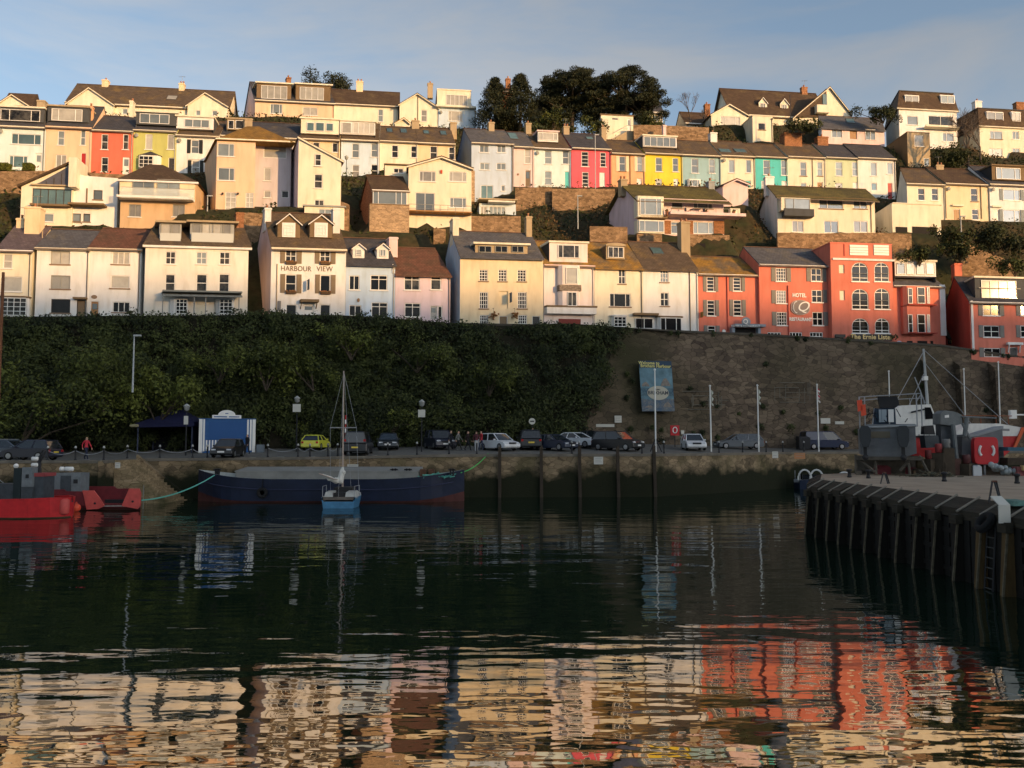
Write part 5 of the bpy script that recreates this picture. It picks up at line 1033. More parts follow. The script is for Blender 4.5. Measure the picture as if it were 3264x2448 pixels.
# the far side of the harbour, behind the camera: the hill whose shadow lies over the water and quay
fm = []; dd = np.array([sin(SUN_AZ), cos(SUN_AZ)]); pp = np.array([-dd[1], dd[0]]); ss = np.linspace(-900, 900, 61); rr = [300, 380, 470, 520, 580, 800]
SHZ = 20.0     # height on the front row reached by the edge of the shadow
hv = []
for r_ in rr:
    for s_ in ss:
        q = dd*r_ + pp*s_ + np.array([0, 88]); zt = SHZ - .12*max(-75, min(75, s_)) + 520*tan(SUN_EL) + .5*snoise(np.array(s_), 0*s_, .03, 9) + .4*snoise(np.array(s_), 0*s_, .07, 5)
        f_ = {300: 0.0, 380: .35, 470: .8, 520: 1, 580: .85, 800: .1}[r_]; hv.append((q[0], q[1], -1 + (zt+1)*f_))
k_ = len(ss); fm = [(i*k_+j, i*k_+j+1, (i+1)*k_+j+1, (i+1)*k_+j) for i in range(len(rr)-1) for j in range(k_-1)]
me = bpy.data.meshes.new('far_shore_hill'); me.from_pydata([tuple(map(float, v)) for v in hv], [], fm); me.materials.append(HM); o = bpy.data.objects.new('far_shore_hill', me); COL.objects.link(o); o['kind'] = 'structure'
# =================================================================== FOLIAGE
def leafmat(nm, dark, light, trans=.0):
    m = bpy.data.materials.new(nm); m.use_nodes = True; t = m.node_tree; p = t.nodes['Principled BSDF']; lk = t.links.new
    at_ = t.nodes.new('ShaderNodeAttribute'); at_.attribute_name = 'tint'; r = t.nodes.new('ShaderNodeValToRGB')
    r.color_ramp.elements[0].color = (*dark, 1); r.color_ramp.elements[1].color = (*light, 1); lk(at_.outputs['Fac'], r.inputs[0]); lk(r.outputs[0], p.inputs['Base Color'])
    p.inputs['Roughness'].default_value = .75; p.inputs['Specular IOR Level'].default_value = .25; return m
def leaves(name, P, size, tint, m, parent=None, nrm=None, loc=None, aspect=.6):
    n = len(P); r = RNG.normal(size=(n, 3)); 
    if nrm is not None: r = r*.55 + nrm
    r /= np.linalg.norm(r, axis=1, keepdims=True) + 1e-9; q = RNG.normal(size=(n, 3)); a = np.cross(r, q); a /= np.linalg.norm(a, axis=1, keepdims=True)+1e-9; b = np.cross(r, a)
    s = (np.asarray(size)*RNG.uniform(.6, 1.4, n))[:, None]; a = a*s; b = b*s*aspect
    if loc is not None: P = P - np.array(loc)
    V = np.stack([P-a, P-b*.9+a*.1, P+a, P+b*.9+a*.1], 1).reshape(-1, 3)
    me = bpy.data.meshes.new(name); me.vertices.add(4*n); me.vertices.foreach_set('co', V.ravel().astype(np.float32))
    me.loops.add(4*n); me.loops.foreach_set('vertex_index', np.arange(4*n, dtype=np.int32)); me.polygons.add(n)
    me.polygons.foreach_set('loop_start', np.arange(0, 4*n, 4, dtype=np.int32)); me.update(calc_edges=True); me.materials.append(m)
    at_ = me.attributes.new('tint', 'FLOAT', 'FACE'); at_.data.foreach_set('value', np.clip(tint, 0, 1).astype(np.float32))
    o = bpy.data.objects.new(name, me); COL.objects.link(o)
    if parent: o.parent = parent
    if loc is not None: o.location = loc
    return o
def blobs(C, Rr, per, flat=1.0, tintb=None, jitter=.12):
    # points scattered through the outer shell of each clump
    C = np.asarray(C, float); Rr = np.asarray(Rr, float); k = len(C); n = (per*np.maximum(.3, Rr**2)).astype(int); idx = np.repeat(np.arange(k), n); N_ = len(idx)
    d = RNG.normal(size=(N_, 3)); d /= np.linalg.norm(d, axis=1, keepdims=True); d[:, 2] = np.abs(d[:, 2])*np.where(RNG.random(N_) < .72, 1, -1)
    rad = Rr[idx]*(RNG.uniform(.55, 1.05, N_)); P = C[idx] + d*rad[:, None]*np.array([1, 1, flat]); P += RNG.normal(size=P.shape)*jitter
    tb = RNG.uniform(0, 1, k) if tintb is None else np.asarray(tintb); t_ = tb[idx]*.75 + RNG.normal(size=N_)*.14 + .08; return P, t_, d
IVY = leafmat('ivy_leaves', (.012,.018,.008), (.075,.09,.022)); CONI = leafmat('conifer_needles', (.010,.016,.008), (.062,.066,.026)); SHRUB = leafmat('shrub_leaves', (.02,.028,.010), (.15,.17,.03))
DRY = leafmat('dry_bracken', (.05,.035,.018), (.20,.12,.05))
# ivy and bushes on the bank: one mass
C, Rr, tb = [], [], []
for i in range(1500):
    v = RNG.random()**.9; x = RNG.uniform(-76, 13); lim = 6.2 + 4.6*v + RNG.normal()*.3 + .7*float(snoise(np.array(v*9.0), np.array(0.), .8, 17))
    if x > lim: continue
    r = RNG.uniform(.6, 1.35)*(1.1 if v < .6 else .8); bulge = 0
    if x < -22: bulge = max(0, 1-v*1.45)*min(5.0, (-22-x)*.16)
    y = float(wally(x)) - 2.3*(1-v) - .25 - bulge - RNG.uniform(0, .5); z = 4.0 + v*(float(zs(x))-4.0-.25) 
    C.append((x, y, z)); Rr.append(r); tb.append(.32 + .34*snoise(np.array(x), np.array(z*2.0), .22, 11) + .15*RNG.normal() + (.22 if -12 > x > -34 else 0)*(1-abs(v-.75)*1.5))
for k in range(120):      # big rounded mounds standing out of the mass
    v = RNG.uniform(.02, .93); x = RNG.uniform(-76, 9); R_ = RNG.uniform(1.2, 2.9)*(.8 if v > .75 else 1)
    if x + R_*.7 > 6.4 + 4.6*v: continue
    zc = 4.0+v*(float(zs(x))-4.6); R_ = min(R_, (float(zs(x))-.6-zc)*.85+.5); bulge = max(0, 1-v*1.45)*min(5.0, (-22-x)*.16) if x < -22 else 0; yc = float(wally(x))-2.3*(1-v)-.1-bulge; tm = np.clip(RNG.normal(.48, .32)+(.25 if v > .55 else -.1), 0, 1)
    for j in range(int(7+R_*7)):
        d = RNG.normal(size=3); d /= np.linalg.norm(d); d[1] = -abs(d[1]); C.append((x+d[0]*R_, yc+d[1]*R_*.62, zc+d[2]*R_*.8)); Rr.append(RNG.uniform(.35, .75)); tb.append(tm+.12*d[2]*0+.07*RNG.normal())
# crest: a clipped line just above the street
for x in np.arange(-76, 11.5, .7):
    C.append((x, float(wally(x))-.35, float(zs(x))-.45+.3*float(snoise(np.array(x), np.array(0.), .5, 61))+.13*RNG.normal())); Rr.append(RNG.uniform(.35, .8)); tb.append(.35+.2*RNG.normal())
P_, t_, d_ = blobs(C, Rr, 190, tintb=np.clip(tb, 0, 1)); d_[:, 1] -= .5
iv = leaves('ivy_bank', P_, .125, t_, IVY, nrm=d_); tag(iv, kind='stuff', label='dark ivy and bushes covering the bank below the white houses')
print('ivy leaves', len(P_))
P_, t_, d_ = blobs([w[:3] for w in WEEDC], [w[3] for w in WEEDC], 420, flat=1.1, jitter=.1); d_[:, 1] -= 1; tag(leaves('wall_weeds', P_, .09, t_*.7, IVY, nrm=d_), kind='stuff', label='tufts of weed and ivy growing out of the high retaining wall')
# rounded shrubs standing out of the bank
def shrub(name, label, u, v, Y, r, n=9, m=SHRUB, tint=.6, spread=1.0, hgt=1.0, per=150, group=None, z=None, sz=.16, stem=True):
    c = onplane(u, v, Y, 0) if z is None else (u, Y, z); zb = c[2] - r*hgt; root = thing(name, label, 'shrub' if 'tree' not in name else 'tree', (c[0], c[1], zb), group=group)
    C = [(c[0]+RNG.normal()*r*.45*spread, c[1]+RNG.normal()*r*.35, c[2]+RNG.normal()*r*.38*hgt) for _ in range(n)]; Rr = RNG.uniform(.35, .6, n)*r
    P, t_, d = blobs(C, Rr, per, tintb=np.clip(tint+.22*RNG.normal(size=n), 0, 1)); leaves('foliage', P, sz, t_, m, root, nrm=d, loc=(c[0], c[1], zb)).location = (0, 0, 0)
    if stem:
        b = MB()
        for q in C[:5]: b.tube([(0, 0, -.3), ((q[0]-c[0])*.4, (q[1]-c[1])*.4, r*hgt*.5), (q[0]-c[0], q[1]-c[1], q[2]-zb)], [.09, .06, .03], 5)
        b.build('stem', mat('bark', (.06,.045,.03), noise=.3), root)
    return root
BG_ = 'bushes standing out of the ivy bank'
shrub('shrub','bright olive bush at the left, upper edge of the bank above the dark marquee',505,1255,73.5,2.6,12,SHRUB,.85,1.3,1.0,130,BG_)
shrub('shrub','large dull green bush mound at the far left below the lamp post',190,1190,70.5,3.6,14,SHRUB,.42,1.7,.9,90,BG_)
shrub('shrub','low dark bush at the far left just behind the parked blue cars',60,1330,68,3.0,12,SHRUB,.3,1.8,.8,90,BG_)
shrub('shrub','pale green sprawling bush directly left of the yellow car',955,1372,79.5,1.1,9,SHRUB,.7,1.3,.9,200,BG_,sz=.13)
shrub('shrub','yellow-green bush high on the bank below the guest house',1120,1090,79.0,2.0,10,SHRUB,.6,1.8,.7,120,BG_)
shrub('shrub','mid-green bush halfway up the bank left of the sailing boat mast',850,1165,77,2.2,10,SHRUB,.5,1.6,.9,110,BG_)
for i,(u,v,Y,r,ti) in enumerate(((330,1230,71.5,2.4,.6),(420,1180,74.5,2.2,.4),(700,1150,76.5,2.0,.55),(1000,1180,78.2,1.9,.35),(1330,1120,80.2,2.0,.3),(1560,1200,80.5,1.8,.25),(1250,1330,78.6,1.5,.35))):
    shrub('shrub', ('light olive bush low on the left bank beneath the street lamp','dull bush on the left bank just behind the street lamp','yellow-green bush high above the kiosk','bush on the bank above the yellow car','dark green bush high on the bank above the people','dark bush above the white hatchback','small bush at the bank foot above the dark saloon')[i], u, v, Y, r, 11, SHRUB, ti, 1.5, .85, 150, BG_, sz=.13)
# plants on the slopes between the houses
n = 150000; X = RNG.uniform(-80, 92, n); Yr = RNG.uniform(7, 66, n); Yy = Yr + wally(X); ok = snoise(X, Yy, .35, 21) + RNG.normal(size=n)*.25 > -.45
for p_ in PADS: ok &= ~((X > p_[0]-.2) & (X < p_[1]+.2) & (Yy > p_[2]-.9) & (Yy < p_[3]))
X, Yy = X[ok], Yy[ok]; Z = zterr(X, Yy) + RNG.random(len(X))**2*(.75+.6*snoise(X, Yy, .5, 77)) + .05; tn = .35+.4*snoise(X, Yy, .6, 31)+.15*RNG.normal(size=len(X))
dr = snoise(X, Yy, .28, 41) > .22
tag(leaves('slope_undergrowth', np.stack([X, Yy, Z], -1)[~dr], .19, tn[~dr], IVY), kind='stuff', label='low green undergrowth on the slopes between the houses')
tag(leaves('dry_undergrowth', np.stack([X, Yy, Z], -1)[dr], .18, tn[dr], DRY), kind='stuff', label='dry brown bracken on the slopes between the houses')
# right-hand hillside shrubs below the yellow houses
for lab, u, v, Y, r, ti, g in (('dark round evergreen bush on the steep slope below the white shuttered house',3165,765,99,2.2,.05,0),('olive bush beside the stone retaining wall end, above the red wing',2930,815,96,1.3,.35,0),
   ('brown-green sprawling bush left of the slate slope on the right',3060,795,97,1.5,.25,0),('green bush directly behind the flat car shelter pillars',3015,760,98,1.4,.25,0),('rust-tinged bush at the right edge above the charcoal dormer',3235,850,96,1.2,.4,0),
   ('bushy green clump under the bare tree on the right skyline',3045,505,123,2.3,.15,0),('dark hedge clump left of the white mansard villa',2815,362,131,1.8,.1,0),('green bush beside the cream block on the right skyline',2560,405,126,1.4,.35,0)):
    shrub('shrub', lab, u, v, Y, r, 14, IVY, ti+.2, 1.7, .7, 230, 'bushes on the hillside', sz=.15)
def conifer(label, u, vt, vb, Y, w, name='conifer', tint=.25):
    a, b = onplane(u, vb, Y, 0), onplane(u, vt, Y, 0); H_ = b[2]-a[2]; root = thing(name, label, 'tree', a, group='conifers on the skyline'); C, Rr = [], []
    for i in range(260):
        f = RNG.random()**1.1; rr = w*(1-f)**.72*RNG.uniform(.3, 1.0); an = RNG.uniform(0, 2*pi)
        C.append((rr*cos(an), rr*sin(an), H_*(f*.97+.02)-.12*rr)); Rr.append(.3+.5*(1-f)*RNG.random())
    P, t_, d = blobs(C, Rr, 170, flat=.9, tintb=np.clip(tint+.2*RNG.normal(size=len(C)), 0, 1)); P2 = P + d*RNG.uniform(0, .35, len(P))[:, None]; leaves('crown', P2, .19, t_, CONI, root, aspect=.35)
    m_ = MB(); m_.tube([(0, 0, -1), (0, 0, H_*.9)], [.3, .06], 8); m_.build('trunk', mat('bark', (.06,.045,.03), noise=.3), root)
conifer('pointed dark conifer nearer the flat-topped blue house', 1578, 255, 405, 134, 4.4); conifer('taller pointed conifer next to the pines, right of the pair', 1658, 240, 405, 133.5, 4.6)
def pine(label, u, vt, vb, Y, w, hc, seed, lean=0, low=False):
    r_ = np.random.default_rng(seed); a, b = onplane(u, vb, Y, 0), onplane(u, vt, Y, 0); H_ = b[2]-a[2]; root = thing('pine_tree', label, 'tree', a, group='broad pines on the skyline'); C, Rr = [], []; br = MB(); BK = mat('bark', (.06,.045,.03), noise=.3)
    br.tube([(0, 0, -1), (.2, 0, H_*.35), (lean*.5, 0, H_*.6), (lean, 0, H_*.85)], [.42, .36, .26, .12], 8)
    for i in range(170):
        an = r_.uniform(0, 2*pi); q = r_.random()**.5; x = w*q*cos(an)+lean; y = w*.8*q*sin(an); zt = H_*(1-hc*.9*(q**2.2)) - .2 - (r_.random()**1.2)*H_*hc*.75
        C.append((x, y, zt)); Rr.append(r_.uniform(.6, 1.25))
        if i % 3 == 0: br.tube([(lean*.6, 0, H_*(.35+.3*r_.random())), (x*.5, y*.5, zt-.8), (x, y, zt-.15)], [.14, .09, .04], 5)
    if low:
        for i in range(90): C.append((r_.uniform(-w*.85, w*.75), r_.uniform(-1.5, 1.5), r_.uniform(.8, H_*.55))); Rr.append(r_.uniform(.7, 1.3))
    P, t_, d = blobs(C, Rr, 230, flat=.5, tintb=np.clip(.3+.2*r_.normal(size=len(C)), 0, 1), jitter=.08); leaves('crown', P, .17, t_, CONI, root, aspect=.35); br.build('trunk', BK, root)
pine('broad umbrella-shaped pine left of the pair above the crimson house', 1822, 218, 400, 137, 5.9, .42, 5, .2, True)
pine('wide layered pine with sky gaps, right of the pair above the garage block', 1992, 211, 405, 136, 6.6, .55, 8, .3, True)
shrub('holm_oak','round dark tree crown rising behind the dormered house, left of centre',1045,276,150,3.4,12,CONI,.25,1.5,.6,120,None,sz=.17)
for i, (u, v, Y, r) in enumerate(((1760, 380, 131, 2.2), (1860, 415, 129, 2.4), (1700, 430, 128, 1.7), (2070, 395, 131, 2.0))):
    shrub('shrub', ('dark shrub under the left pine','green hedge mass behind the white-dormered roofs','low hedge behind the mint house chimney','dark shrub between the garage block and the conservatory')[i], u, v, Y, r, 9, SHRUB, .12, 1.7, .7, 130, 'bushes on the hillside', sz=.19)
def bare(label, u, vt, vb, Y, seed, spread=.5, depth=6, thick=.16, name='bare_tree'):
    r_ = random.Random(seed); a, b = onplane(u, vb, Y, 0), onplane(u, vt, Y, 0); H_ = b[2]-a[2]; root = thing(name, label, 'tree', a, group='leafless trees'); m1, m2 = MB(), MB()
    def grow(p, d, ln, rad, k):
        q = tuple(p[i]+d[i]*ln for i in range(3)); (m1 if k > depth-2 else m2).tube([p, q], [rad, rad*.68], 5 if k > 2 else 3)
        if k == 0: return
        for _ in range(3 if k > 1 else 2):
            nd = tuple(d[i] + r_.gauss(0, spread) + (.18 if i == 2 else 0) for i in range(3)); l_ = math.sqrt(sum(c*c for c in nd)); grow(q, tuple(c/l_ for c in nd), ln*r_.uniform(.66, .86), rad*.64, k-1)
    grow((0, 0, -.5), (0, 0, 1), H_*.27, thick, depth); BK = mat('bark_grey', (.11,.085,.065), noise=.3); m1.build('trunk', BK, root); m2.build('branches', BK, root)
bare('large leafless tree in front of the white mansard villa', 3085, 325, 520, 124, 3, .42, 6, .2); bare('leafless tree leaning beside the bare one at the right edge', 3125, 345, 500, 122, 8, .4, 5, .14)
bare('thin wispy leafless tree on the skyline right of the pines', 2200, 280, 400, 140, 5, .25, 5, .1); bare('small leafless tree beside the low bungalow gable on the skyline', 2245, 325, 400, 139, 6, .4, 5, .08)
bare('small leafless tree just left of the conifers', 1525, 300, 400, 140, 9, .35, 5, .08)
# stone walls on the slopes
def wallthing(label, u0, v0, u1, v1, D, hgt, th=.5, m='stonewall', name='stone_wall', t=T0, v1b=None, group='garden and terrace walls'):
    a, b = onplane(u0, v0, D, t), onplane(u1, v1, D, t); c = onplane(u0, v0+hgt, D, t); dz = a[2]-c[2]; root = thing(name, label, 'wall', (a[0], a[1], c[2]), group=group)
    w = MB(); bx, by = b[0]-a[0], b[1]-a[1]; n = max(2, int(abs(bx)/1.5)); d_ = abs(th)
    for i in range(n):
        f0, f1 = i/n, (i+1)/n; j0, j1 = (.06*sin(7*i+D) for _ in (0, 1)) ; zt0, zt1 = dz+(b[2]-a[2])*f0, dz+(b[2]-a[2])*f1
        w.hexa([(bx*f0, by*f0, -2), (bx*f1, by*f1, -2), (bx*f1, by*f1+d_, -2), (bx*f0, by*f0+d_, -2)], [(bx*f0, by*f0, zt0+j0), (bx*f1, by*f1, zt1+j0), (bx*f1, by*f1+d_, zt1+j0), (bx*f0, by*f0+d_, zt0+j0)])
    w.build('wall_face', stone('slope_stone', (.36,.24,.14), (.14,.09,.05), 2.2) if m == 'stonewall' else paint(m), root); return root
for a in (('golden stone retaining wall under the white mossy-roofed house',2478,742,2905,744,97.0,58),('rough stone wall with a small dark doorway under the pink balcony house',2178,746,2325,748,97.5,70),
   ('low stone wall under the brick panels of the pink balcony house',2030,745,2110,745,97.4,30),('tall mottled stone wall below the mint and crimson houses',1642,598,1760,598,113,70),
   ('long stone wall below the crimson and orange houses',1760,600,1960,604,112,40),('brick-red garden wall behind the slate roof of the tall cream house',1480,690,1660,690,101,60),
   ('short pink stone wall pier behind the lilac house roof',1382,726,1420,728,98,70),('brown stone wall behind the guest house, left of its chimney',770,676,862,680,98,110),
   ('stone wall stub right of the guest house white chimney',1086,640,1112,650,98.5,100),('dark rubble wall left of the slanting modern house',-20,548,150,545,108,60),
   ('brown garden wall above the long dark slope at the right of the pines',2020,398,2260,405,126,45),('garden wall beside the coral house steps',250,548,420,556,110,30),
   ('dark grey rubble wall slanting down above the red chimney',3060,770,3240,838,97,90),('rubble wall beside the pink house below its side',1880,720,2000,722,98,60)): wallthing(*a)
a = onplane(2236, 800, 97.4, T0); m_ = MB(); m_.box(-.45, -.06, -.9, .45, -.01, .9); o = m_.build('dark_doorway', mat('dark_doorway', (.012,.01,.01)), [o_ for o_ in COL.objects if o_.get('label', '').startswith('rough stone wall with')][0])
rt_ = o.parent; o.location = (a[0]-rt_.location[0], a[1]-rt_.location[1]-.02, a[2]-rt_.location[2])
for i, u in enumerate((18, 92)):
    c = onplane(u, 534, 109.5, T0); bt = thing('clipped_bush', ('left','right')[i]+' of two clipped box bushes outside the mint house', 'bush', (c[0], c[1], c[2]-.8), group='clipped bushes')
    n = 1500; P = RNG.uniform(-1, 1, (n, 3)); ax = RNG.integers(0, 3, n); P[np.arange(n), ax] = np.sign(P[np.arange(n), ax]); P = P*np.array([.5, .5, .42]) + [0, 0, .8]; leaves('foliage', P, .09, RNG.uniform(.4, .9, n), SHRUB, bt)
    m_ = MB(); m_.box(-.44, -.44, .42, .44, .44, 1.16); m_.build('bush_core', mat('bush_core', (.03,.035,.01)), bt); m_ = MB(); m_.tube([(0,0,-.4),(0,0,.5)],.06,6); m_.build('stem', mat('bark', (.06,.045,.03)), bt)
# =================================================================== THINGS ON THE QUAY
def gp(u, Y, dz=0): X = (u-IW/2)/FPX*Y*1.002; return (X, Y, float(zg(X, Y)) + dz)
BLACK = mat('black_metal', (.02,.02,.022), rough=.5); STEEL = mat('painted_steel', (.30,.31,.32), rough=.45); RUBBER = mat('rubber', (.012,.012,.012), rough=.85)
def simple(name, label, cat, mb, m, loc, group=None, rz=0, smooth=False): o = mb.build(name, m, None, smooth); o.location = loc; o.rotation_euler = (0, 0, rz); return tag(o, label, cat, group)
# ---- cars
CARG = 'cars parked on the quay'
def car(name, label, u, Y, head, col, kind='hatch', s=1.0, plate='front', roof=None):
    Ln, Wd, Hh_ = dict(hatch=(3.9, 1.7, 1.48), old=(3.75, 1.6, 1.34), suv=(4.4, 1.85, 1.68), estate=(4.6, 1.78, 1.47), saloon=(4.5, 1.76, 1.38), coupe=(4.6, 1.84, 1.38), van=(4.5, 1.86, 1.86), bigvan=(5.1, 1.95, 2.05))[kind]
    sh = {'suv': .98, 'van': 1.0, 'bigvan': 1.1}.get(kind, .88); root = thing(name, label, 'van' if 'van' in kind else 'car', gp(u, Y), head, CARG); a = Ln/2
    PM = mat('car_paint_'+'_'.join('%02d' % int(c*99) for c in col), col, rough=.28, spec=.6); gl = mat('car_glass', (.02,.025,.03), rough=.04, spec=.9)
    # side profile of the lower body, front at +x
    fb = .72 if kind not in ('van', 'bigvan') else .85
    low = [(-a, .32), (-a+.04, sh-.12), (-a+.16, sh), (a-1.05, sh), (a-.25, sh-.16), (a-.02, sh-.34), (a, .34), (a-.15, .22), (-a+.15, .22)]
    secs = [(-Wd/2, .93, .04), (-Wd/2+.07, 1, 0), (Wd/2-.07, 1, 0), (Wd/2, .93, .04)]; b = MB(); vs = []; n = len(low)
    for y, k, dz in secs: vs += [(x*(.985 if k < 1 else 1), y, (z-.6)*k+.6) for x, z in low]
    fs = [(i*n+j, i*n+(j+1) % n, (i+1)*n+(j+1) % n, (i+1)*n+j) for i in range(3) for j in range(n)] + [tuple(range(n)), tuple(range(4*n-1, 3*n-1, -1))]; b.add(vs, fs)
    # cabin outline at shoulder and roof
    bx0, bx1, tx0, tx1 = dict(hatch=(-a+.08, a-1.0, -a+.42, a-1.85), old=(-a+.1, a-1.1, -a+.55, a-1.8), suv=(-a+.06, a-1.1, -a+.35, a-1.95), estate=(-a+.06, a-1.2, -a+.5, a-2.1), saloon=(-a+.6, a-1.2, -a+1.25, a-2.05), coupe=(-a+.4, a-1.3, -a+1.35, a-2.2), van=(-a+.02, a-.75, -a+.12, a-1.55), bigvan=(-a+.02, a-.7, -a+.1, a-1.5))[kind]
    w0, w1 = Wd/2-.06, Wd/2-.24; g = MB(); zr = Hh_
    g.hexa([(bx0, -w0, sh-.02), (bx1, -w0, sh-.02), (bx1, w0, sh-.02), (bx0, w0, sh-.02)], [(tx0, -w1, zr-.05), (tx1, -w1, zr-.05), (tx1, w1, zr-.05), (tx0, w1, zr-.05)])
    b.hexa([(tx0-.06, -w1-.02, zr-.07), (tx1+.05, -w1-.02, zr-.07), (tx1+.05, w1+.02, zr-.07), (tx0-.06, w1+.02, zr-.07)], [(tx0+.05, -w1+.08, zr), (tx1-.1, -w1+.08, zr), (tx1-.1, w1-.08, zr), (tx0+.05, w1-.08, zr)])
    for sg in (-1, 1):     # pillars
        for (xa, xb_) in ((bx0, tx0), (bx1, tx1), ((bx0+bx1)/2-.1, (tx0+tx1)/2)): b.tube([(xa, sg*(w0+.0), sh-.02), (xb_, sg*(w1+.01), zr-.05)], .045, 5)
        if 'van' in kind:      # closed panels behind the front doors
            b.hexa([(bx0+.02, sg*(w0+.012)-.02, sh), (bx1-1.5, sg*(w0+.012)-.02, sh), (bx1-1.5, sg*(w0+.012)+.02, sh), (bx0+.02, sg*(w0+.012)+.02, sh)], [(tx0+.02, sg*(w1+.012)-.02, zr-.06), (tx1-1.2, sg*(w1+.012)-.02, zr-.06), (tx1-1.2, sg*(w1+.012)+.02, zr-.06), (tx0+.02, sg*(w1+.012)+.02, zr-.06)])
    bo = b.build('body', PM, root); g.build('window_glass', gl, root)
    for sx in (-1, 1):
        for sy in (-1, 1):
            w = MB(); w.lathe([(.10, -.09), (.30, -.10), (.32, -.06), (.32, .06), (.30, .10), (.1, .09)], (0, 0, 0), 16, axis='y'); wo = w.build('wheel', RUBBER, root, True); wo.location = (sx*(a-.78), sy*(Wd/2-.08), .32)
            r = MB(); r.lathe([(.02, -.115), (.2, -.11), (.2, .11), (.02, .115)], (0, 0, 0), 12, axis='y'); r.build('rim', mat('alloy', (.35,.35,.36), rough=.35, metal=.7), wo)
        h_ = MB(); h_.box(-.03, -.17, -.07, .03, .17, .07); ho = h_.build('headlight', mat('headlight_glass', (.65,.68,.7), rough=.1, spec=.9), root); ho.location = (a-.1, sx*(Wd/2-.28), sh-.27)
        t_ = MB(); t_.box(-.03, -.1, -.09, .03, .1, .09); to = t_.build('tail_light', mat('tail_light_red', (.4,.02,.02), rough=.2), root); to.location = (-a+.03, sx*(Wd/2-.16), sh-.2 if 'van' not in kind else sh+.15)
        m_ = MB(); m_.box(-.07, -.09, -.06, .05, .09, .06); mo = m_.build('wing_mirror', PM, root); mo.location = (bx1-.35, sx*(Wd/2+.07), sh+.05)
    for sx, c in ((1, (.75,.75,.72)), (-1, (.75,.55,.08))):
        pl = MB(); pl.box(-.012, -.26, -.06, .012, .26, .06); po = pl.build('number_plate', mat('plate_%d' % sx, c), root); po.location = (sx*(a+.012), 0, .46 if sx > 0 else .6)
    gr = MB(); gr.box(-.02, -.38, -.07, .02, .38, .08); go = gr.build('grille', BLACK, root); go.location = (a-.01, 0, .62 if kind != 'old' else .6)
    if roof: rr = MB(); [rr.tube([(tx0, sg*(w1-.03), zr+.05), (tx1, sg*(w1-.03), zr+.05)], .025, 5) for sg in (-1, 1)]; rr.build('roof_rail', STEEL, root)
    return root
DKB, BLK_, WHT, GRY = (.018,.022,.035), (.012,.012,.014), (.72,.73,.74), (.13,.145,.16)
car('parked_car','slate-blue estate car with pale roof rails at the far left of the quay', 42, 65.5, R(-8), (.07,.09,.12), 'estate', roof=1)
car('parked_car','small dark car low in front of the slate-blue estate car, far left', 108, 62.3, R(172), (.02,.022,.04), 'hatch')
car('parked_car','dark car facing the water in front of the blue striped kiosk', 732, 67.6, R(-88), BLK_, 'hatch')
car('parked_car','bright yellow old hatchback seen from behind, against the ivy bank', 1010, 76.2, R(86), (.62,.62,.06), 'old')
car('parked_van','black van seen from behind, right of the sailing boat mast', 1146, 69.9, R(92), BLK_, 'van')
car('parked_car','dark saloon facing the water against the bank, right of the black van', 1240, 76.0, R(-84), (.03,.036,.045), 'hatch')
car('parked_car','dark blue car half behind the walking people, right of the second lamp post', 1402, 76.0, R(-70), DKB, 'suv')
car('parked_car','small white hatchback angled towards the water, leftmost white car', 1590, 73.8, R(-52), WHT, 'hatch')
car('parked_van','black people carrier with orange plate, right of the small white hatchback', 1686, 75.5, R(94), BLK_, 'suv')
car('parked_car','navy saloon with bright headlights just right of the orange-plated black car', 1765, 73.8, R(-48), (.016,.024,.05), 'saloon')
car('parked_car','white coupe parked behind the navy saloon', 1838, 77.6, R(-40), WHT, 'coupe')
car('parked_car','black car tucked against the bank behind the white coupe bonnet', 1905, 79.0, R(-60), BLK_, 'estate')
car('parked_car','large black car angled right, beside the first flagpole', 1968, 73.6, R(-42), (.014,.014,.02), 'suv')
car('parked_car','white hatchback facing the water below the red lifebelt box', 2207, 77.5, R(-92), WHT, 'hatch')
car('parked_car','grey estate car seen side-on, parked along the retaining wall', 2350, 84.0, R(184), GRY, 'estate')
car('parked_van','dark blue van side-on at the right, behind the fourth flagpole', 2622, 88.3, R(4), (.012,.022,.06), 'van')
# ---- kiosk and marquee
k0 = gp(728, 73.0); kk = thing('kiosk', 'blue kiosk with white stripes and an arched white sign on top', 'kiosk', k0, R(17)); W2 = 2.25; Hk = 2.85
BLU = mat('kiosk_blue', (.025,.10,.27), rough=.5, noise=.15); m_ = MB(); m_.box(-W2, 0, 0, W2, 2.6, Hk); m_.box(-W2-.08, -.08, Hk, W2+.08, 2.7, Hk+.07); m_.build('cabin', BLU, kk)
m_ = MB(); m_.box(-1.5, -.05, 1.15, 1.5, -.005, 2.6); m_.build('roller_shutter', mat('kiosk_shutter', (.02,.085,.25), rough=.4), kk)
for i, (x, z0, z1, w) in enumerate([(-2.14, 0, Hk, .14), (-1.88, .15, Hk, .07), (2.16, 0, Hk, .13), (1.9, .2, Hk, .08), (1.66, 1.55, Hk, .07)] + [(-1.65+j*.24, .2, 1.08, .06) for j in range(12)]):
    m_ = MB(); m_.box(x-w, -.03 if z1 < 2 or w < .1 else -.06, z0, x+w, -.004, z1); m_.build('white_stripe', WHITE, kk)
m_ = MB(); m_.box(-1.25, -.06, Hk+.07, 1.1, .0, Hk+.36); arc = [(.0-.075+.7*cos(w), Hk+.36+.42*sin(w)) for w in [pi*i/12 for i in range(13)]]; m_.prism(arc, -.06, 0); so = m_.build('arched_sign', WHITE, kk)
m_ = MB(); m_.box(-1.1, -.075, Hk+.16, -.05, -.061, Hk+.25); m_.box(.1, -.075, Hk+.16, .95, -.061, Hk+.25); m_.box(-.2, -.075, Hk+.45, .05, -.061, Hk+.52); m_.build('faded_lettering', BLU, so)
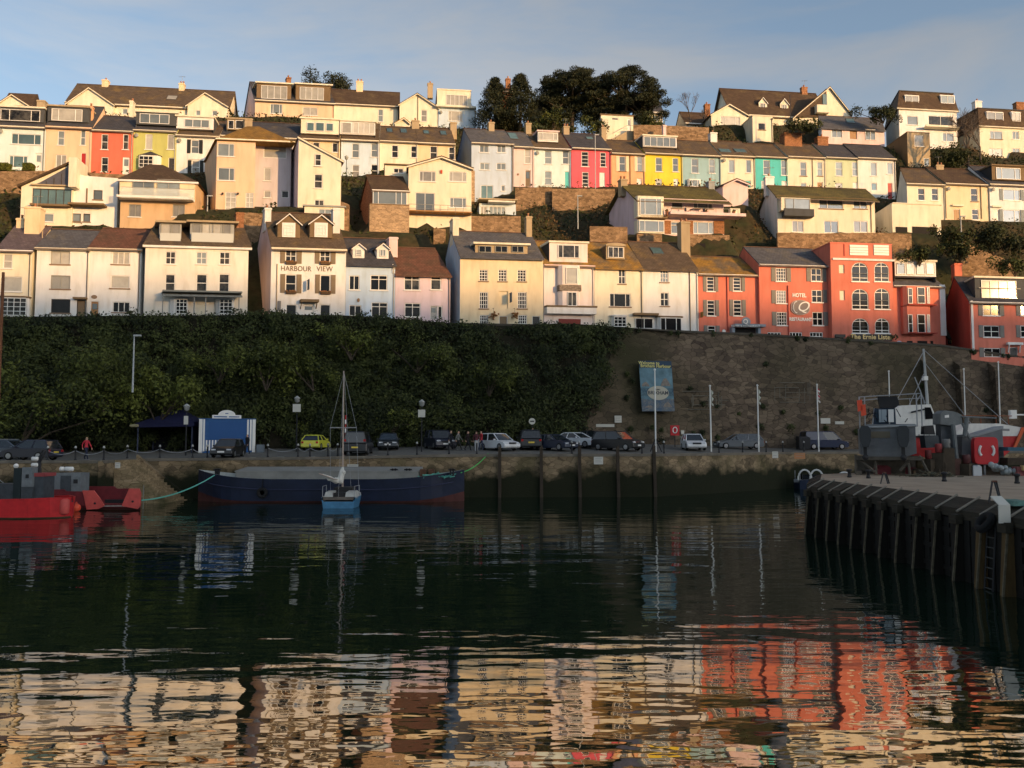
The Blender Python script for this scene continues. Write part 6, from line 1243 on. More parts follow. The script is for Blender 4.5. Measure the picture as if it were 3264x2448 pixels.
t0 = gp(552, 74.5); tt = thing('marquee', 'dark navy open-sided marquee left of the blue kiosk', 'marquee', t0); NV = mat('navy_canvas', (.012,.014,.05), rough=.8, noise=.2)
m_ = MB(); b0 = [(-2.5, -1.6, 2.45), (2.5, -1.6, 2.55), (2.5, 1.8, 2.55), (-2.5, 1.8, 2.45)]; m_.add(b0 + [(.7, .1, 3.75)], [(0,1,4),(1,2,4),(2,3,4),(3,0,4)]); m_.hexa([(x, y, z-.35) for x, y, z in b0], [(x, y, z+.01) for x, y, z in b0]); m_.build('canopy', NV, tt)
m_ = MB(); m_.box(-2.4, 1.7, 0, 2.4, 1.76, 2.4); m_.box(2.3, -1.4, 0, 2.36, 1.7, 2.4); m_.build('side_curtain', mat('dark_canvas', (.008,.008,.012), rough=.9), tt)
for x, y in ((-2.3,-1.5),(2.3,-1.5),(-2.3,1.6),(2.3,1.6)): m_ = MB(); m_.tube([(x, y, -.1), (x, y, 2.4)], .06, 6); m_.build('leg', mat('blue_pole', (.05,.06,.10)), tt)
m_ = MB(); m_.lathe([(.1,0),(.13,.1),(.13,.6),(.1,.7)], (0,0,0), 10, axis='x'); simple('float_tube','pale rolled canvas hanging at the left corner of the navy marquee','roll',m_,mat('pale_canvas',(.4,.36,.22)),(t0[0]-2.9,72.8,t0[2]+2.25))
m_ = MB(); m_.box(0,0,0,.55,.5,.7); m_.box(.05,-.02,.1,.5,0,.6); simple('grey_cabinet','small blue-grey box standing at the right side of the kiosk','cabinet',m_,mat('cabinet_grey',(.16,.19,.22)),(k0[0]+2.4,73.3,k0[2]))
# ---- posts along the quay edge, chains between them
BG = 'low iron posts along the quay edge'
proto = None; posts = []
for i, u in enumerate([157, 245, 335, 410, 513, 617, 664, 856, 952, 990, 1047, 1078, 1237, 1330, 1432, 1520, 1822, 1845, 2045, 2115, 2290, 2365, 2440, 2493, 2560]):
    Xe = (u-IW/2)/FPX*66; 
    for _ in range(6): Ye = float(edgey(Xe)) + .75; Xe = (u-IW/2)/FPX*Ye
    lab = 'black quay-edge post with pale cap, ' + ('far left near the red boats','left of the person in red','right of the person in red','between the steps and the marquee','before the navy marquee','directly left of the kiosk','by the kiosk left corner','right of the kiosk','below the yellow car, first of three','below the yellow car, second of three','below the yellow car, third of three','behind the sailing boat mast','right of the black van','left of the second lamp post','right of the second lamp post','near the red-coated group','left of the slanting pole pair','right of the slanting pole pair','left of the first flagpole','right of the first flagpole','right of the second flagpole','left of the third flagpole','right of the third flagpole','left of the black bin','behind the small blue boat')[i]
    if proto is None:
        proto = thing('quay_post', lab, 'post', (0, 0, 0), 0, BG); m_ = MB(); m_.lathe([(.09, -.05), (.09, .1), (.06, .14), (.055, .85), (.08, .88)], n=10); m_.build('shaft', BLACK, proto, True)
        m_ = MB(); m_.lathe([(.08, .88), (.09, .92), (.07, 1.0), (.03, 1.05)], n=10); m_.build('cap', mat('pale_cap', (.40,.40,.38)), proto, True); r_ = proto
    else:
        r_ = proto.copy(); COL.objects.link(r_); r_['label'] = lab
        for ch in list(proto.children): c = ch.copy(); COL.objects.link(c); c.parent = r_
    r_.location = (Xe, Ye, float(zg(Xe, Ye))); posts.append((Xe, Ye, float(zg(Xe, Ye))))
for a, b in list(zip(posts[:6], posts[1:7])) + list(zip(posts[7:11], posts[8:12])):
    m_ = MB(); m_.tube([(a[0]+(b[0]-a[0])*f, a[1]+(b[1]-a[1])*f, a[2]+.72-.28*(1-(2*f-1)**2)) for f in [i/8 for i in range(9)]], .025, 5)
    tag(m_.build('chain', STEEL, loc=a), 'slack chain hung between two quay edge posts, %s' % ('left of the kiosk' if a[0] < -20 else 'below the yellow car'), 'chain', 'chains along the quay edge')
# ---- timber fender piles on the quay wall
for i, u in enumerate([1593, 1726, 1849, 1972, 2092]):
    X = (u-IW/2)/FPX*68.1; Y = float(edgey(X)) - .42; m_ = MB(); m_.hexa([(-.13,-.12,-2.5),(.13,-.12,-2.5),(.13,.12,-2.5),(-.13,.12,-2.5)], [(-.12,-.11,4.35),(.12,-.11,4.35),(.12,.11,4.35),(-.12,.11,4.35)])
    m_.add([(.0,-.14,4.35),(.15,-.14,4.35),(.15,.14,4.35),(0,.14,4.35),(.07,0,4.5)], [(0,1,4),(1,2,4),(2,3,4),(3,0,4)])
    o = simple('fender_pile', '%s of five upright timber piles on the quay wall, below the parked cars' % ('leftmost','second from left','middle','fourth from left','rightmost')[i], 'pile', m_, mat('wet_timber', (.045,.032,.02), rough=.7, noise=.4, nscale=2, stretch=(3,3,.4)), (X, Y, 0), 'upright timber piles on the quay wall'); o.rotation_euler = (0, R(-.3*i), 0)
# ---- flagpoles and lamp posts
FPG = 'white flagpoles along the quay'
for i, (u, vt, Y, lab) in enumerate(((2088, 1180, 73, 'white flagpole on a black tripod in front of the harbour banner'), (2264, 1232, 76.5, 'white flagpole right of the red lifebelt box'), (2415, 1230, 80.5, 'white flagpole at the nose of the grey estate car'), (2605, 1228, 84.5, 'white flagpole with a furled red and white flag'), (2834, 1185, 86.5, 'white flagpole rising behind the boat on the trestle'), (3073, 1178, 88, 'white pole behind the grey crane arm'), (3183, 1156, 87, 'thick white pole with yellow foot at the far right'))):
    b = gp(u, Y); top = onplane(u-1, vt, Y, 0); Hp = top[2]-b[2]; rt = thing('flagpole', lab, 'flagpole', b, 0, FPG); m_ = MB(); m_.tube([(0,0,-.05),(top[0]-b[0],0,Hp)], [.07,.05], 8); m_.build('pole', WHITE, rt)
    m_ = MB(); m_.ball((top[0]-b[0],0,Hp+.05), .1, 8, 6); m_.build('finial', WHITE, rt)
    if i == 0:
        for ax in (-.5, .5): m_ = MB(); m_.tube([(ax,-.1,-.05),(0,0,1.1)],.05,6); m_.build('leg', BLACK, rt)
    if i in (1, 2, 3):
        m_ = MB(); n = 9; vs = []
        for j in range(n): vs += [(.08, 0, Hp-.3-j*.16), (.2+.1*sin(j*1.9), .05*sin(j*2.3), Hp-.42-j*.17)]
        for j in range(n-1): m_.add([vs[2*j], vs[2*j+1], vs[2*j+3], vs[2*j+2], *[(x, y+.06, z) for x, y, z in (vs[2*j], vs[2*j+1], vs[2*j+3], vs[2*j+2])]], [(0,1,2,3),(7,6,5,4),(0,4,5,1),(3,2,6,7),(1,5,6,2),(0,3,7,4)], j % 2 if i == 3 else 0)
        m_.build('flag', [mat('flag_red',(.42,.03,.05)) if i == 3 else mat('flag_pale',(.45,.47,.4)), mat('flag_white',(.6,.58,.56))], rt)
    if i == 6: m_ = MB(); m_.tube([(0,0,-.05),(0,0,1.4)],.11,8); m_.build('foot', mat('yellow_paint',(.5,.33,.04)), rt)
def lamp(label, u, vt, Y, sign=None, z=None, head='globe', vb=None, round_=False, arm=.0, name='lamp_post'):
    b = gp(u, Y) if vb is None else onplane(u, vb, Y, 0); top = onplane(u, vt, Y, 0); Hp = top[2]-b[2]; rt = thing(name, label, 'lamp post' if head else 'sign', b, 0); m_ = MB()
    m_.tube([(0,0,-.4),(0,0,Hp)], [.07,.04] if head != 'street' else [.08,.05], 8); m_.build('pole', (BLACK if head != 'street' else mat('galvanised',(.42,.44,.44),rough=.5)), rt)
    if head == 'globe':
        m_ = MB(); m_.lathe([(.05,Hp),(.2,Hp+.1),(.24,Hp+.35),(.3,Hp+.4),(.05,Hp+.6)], n=10); m_.build('lantern', mat('lantern_glass',(.35,.36,.34),rough=.2), rt, True)
    if head == 'street': m_ = MB(); m_.box(-.05,-.1,Hp-.05,.55,.1,Hp+.08); m_.build('lamp_head', mat('galvanised',(.42,.44,.44)), rt)
    if sign:
        a, c = onplane(u, sign[0], Y, 0), onplane(u, sign[1], Y, 0); w = sign[2]; m_ = MB()
        if round_: m_.lathe([(.001,-.03),(w,-.03),(w,.03),(.001,.03)], (0,-.1,(a[2]+c[2])/2-b[2]), 18, axis='y')
        else: m_.box(-w,-.13,c[2]-b[2],w,-.08,a[2]-b[2])
        m_.build('sign_board', mat('board_white',(.55,.54,.48)), rt)
        if round_: m_ = MB(); m_.box(-w*.6,-.14,(a[2]+c[2])/2-b[2]-.05,w*.6,-.131,(a[2]+c[2])/2-b[2]+.05); m_.build('sign_bar', BLACK, rt)
    return rt
lamp('black lamp post with a white board under its lantern, left of the yellow car', 948, 1284, 74, (1288, 1313, .34)); lamp('black lamp post with a pale notice, left of the walking people', 1345, 1296, 72.5, (1306, 1330, .3))
lamp('black lamp post with a tall narrow white sign, in front of the marquee', 597, 1310, 70, (1326, 1353, .17)); lamp('short round white parking sign on a post behind the black cars', 1696, 1338, 74.5, (1332, 1354, .28), head=None, round_=True, name='sign_post')
lamp('thin grey street lamp standing up from the ivy bank at the left', 423, 1070, 69.5, vb=1235, head='street'); lamp('tall grey street lamp in front of the coral red house', 357, 368, 111, vb=560, head='street'); lamp('tall grey street lamp in front of the crimson house', 1898, 430, 116, vb=600, head='street')
lamp('pale lamp post beside the tall peach block', 660, 625, 97, vb=705, head='street'); lamp('white street lamp among the shrubs below the yellow houses', 3065, 690, 101, vb=765, head='street'); lamp('slim lamp post by the pale blue house', 1103, 510, 110, vb=620, head='globe'); lamp('slim pole among the dark gardens left of the pink balcony house', 1842, 625, 104, vb=720, head='street')
lamp('wooden telegraph pole in front of the dark-roofed skyline house', 2521, 300, 128, vb=430, head=None, name='telegraph_pole')
# red and white post behind the yacht
b = gp(1103, 69.6); rt = thing('striped_post', 'red and white striped post on the quay behind the small yacht', 'post', b)
for j in range(9): m_ = MB(); m_.tube([(0,0,j*.36-.02),(0,0,j*.36+.34)], .06, 8); m_.build('band', (mat('band_red',(.4,.03,.03)), WHITE)[j % 2], rt)
# ---- signs and boards
def board(label, u0, v0, u1, v1, Y, m, name='notice_board', wall=False, lines=0, t=0.0, group='small notice boards'):
    pts = [(onwall(u, v, -.95) if wall else onplane(u, v, Y, t)) for u, v in ((u0, v1), (u1, v0))]; a, c = pts; th = math.atan2(c[1]-a[1], c[0]-a[0]); w = math.hypot(c[0]-a[0], c[1]-a[1]); h_ = c[2]-a[2]
    rt = thing(name, label, 'sign', a, th, group); m_ = MB(); m_.box(0, -.03, 0, w, .03, h_); m_.build('panel', m, rt); m_ = MB(); m_.tube([(w/2, .03, h_*.5), (w/2, .5, h_*.5)], .03, 5); m_.build('bracket', BLACK, rt)
    if lines:
        m_ = MB()
        for i in range(lines): m_.box(w*.14, -.036, h_*(.8-.6*i/max(1, lines-.5))-.015, w*(.86-.1*(i % 2)), -.031, h_*(.8-.6*i/max(1, lines-.5))+.015)
        m_.build('small_print', mat('print_grey',(.25,.25,.25)), rt)
    return rt
BW = mat('board_white',(.55,.54,.48)); Yq = lambda u: float(edgey((u-IW/2)/FPX*68))-.3
board('small white board on the quay wall above the harbour steps',367,1474,383,1492,59.6,BW,lines=2); board('white notice on the quay wall right of the yacht mast',1107,1480,1142,1500,67.2,BW,lines=3); board('white notice on the quay wall between the timber piles',1893,1456,1922,1480,68.2,BW,lines=3)
board('small white notice on the quay wall below the third flagpole',2462,1439,2480,1460,78,BW,lines=2); board('orange-cream notice on the quay wall left of the small blue boat',2532,1444,2566,1463,80.5,mat('orange_board',(.42,.2,.09)),lines=2)
board('square white notice on the dark stone at the ivy edge',1959,1325,1981,1347,0,BW,wall=True,lines=3); board('long thin white sign low on the bank behind the white coupe',1900,1352,1958,1361,0,BW,wall=True); board('small white sign high on the left bank behind the person in red',357,1394,371,1403,79,BW)
board('torn white notice on the retaining wall right of the fourth flagpole',2616,1333,2646,1350,0,BW,wall=True); board('second torn white notice further right on the retaining wall',2662,1343,2690,1352,0,BW,wall=True); board('little white sign beside the red lifebelt box',2171,1372,2180,1384,0,BW,wall=True)
board('little orange sign on the bank above the white coupe roof',1774,1371,1794,1379,0,mat('orange_board',(.42,.2,.09)),wall=True)
a = gp(2149, 82.0); rt = thing('lifebelt_box','red lifebelt box with a white ring symbol on the retaining wall','lifebelt box',(a[0],a[1],onplane(2149,1388,82.5,0)[2])); RED = mat('lifebelt_red',(.52,.03,.035),rough=.4)
m_ = MB(); m_.box(-.42,-.1,0,.42,.1,.95); m_.build('housing',RED,rt); m_ = MB(); m_.tube([(.2*cos(w),-.12,.5+.28*sin(w)) for w in [2*pi*i/14 for i in range(15)]],.05,6); m_.build('ring_symbol',WHITE,rt); m_ = MB(); m_.box(-.04,-.02,-1.6,.04,.05,0); m_.build('leg',BLACK,rt)
# trellis of pipes on the retaining wall
for i,(u0,v0,u1,v1,lab) in enumerate(((2165,1240,2325,1312,'faint pale climbing trellis on the retaining wall right of the banner'),(2465,1212,2618,1290,'faint pale climbing trellis on the retaining wall left of the fourth flagpole'))):
    rt = thing('wall_trellis',lab,'trellis',onwall(u0,v1,-.9),0,'climbing trellises'); o_ = onwall(u0,v1,-.9); rnd = random.Random(i); m_ = MB()
    for k in range(8): u = u0+(u1-u0)*rnd.random(); p0,p1 = onwall(u,v0+30*rnd.random(),-.75),onwall(u,v1-30*rnd.random(),-.95); m_.tube([tuple(p0[j]-o_[j] for j in range(3)),tuple(p1[j]-o_[j] for j in range(3))],.03,4)
    for k in range(5): v = v0+(v1-v0)*(k+.5)/5; q = sorted([rnd.random(),rnd.random()]); p0,p1 = onwall(u0+(u1-u0)*q[0]*.6,v,-.85),onwall(u1-(u1-u0)*(1-q[1])*.6,v,-.85); m_.tube([tuple(p0[j]-o_[j] for j in range(3)),tuple(p1[j]-o_[j] for j in range(3))],.03,4)
    m_.build('wires',mat('trellis_grey',(.16,.15,.12)),rt)
# banner
q = [onwall(u,v,o_) for u,v,o_ in ((2046,1311,-1.35),(2150,1311,-1.35),(2140,1150,-.75),(2036,1150,-.75))]; o_ = q[0]; rt = thing('harbour_banner','tall harbour welcome banner with boats and a cream oval on the retaining wall','banner',o_)
ex_ = np.array(q[1])-np.array(q[0]); ey_ = np.array(q[3])-np.array(q[0]); nb = np.cross(ex_, ey_); nb = nb/np.linalg.norm(nb); 
def bq(pts, d, m, name, parent=None):
    vs = [tuple(ex_*x+ey_*y+nb*d) for x, y in pts] + [tuple(ex_*x+ey_*y+nb*(d-.03)) for x, y in pts]; n = len(pts); mb = MB(); mb.add(vs, [tuple(range(n)), tuple(range(2*n-1, n-1, -1))]+[(i, (i+1) % n, (i+1) % n+n, i+n) for i in range(n)]); return mb.build(name, m, parent or rt)
pan = bq([(0,0),(1,0),(1,1),(0,1)],.04,mat('banner_sky',(.10,.20,.25),rough=.6,noise=.35,nscale=1.2),'panel'); bq([(0,.86),(1,.86),(1,1),(0,1)],.06,mat('banner_navy',(.03,.06,.10)),'header')
bq([(0,0),(1,0),(1,.24),(.6,.26),(.3,.22),(0,.25)],.06,mat('banner_sea',(.05,.10,.17),col2=(.2,.2,.18),noise=.3,nscale=2.5),'sea'); bq([(0,.3),(1,.3),(1,.46),(.5,.44),(0,.47)],.062,mat('banner_deepsea',(.03,.07,.12),col2=(.12,.2,.22),noise=.3,nscale=2),'sea')
for x, y, w_, h__ in ((.62,.5,.3,.16),(.03,.49,.25,.09),(.1,.07,.25,.05),(.65,.08,.28,.1)): bq([(x,y),(x+w_,y),(x+w_*.85,y+h__*.5),(x+w_*.6,y+h__),(x+w_*.35,y+h__*.9),(x+w_*.1,y+h__*.4)],.075,mat('banner_boats',(.30,.24,.18),col2=(.12,.13,.14),nscale=4,noise=.2),'painted_boat')
ov = bq([(.52+.33*cos(w),.36+.14*sin(w)) for w in [2*pi*i/28 for i in range(28)]],.09,mat('banner_cream',(.42,.40,.32)),'oval')
rx = math.atan2(math.hypot(ey_[0],ey_[1]),ey_[2]); rzb = math.atan2(ex_[1],ex_[0])
for s_, sz, x, y, c, d in (('Welcome to',.42,.30,.955,'banner_yellow',.08),('Brixham Harbour',.44,.5,.895,'banner_yellow',.08),('BRIXHAM',.5,.52,.36,'banner_ink',.1),('Love',.25,.52,.43,'banner_ink',.1)):
    text('lettering',s_,sz,mat(c,(.60,.55,.20) if 'yellow' in c else (.06,.07,.08)),rt,tuple(ex_*x+ey_*y+nb*d),rot=(pi/2-rx,0,rzb),bold=.01)
# ---- bins and clutter
m_ = MB(); m_.box(-.55,-.5,.08,.55,.5,1.15); m_.hexa([(-.6,-.55,1.15),(.6,-.55,1.15),(.6,.55,1.15),(-.6,.55,1.15)],[(-.5,-.5,1.32),(.5,-.5,1.3),(.5,.5,1.4),(-.5,.5,1.4)]); simple('waste_bin','big black wheeled bin left of the dark blue van','bin',m_,BLACK,gp(2556,86.5))
m_ = MB(); m_.box(-.25,-.2,0,.25,.2,1.0); m_.box(-.28,-.23,1.0,.28,.23,1.08); simple('parking_machine','pale parking machine left of the white hatchback under the lifebelt box','parking machine',m_,mat('machine_pale',(.35,.36,.3)),gp(2176,80.5))
for i, u in enumerate((808, 898, 995, 1190)): 
    a = gp(u, Yq(u)+1.2); m_ = MB(); m_.box(-.06,-.6,0,.06,.6,.012); simple('painted_dash', 'short white painted mark on the quay edge, '+('below the kiosk corner','left of the yellow car','under the yellow car','right of the black van')[i], 'road marking', m_, mat('road_paint',(.5,.5,.47)), (a[0],a[1],a[2]+.006), 'white painted dashes', R(40))
# ---- people
def person(label, u, Y, face, top, legs, hair=(.05,.03,.02), walk=.0, hgt=1.7, hold=None, z=None):
    b = gp(u, Y); root_loc = b; k = hgt/1.72; w = walk; V = []; Eg = []; Rd = []
    def v(x, y, z_, r): V.append((x*k, y*k, z_*k)); Rd.append(r*k); return len(V)-1
    def e(a, b_): Eg.append((a, b_))
    pel = v(0,0,.95,.135); sp = v(0,.01,1.12,.125); ch = v(0,.0,1.3,.15); nk = v(0,.01,1.47,.055); hb = v(0,-.015,1.56,.075); ht = v(0,-.005,1.64,.088); hc = v(0,.01,1.70,.05); nose = v(0,-.10,1.585,.014)
    e(pel,sp); e(sp,ch); e(ch,nk); e(nk,hb); e(hb,ht); e(ht,hc); e(hb,nose)
    for s, ph in ((-1, w), (1, -w)):
        hp = v(s*.09,0,.88,.10); kn = v(s*.10,-.28*ph-.02,.50,.068); an = v(s*.10,-.5*ph+.05*(ph < 0),.09+.06*(ph < 0),.045); toe = v(s*.11,-.5*ph-.17,.045,.038); e(pel,hp); e(hp,kn); e(kn,an); e(an,toe)
        sd_ = v(s*.18,0,1.42,.068); el = v(s*.25,.22*ph+.03,1.15,.047); wr = v(s*.25,.36*ph-.06,.92,.031); pm = v(s*.245,.38*ph-.09,.84,.034); e(ch,sd_); e(sd_,el); e(el,wr); e(wr,pm)
        for j in range(4): f1 = v(s*(.235+.0*j),.38*ph-.13+.022*j,.79,.010); f2 = v(s*.225,.38*ph-.12+.022*j,.745+.008*abs(j-1.5),.008); e(pm,f1); e(f1,f2)
        th_ = v(s*.22,.38*ph-.14,.83,.011); t2 = v(s*.21,.38*ph-.16,.80,.009); e(pm,th_); e(th_,t2)
    me = bpy.data.meshes.new('body'); me.from_pydata(V, Eg, []); o = bpy.data.objects.new('tmp', me); COL.objects.link(o); md = o.modifiers.new('s','SKIN'); md.use_smooth_shade = True
    for i, r in enumerate(Rd): o.data.skin_vertices[0].data[i].radius = (r, r*(.72 if i in (0,1,2) else 1))
    o.data.skin_vertices[0].data[0].use_root = True; o.modifiers.new('b','SUBSURF').levels = 1
    dg = bpy.context.evaluated_depsgraph_get(); m2 = bpy.data.meshes.new_from_object(o.evaluated_get(dg)); bpy.data.objects.remove(o); m2.name = 'person'
    mats_ = [mat('skin',(.45,.27,.19)), mat('cloth_%d_%d_%d' % tuple(int(c*99) for c in top), top, noise=.2), mat('cloth_%d_%d_%d' % tuple(int(c*99) for c in legs), legs, noise=.2), mat('hair_%d' % int(hair[0]*99), hair), mat('shoes',(.25,.25,.25))]
    m2.materials.clear(); [m2.materials.append(x) for x in mats_]
    for p in m2.polygons:
        x, y, z_ = [c/k for c in p.center]; p.use_smooth = True
        p.material_index = 3 if (z_ > 1.655 or (z_ > 1.53 and y > .03)) else 0 if z_ > 1.48 else (0 if (abs(x) > .19 and z_ < .9) else 1 if z_ > .93 or abs(x) > .19 else 4 if z_ < .085 else 2)
    o = bpy.data.objects.new('person', m2); COL.objects.link(o); o.location = b; o.rotation_euler = (0, 0, face); tag(o, label, 'person'); return o
person('person in a red and white top walking at the left end of the quay', 282, 62.8, R(70), (.55,.04,.06), (.02,.025,.05), (.45,.3,.12), .5)
person('person in dark clothes and pale shoes at the right side of the kiosk', 792, 70.2, R(-30), (.015,.015,.02), (.03,.04,.06), (.35,.22,.12), .25)
person('person in dark jacket walking left of the pale-topped walker', 1438, 73.8, R(80), (.02,.02,.025), (.02,.02,.03), (.4,.3,.2), .6); person('person in a pale grey top striding right of the dark-jacketed walker', 1462, 73.4, R(80), (.22,.22,.2), (.03,.03,.03), (.12,.07,.04), .6)
person('person in a dark coat, rightmost of the three walkers', 1492, 73.0, R(80), (.03,.02,.02), (.015,.015,.02), (.1,.06,.04), .55); person('person in a red jacket behind the small white hatchback', 1534, 73.5, R(-60), (.45,.03,.04), (.03,.04,.08), (.2,.1,.05), .3)
person('person in white trousers beside the red-jacketed person', 1519, 72.6, R(10), (.10,.03,.04), (.35,.36,.38), (.05,.03,.02), .2); person('person in a pale blue top behind the black orange-plated car', 1697, 77.6, R(20), (.2,.4,.5), (.02,.02,.02), (.35,.25,.15), 0, 1.78)
m_ = MB(); c0 = (0,0,0)
# =================================================================== BOATS, PIER
def sx(u, Y): return (u-IW/2)/FPX*Y*1.002
def zz(v, Y): return onplane(IW/2, v, Y, 0)[2]
def hull(st, mats, name, parent, zb=.3, inner=.12, deck=True, sub=(0, .55, 1)):
    """st: stations (x, half beam at sheer, half beam at waterline, sheer z, keel z)"""
    b = MB(); ring = []
    for x, bd, bw, zs_, zk in st:
        zb_ = min(zb, zs_-.1) if not callable(zb) else zb(x); half = [(0, zk), (bw*.75, zk+(zb_-zk)*.25), (bw, zb_-.02), (bw+(bd-bw)*.5, zb_+(zs_-zb_)*.45), (bd, zs_), (max(.0, bd-inner), zs_), (max(0, bd-inner), zs_-.28)]
        ring.append([(x, -y, z) for y, z in half[::-1]] + [(x, y, z) for y, z in half[1:]])
    n = len(ring[0])
    for i in range(len(ring)-1):
        for j in range(n-1):
            lev = min(j, n-2-j); m = 2 if lev <= 1 else (0 if lev in (2, 3) else 1)
            b.add([ring[i][j], ring[i+1][j], ring[i+1][j+1], ring[i][j+1]], [(0, 1, 2, 3)], m)
        b.add([ring[i][0], ring[i+1][0], ring[i+1][-1], ring[i][-1]], [(0, 1, 2, 3)], 3)
    for r_ in (ring[0], ring[-1]): b.add(r_, [tuple(range(n))], 0)
    return b.build(name, mats, parent)
NAVY = mat('barge_navy', (.010,.016,.038), rough=.45, noise=.35, nscale=.8, bump=.2, bscale=2); BOOT = mat('antifoul_red', (.07,.02,.016), rough=.7, noise=.4, nscale=1.2); DKG = mat('deck_grey', (.22,.23,.22), rough=.8, noise=.3, nscale=1.2); PALE = mat('pale_gunwale', (.34,.37,.36), rough=.7, noise=.2)
X0, X1, YB = sx(608, 62.3), sx(1476, 62.3), 64.3; Lb = X1-X0
bg_ = thing('cargo_barge', 'long navy blue barge with red bottom and grey hatch cover moored along the quay', 'barge', ((X0+X1)/2, YB, .12)); st = []
for i in range(27):
    f = i/26; x = -Lb/2 + Lb*f; q = abs(2*f-1); w = 2.05*(1-max(0, (q-.62)/.38)**2.2)+.02; sheer = 1.93 + .62*max(0, (q-.35)/.65)**2.0; st.append((x, w, w*(.93 if q < .8 else .93-.45*(q-.8)/.2), sheer, -.7))
hull(st, [NAVY, BOOT, PALE, DKG], 'hull', bg_, zb=lambda x: .36+.6*max(0, (abs(x)/(Lb/2)-.55)/.45)**2)
m_ = MB(); hc0, hc1 = sx(760, 63)-bg_.location[0], sx(1335, 63)-bg_.location[0]; m_.box(hc0, -1.55, 1.6, hc1, 1.45, 2.42); m_.hexa([(hc0-.05,-1.6,2.42),(hc1+.05,-1.6,2.42),(hc1+.05,1.5,2.42),(hc0-.05,1.5,2.42)],[(hc0-.05,-1.6,2.5),(hc1+.05,-1.6,2.5),(hc1+.05,1.5,2.72),(hc0-.05,1.5,2.72)]); m_.build('hatch_cover', mat('hatch_grey',(.25,.25,.23),rough=.8,noise=.2,nscale=1), bg_)
m_ = MB(); m_.tube([(x, -w*1.0-.03, z-.75-.0) for x, w, _, z, _ in st[1:-1]], .045, 6); m_.build('rubbing_strake', mat('strake_dark',(.03,.035,.07)), bg_)
m_ = MB(); a_ = sx(842,62.1)-bg_.location[0]
m_.lathe([(.28+.13*cos(w), .16*sin(w)) for w in [2*pi*i/10 for i in range(11)]], (a_, -2.2, .95), 16, axis='y'); m_.tube([(a_, -2.15, 1.3), (a_, -2.05, 1.95)], .03, 5); m_.build('tyre_fender', RUBBER, bg_)
for u in (690, 1255, 1300, 1440):
    a_ = sx(u,62.4)-bg_.location[0]; m_ = MB(); m_.box(a_-.16,-.12,2.1,a_-.04,.12,2.62); m_.box(a_+.04,-.12,2.1,a_+.16,.12,2.62); m_.box(a_-.28,-.12,2.5,a_+.28,.12,2.58); o = m_.build('mooring_bitt', BLACK, bg_); o.location = (0,-1.3,0.05)
for u in (1345, 1372): a_ = sx(u,62.4)-bg_.location[0]; m_ = MB(); m_.box(a_-.2,-.9,1.9,a_+.2,-.3,2.6); m_.build('winch_box', mat('rusty_box',(.12,.06,.035),noise=.4), bg_)
m_ = MB(); rnd = random.Random(3)
for i in range(60): c = (sx(1400,62.6)+rnd.gauss(0,.55), 63.4+rnd.gauss(0,.3), 2.12+abs(rnd.gauss(0,.14))); m_.tube([c,(c[0]+rnd.gauss(0,.3),c[1]+rnd.gauss(0,.2),c[2]+rnd.gauss(0,.06)),(c[0]+rnd.gauss(0,.4),c[1]+rnd.gauss(0,.2),c[2]+rnd.gauss(0,.05))],.03,4)
tag(m_.build('rope_heap', mat('rope_turquoise',(.12,.42,.34),rough=.8), loc=(sx(1400,62.6),63.4,2.1)), 'heap of turquoise rope on the right-hand bow deck of the barge', 'rope')
def rope(label, a, b, sag, m, r=.035, name='mooring_rope'):
    m_ = MB(); m_.tube([tuple(a[k]+(b[k]-a[k])*f - (sag*(1-(2*f-1)**2) if k == 2 else 0) for k in range(3)) for f in [i/14 for i in range(15)]], r, 6); return tag(m_.build(name, m, loc=a), label, 'rope', 'mooring ropes')
rope('turquoise mooring rope sagging from the red landing boat to the left end of the barge', (sx(462,56), 56, .95), (sx(690,62.4), 62.4, 2.32), .35, mat('rope_turquoise',(.12,.42,.34),rough=.8), .045)
rope('bright green mooring rope from the right bow of the barge up to the quay', (sx(1468,63), 64, 2.45), (sx(1556,69), 68.9, 3.78), .25, mat('rope_green',(.08,.45,.10),rough=.8), .04)
# --- small yacht seen from astern
xb = sx(1083, 57); yt = thing('sailing_boat', 'small blue and white sailing boat seen from astern in front of the barge', 'sailing boat', (xb, 57, .3), R(90)); BW_ = mat('boat_white', (.50,.50,.46), rough=.4, noise=.2); BBL = mat('boat_blue', (.06,.19,.33), rough=.4, noise=.3, nscale=2); TEAK = mat('weathered_teak', (.14,.12,.10), noise=.3)
st = [(0, 1.12, 1.0, .78, -.1), (.5, 1.16, 1.04, .78, -.3), (1.8, 1.2, 1.05, .82, -.4), (3.0, .95, .78, .92, -.4), (4.0, .5, .36, 1.02, -.3), (4.6, .05, .03, 1.12, 0)]
hull(st, [BBL, mat('boat_foul', (.03,.05,.08)), BW_, TEAK], 'hull', yt, zb=.08)
m_ = MB(); m_.box(.0,-1.1,.60,.06,1.1,.80); m_.build('transom_rail', TEAK, yt)
for s_ in (-1, 1): m_ = MB(); m_.hexa([(.2,s_*.78-.38,.7),(1.5,s_*.78-.38,.7),(1.5,s_*.7+.3,.7),(.2,s_*.7+.3,.7)],[(.3,s_*.74-.30,1.08),(1.4,s_*.74-.30,1.15),(1.4,s_*.68+.24,1.15),(.3,s_*.68+.24,1.08)]); m_.build('cockpit_seat', BW_, yt)
m_ = MB(); m_.box(.3,-.36,.6,1.5,.36,1.05); m_.box(1.5,-.62,.7,3.0,.62,1.35); m_.build('cabin', mat('cabin_dark', (.03,.03,.03), noise=.3), yt)
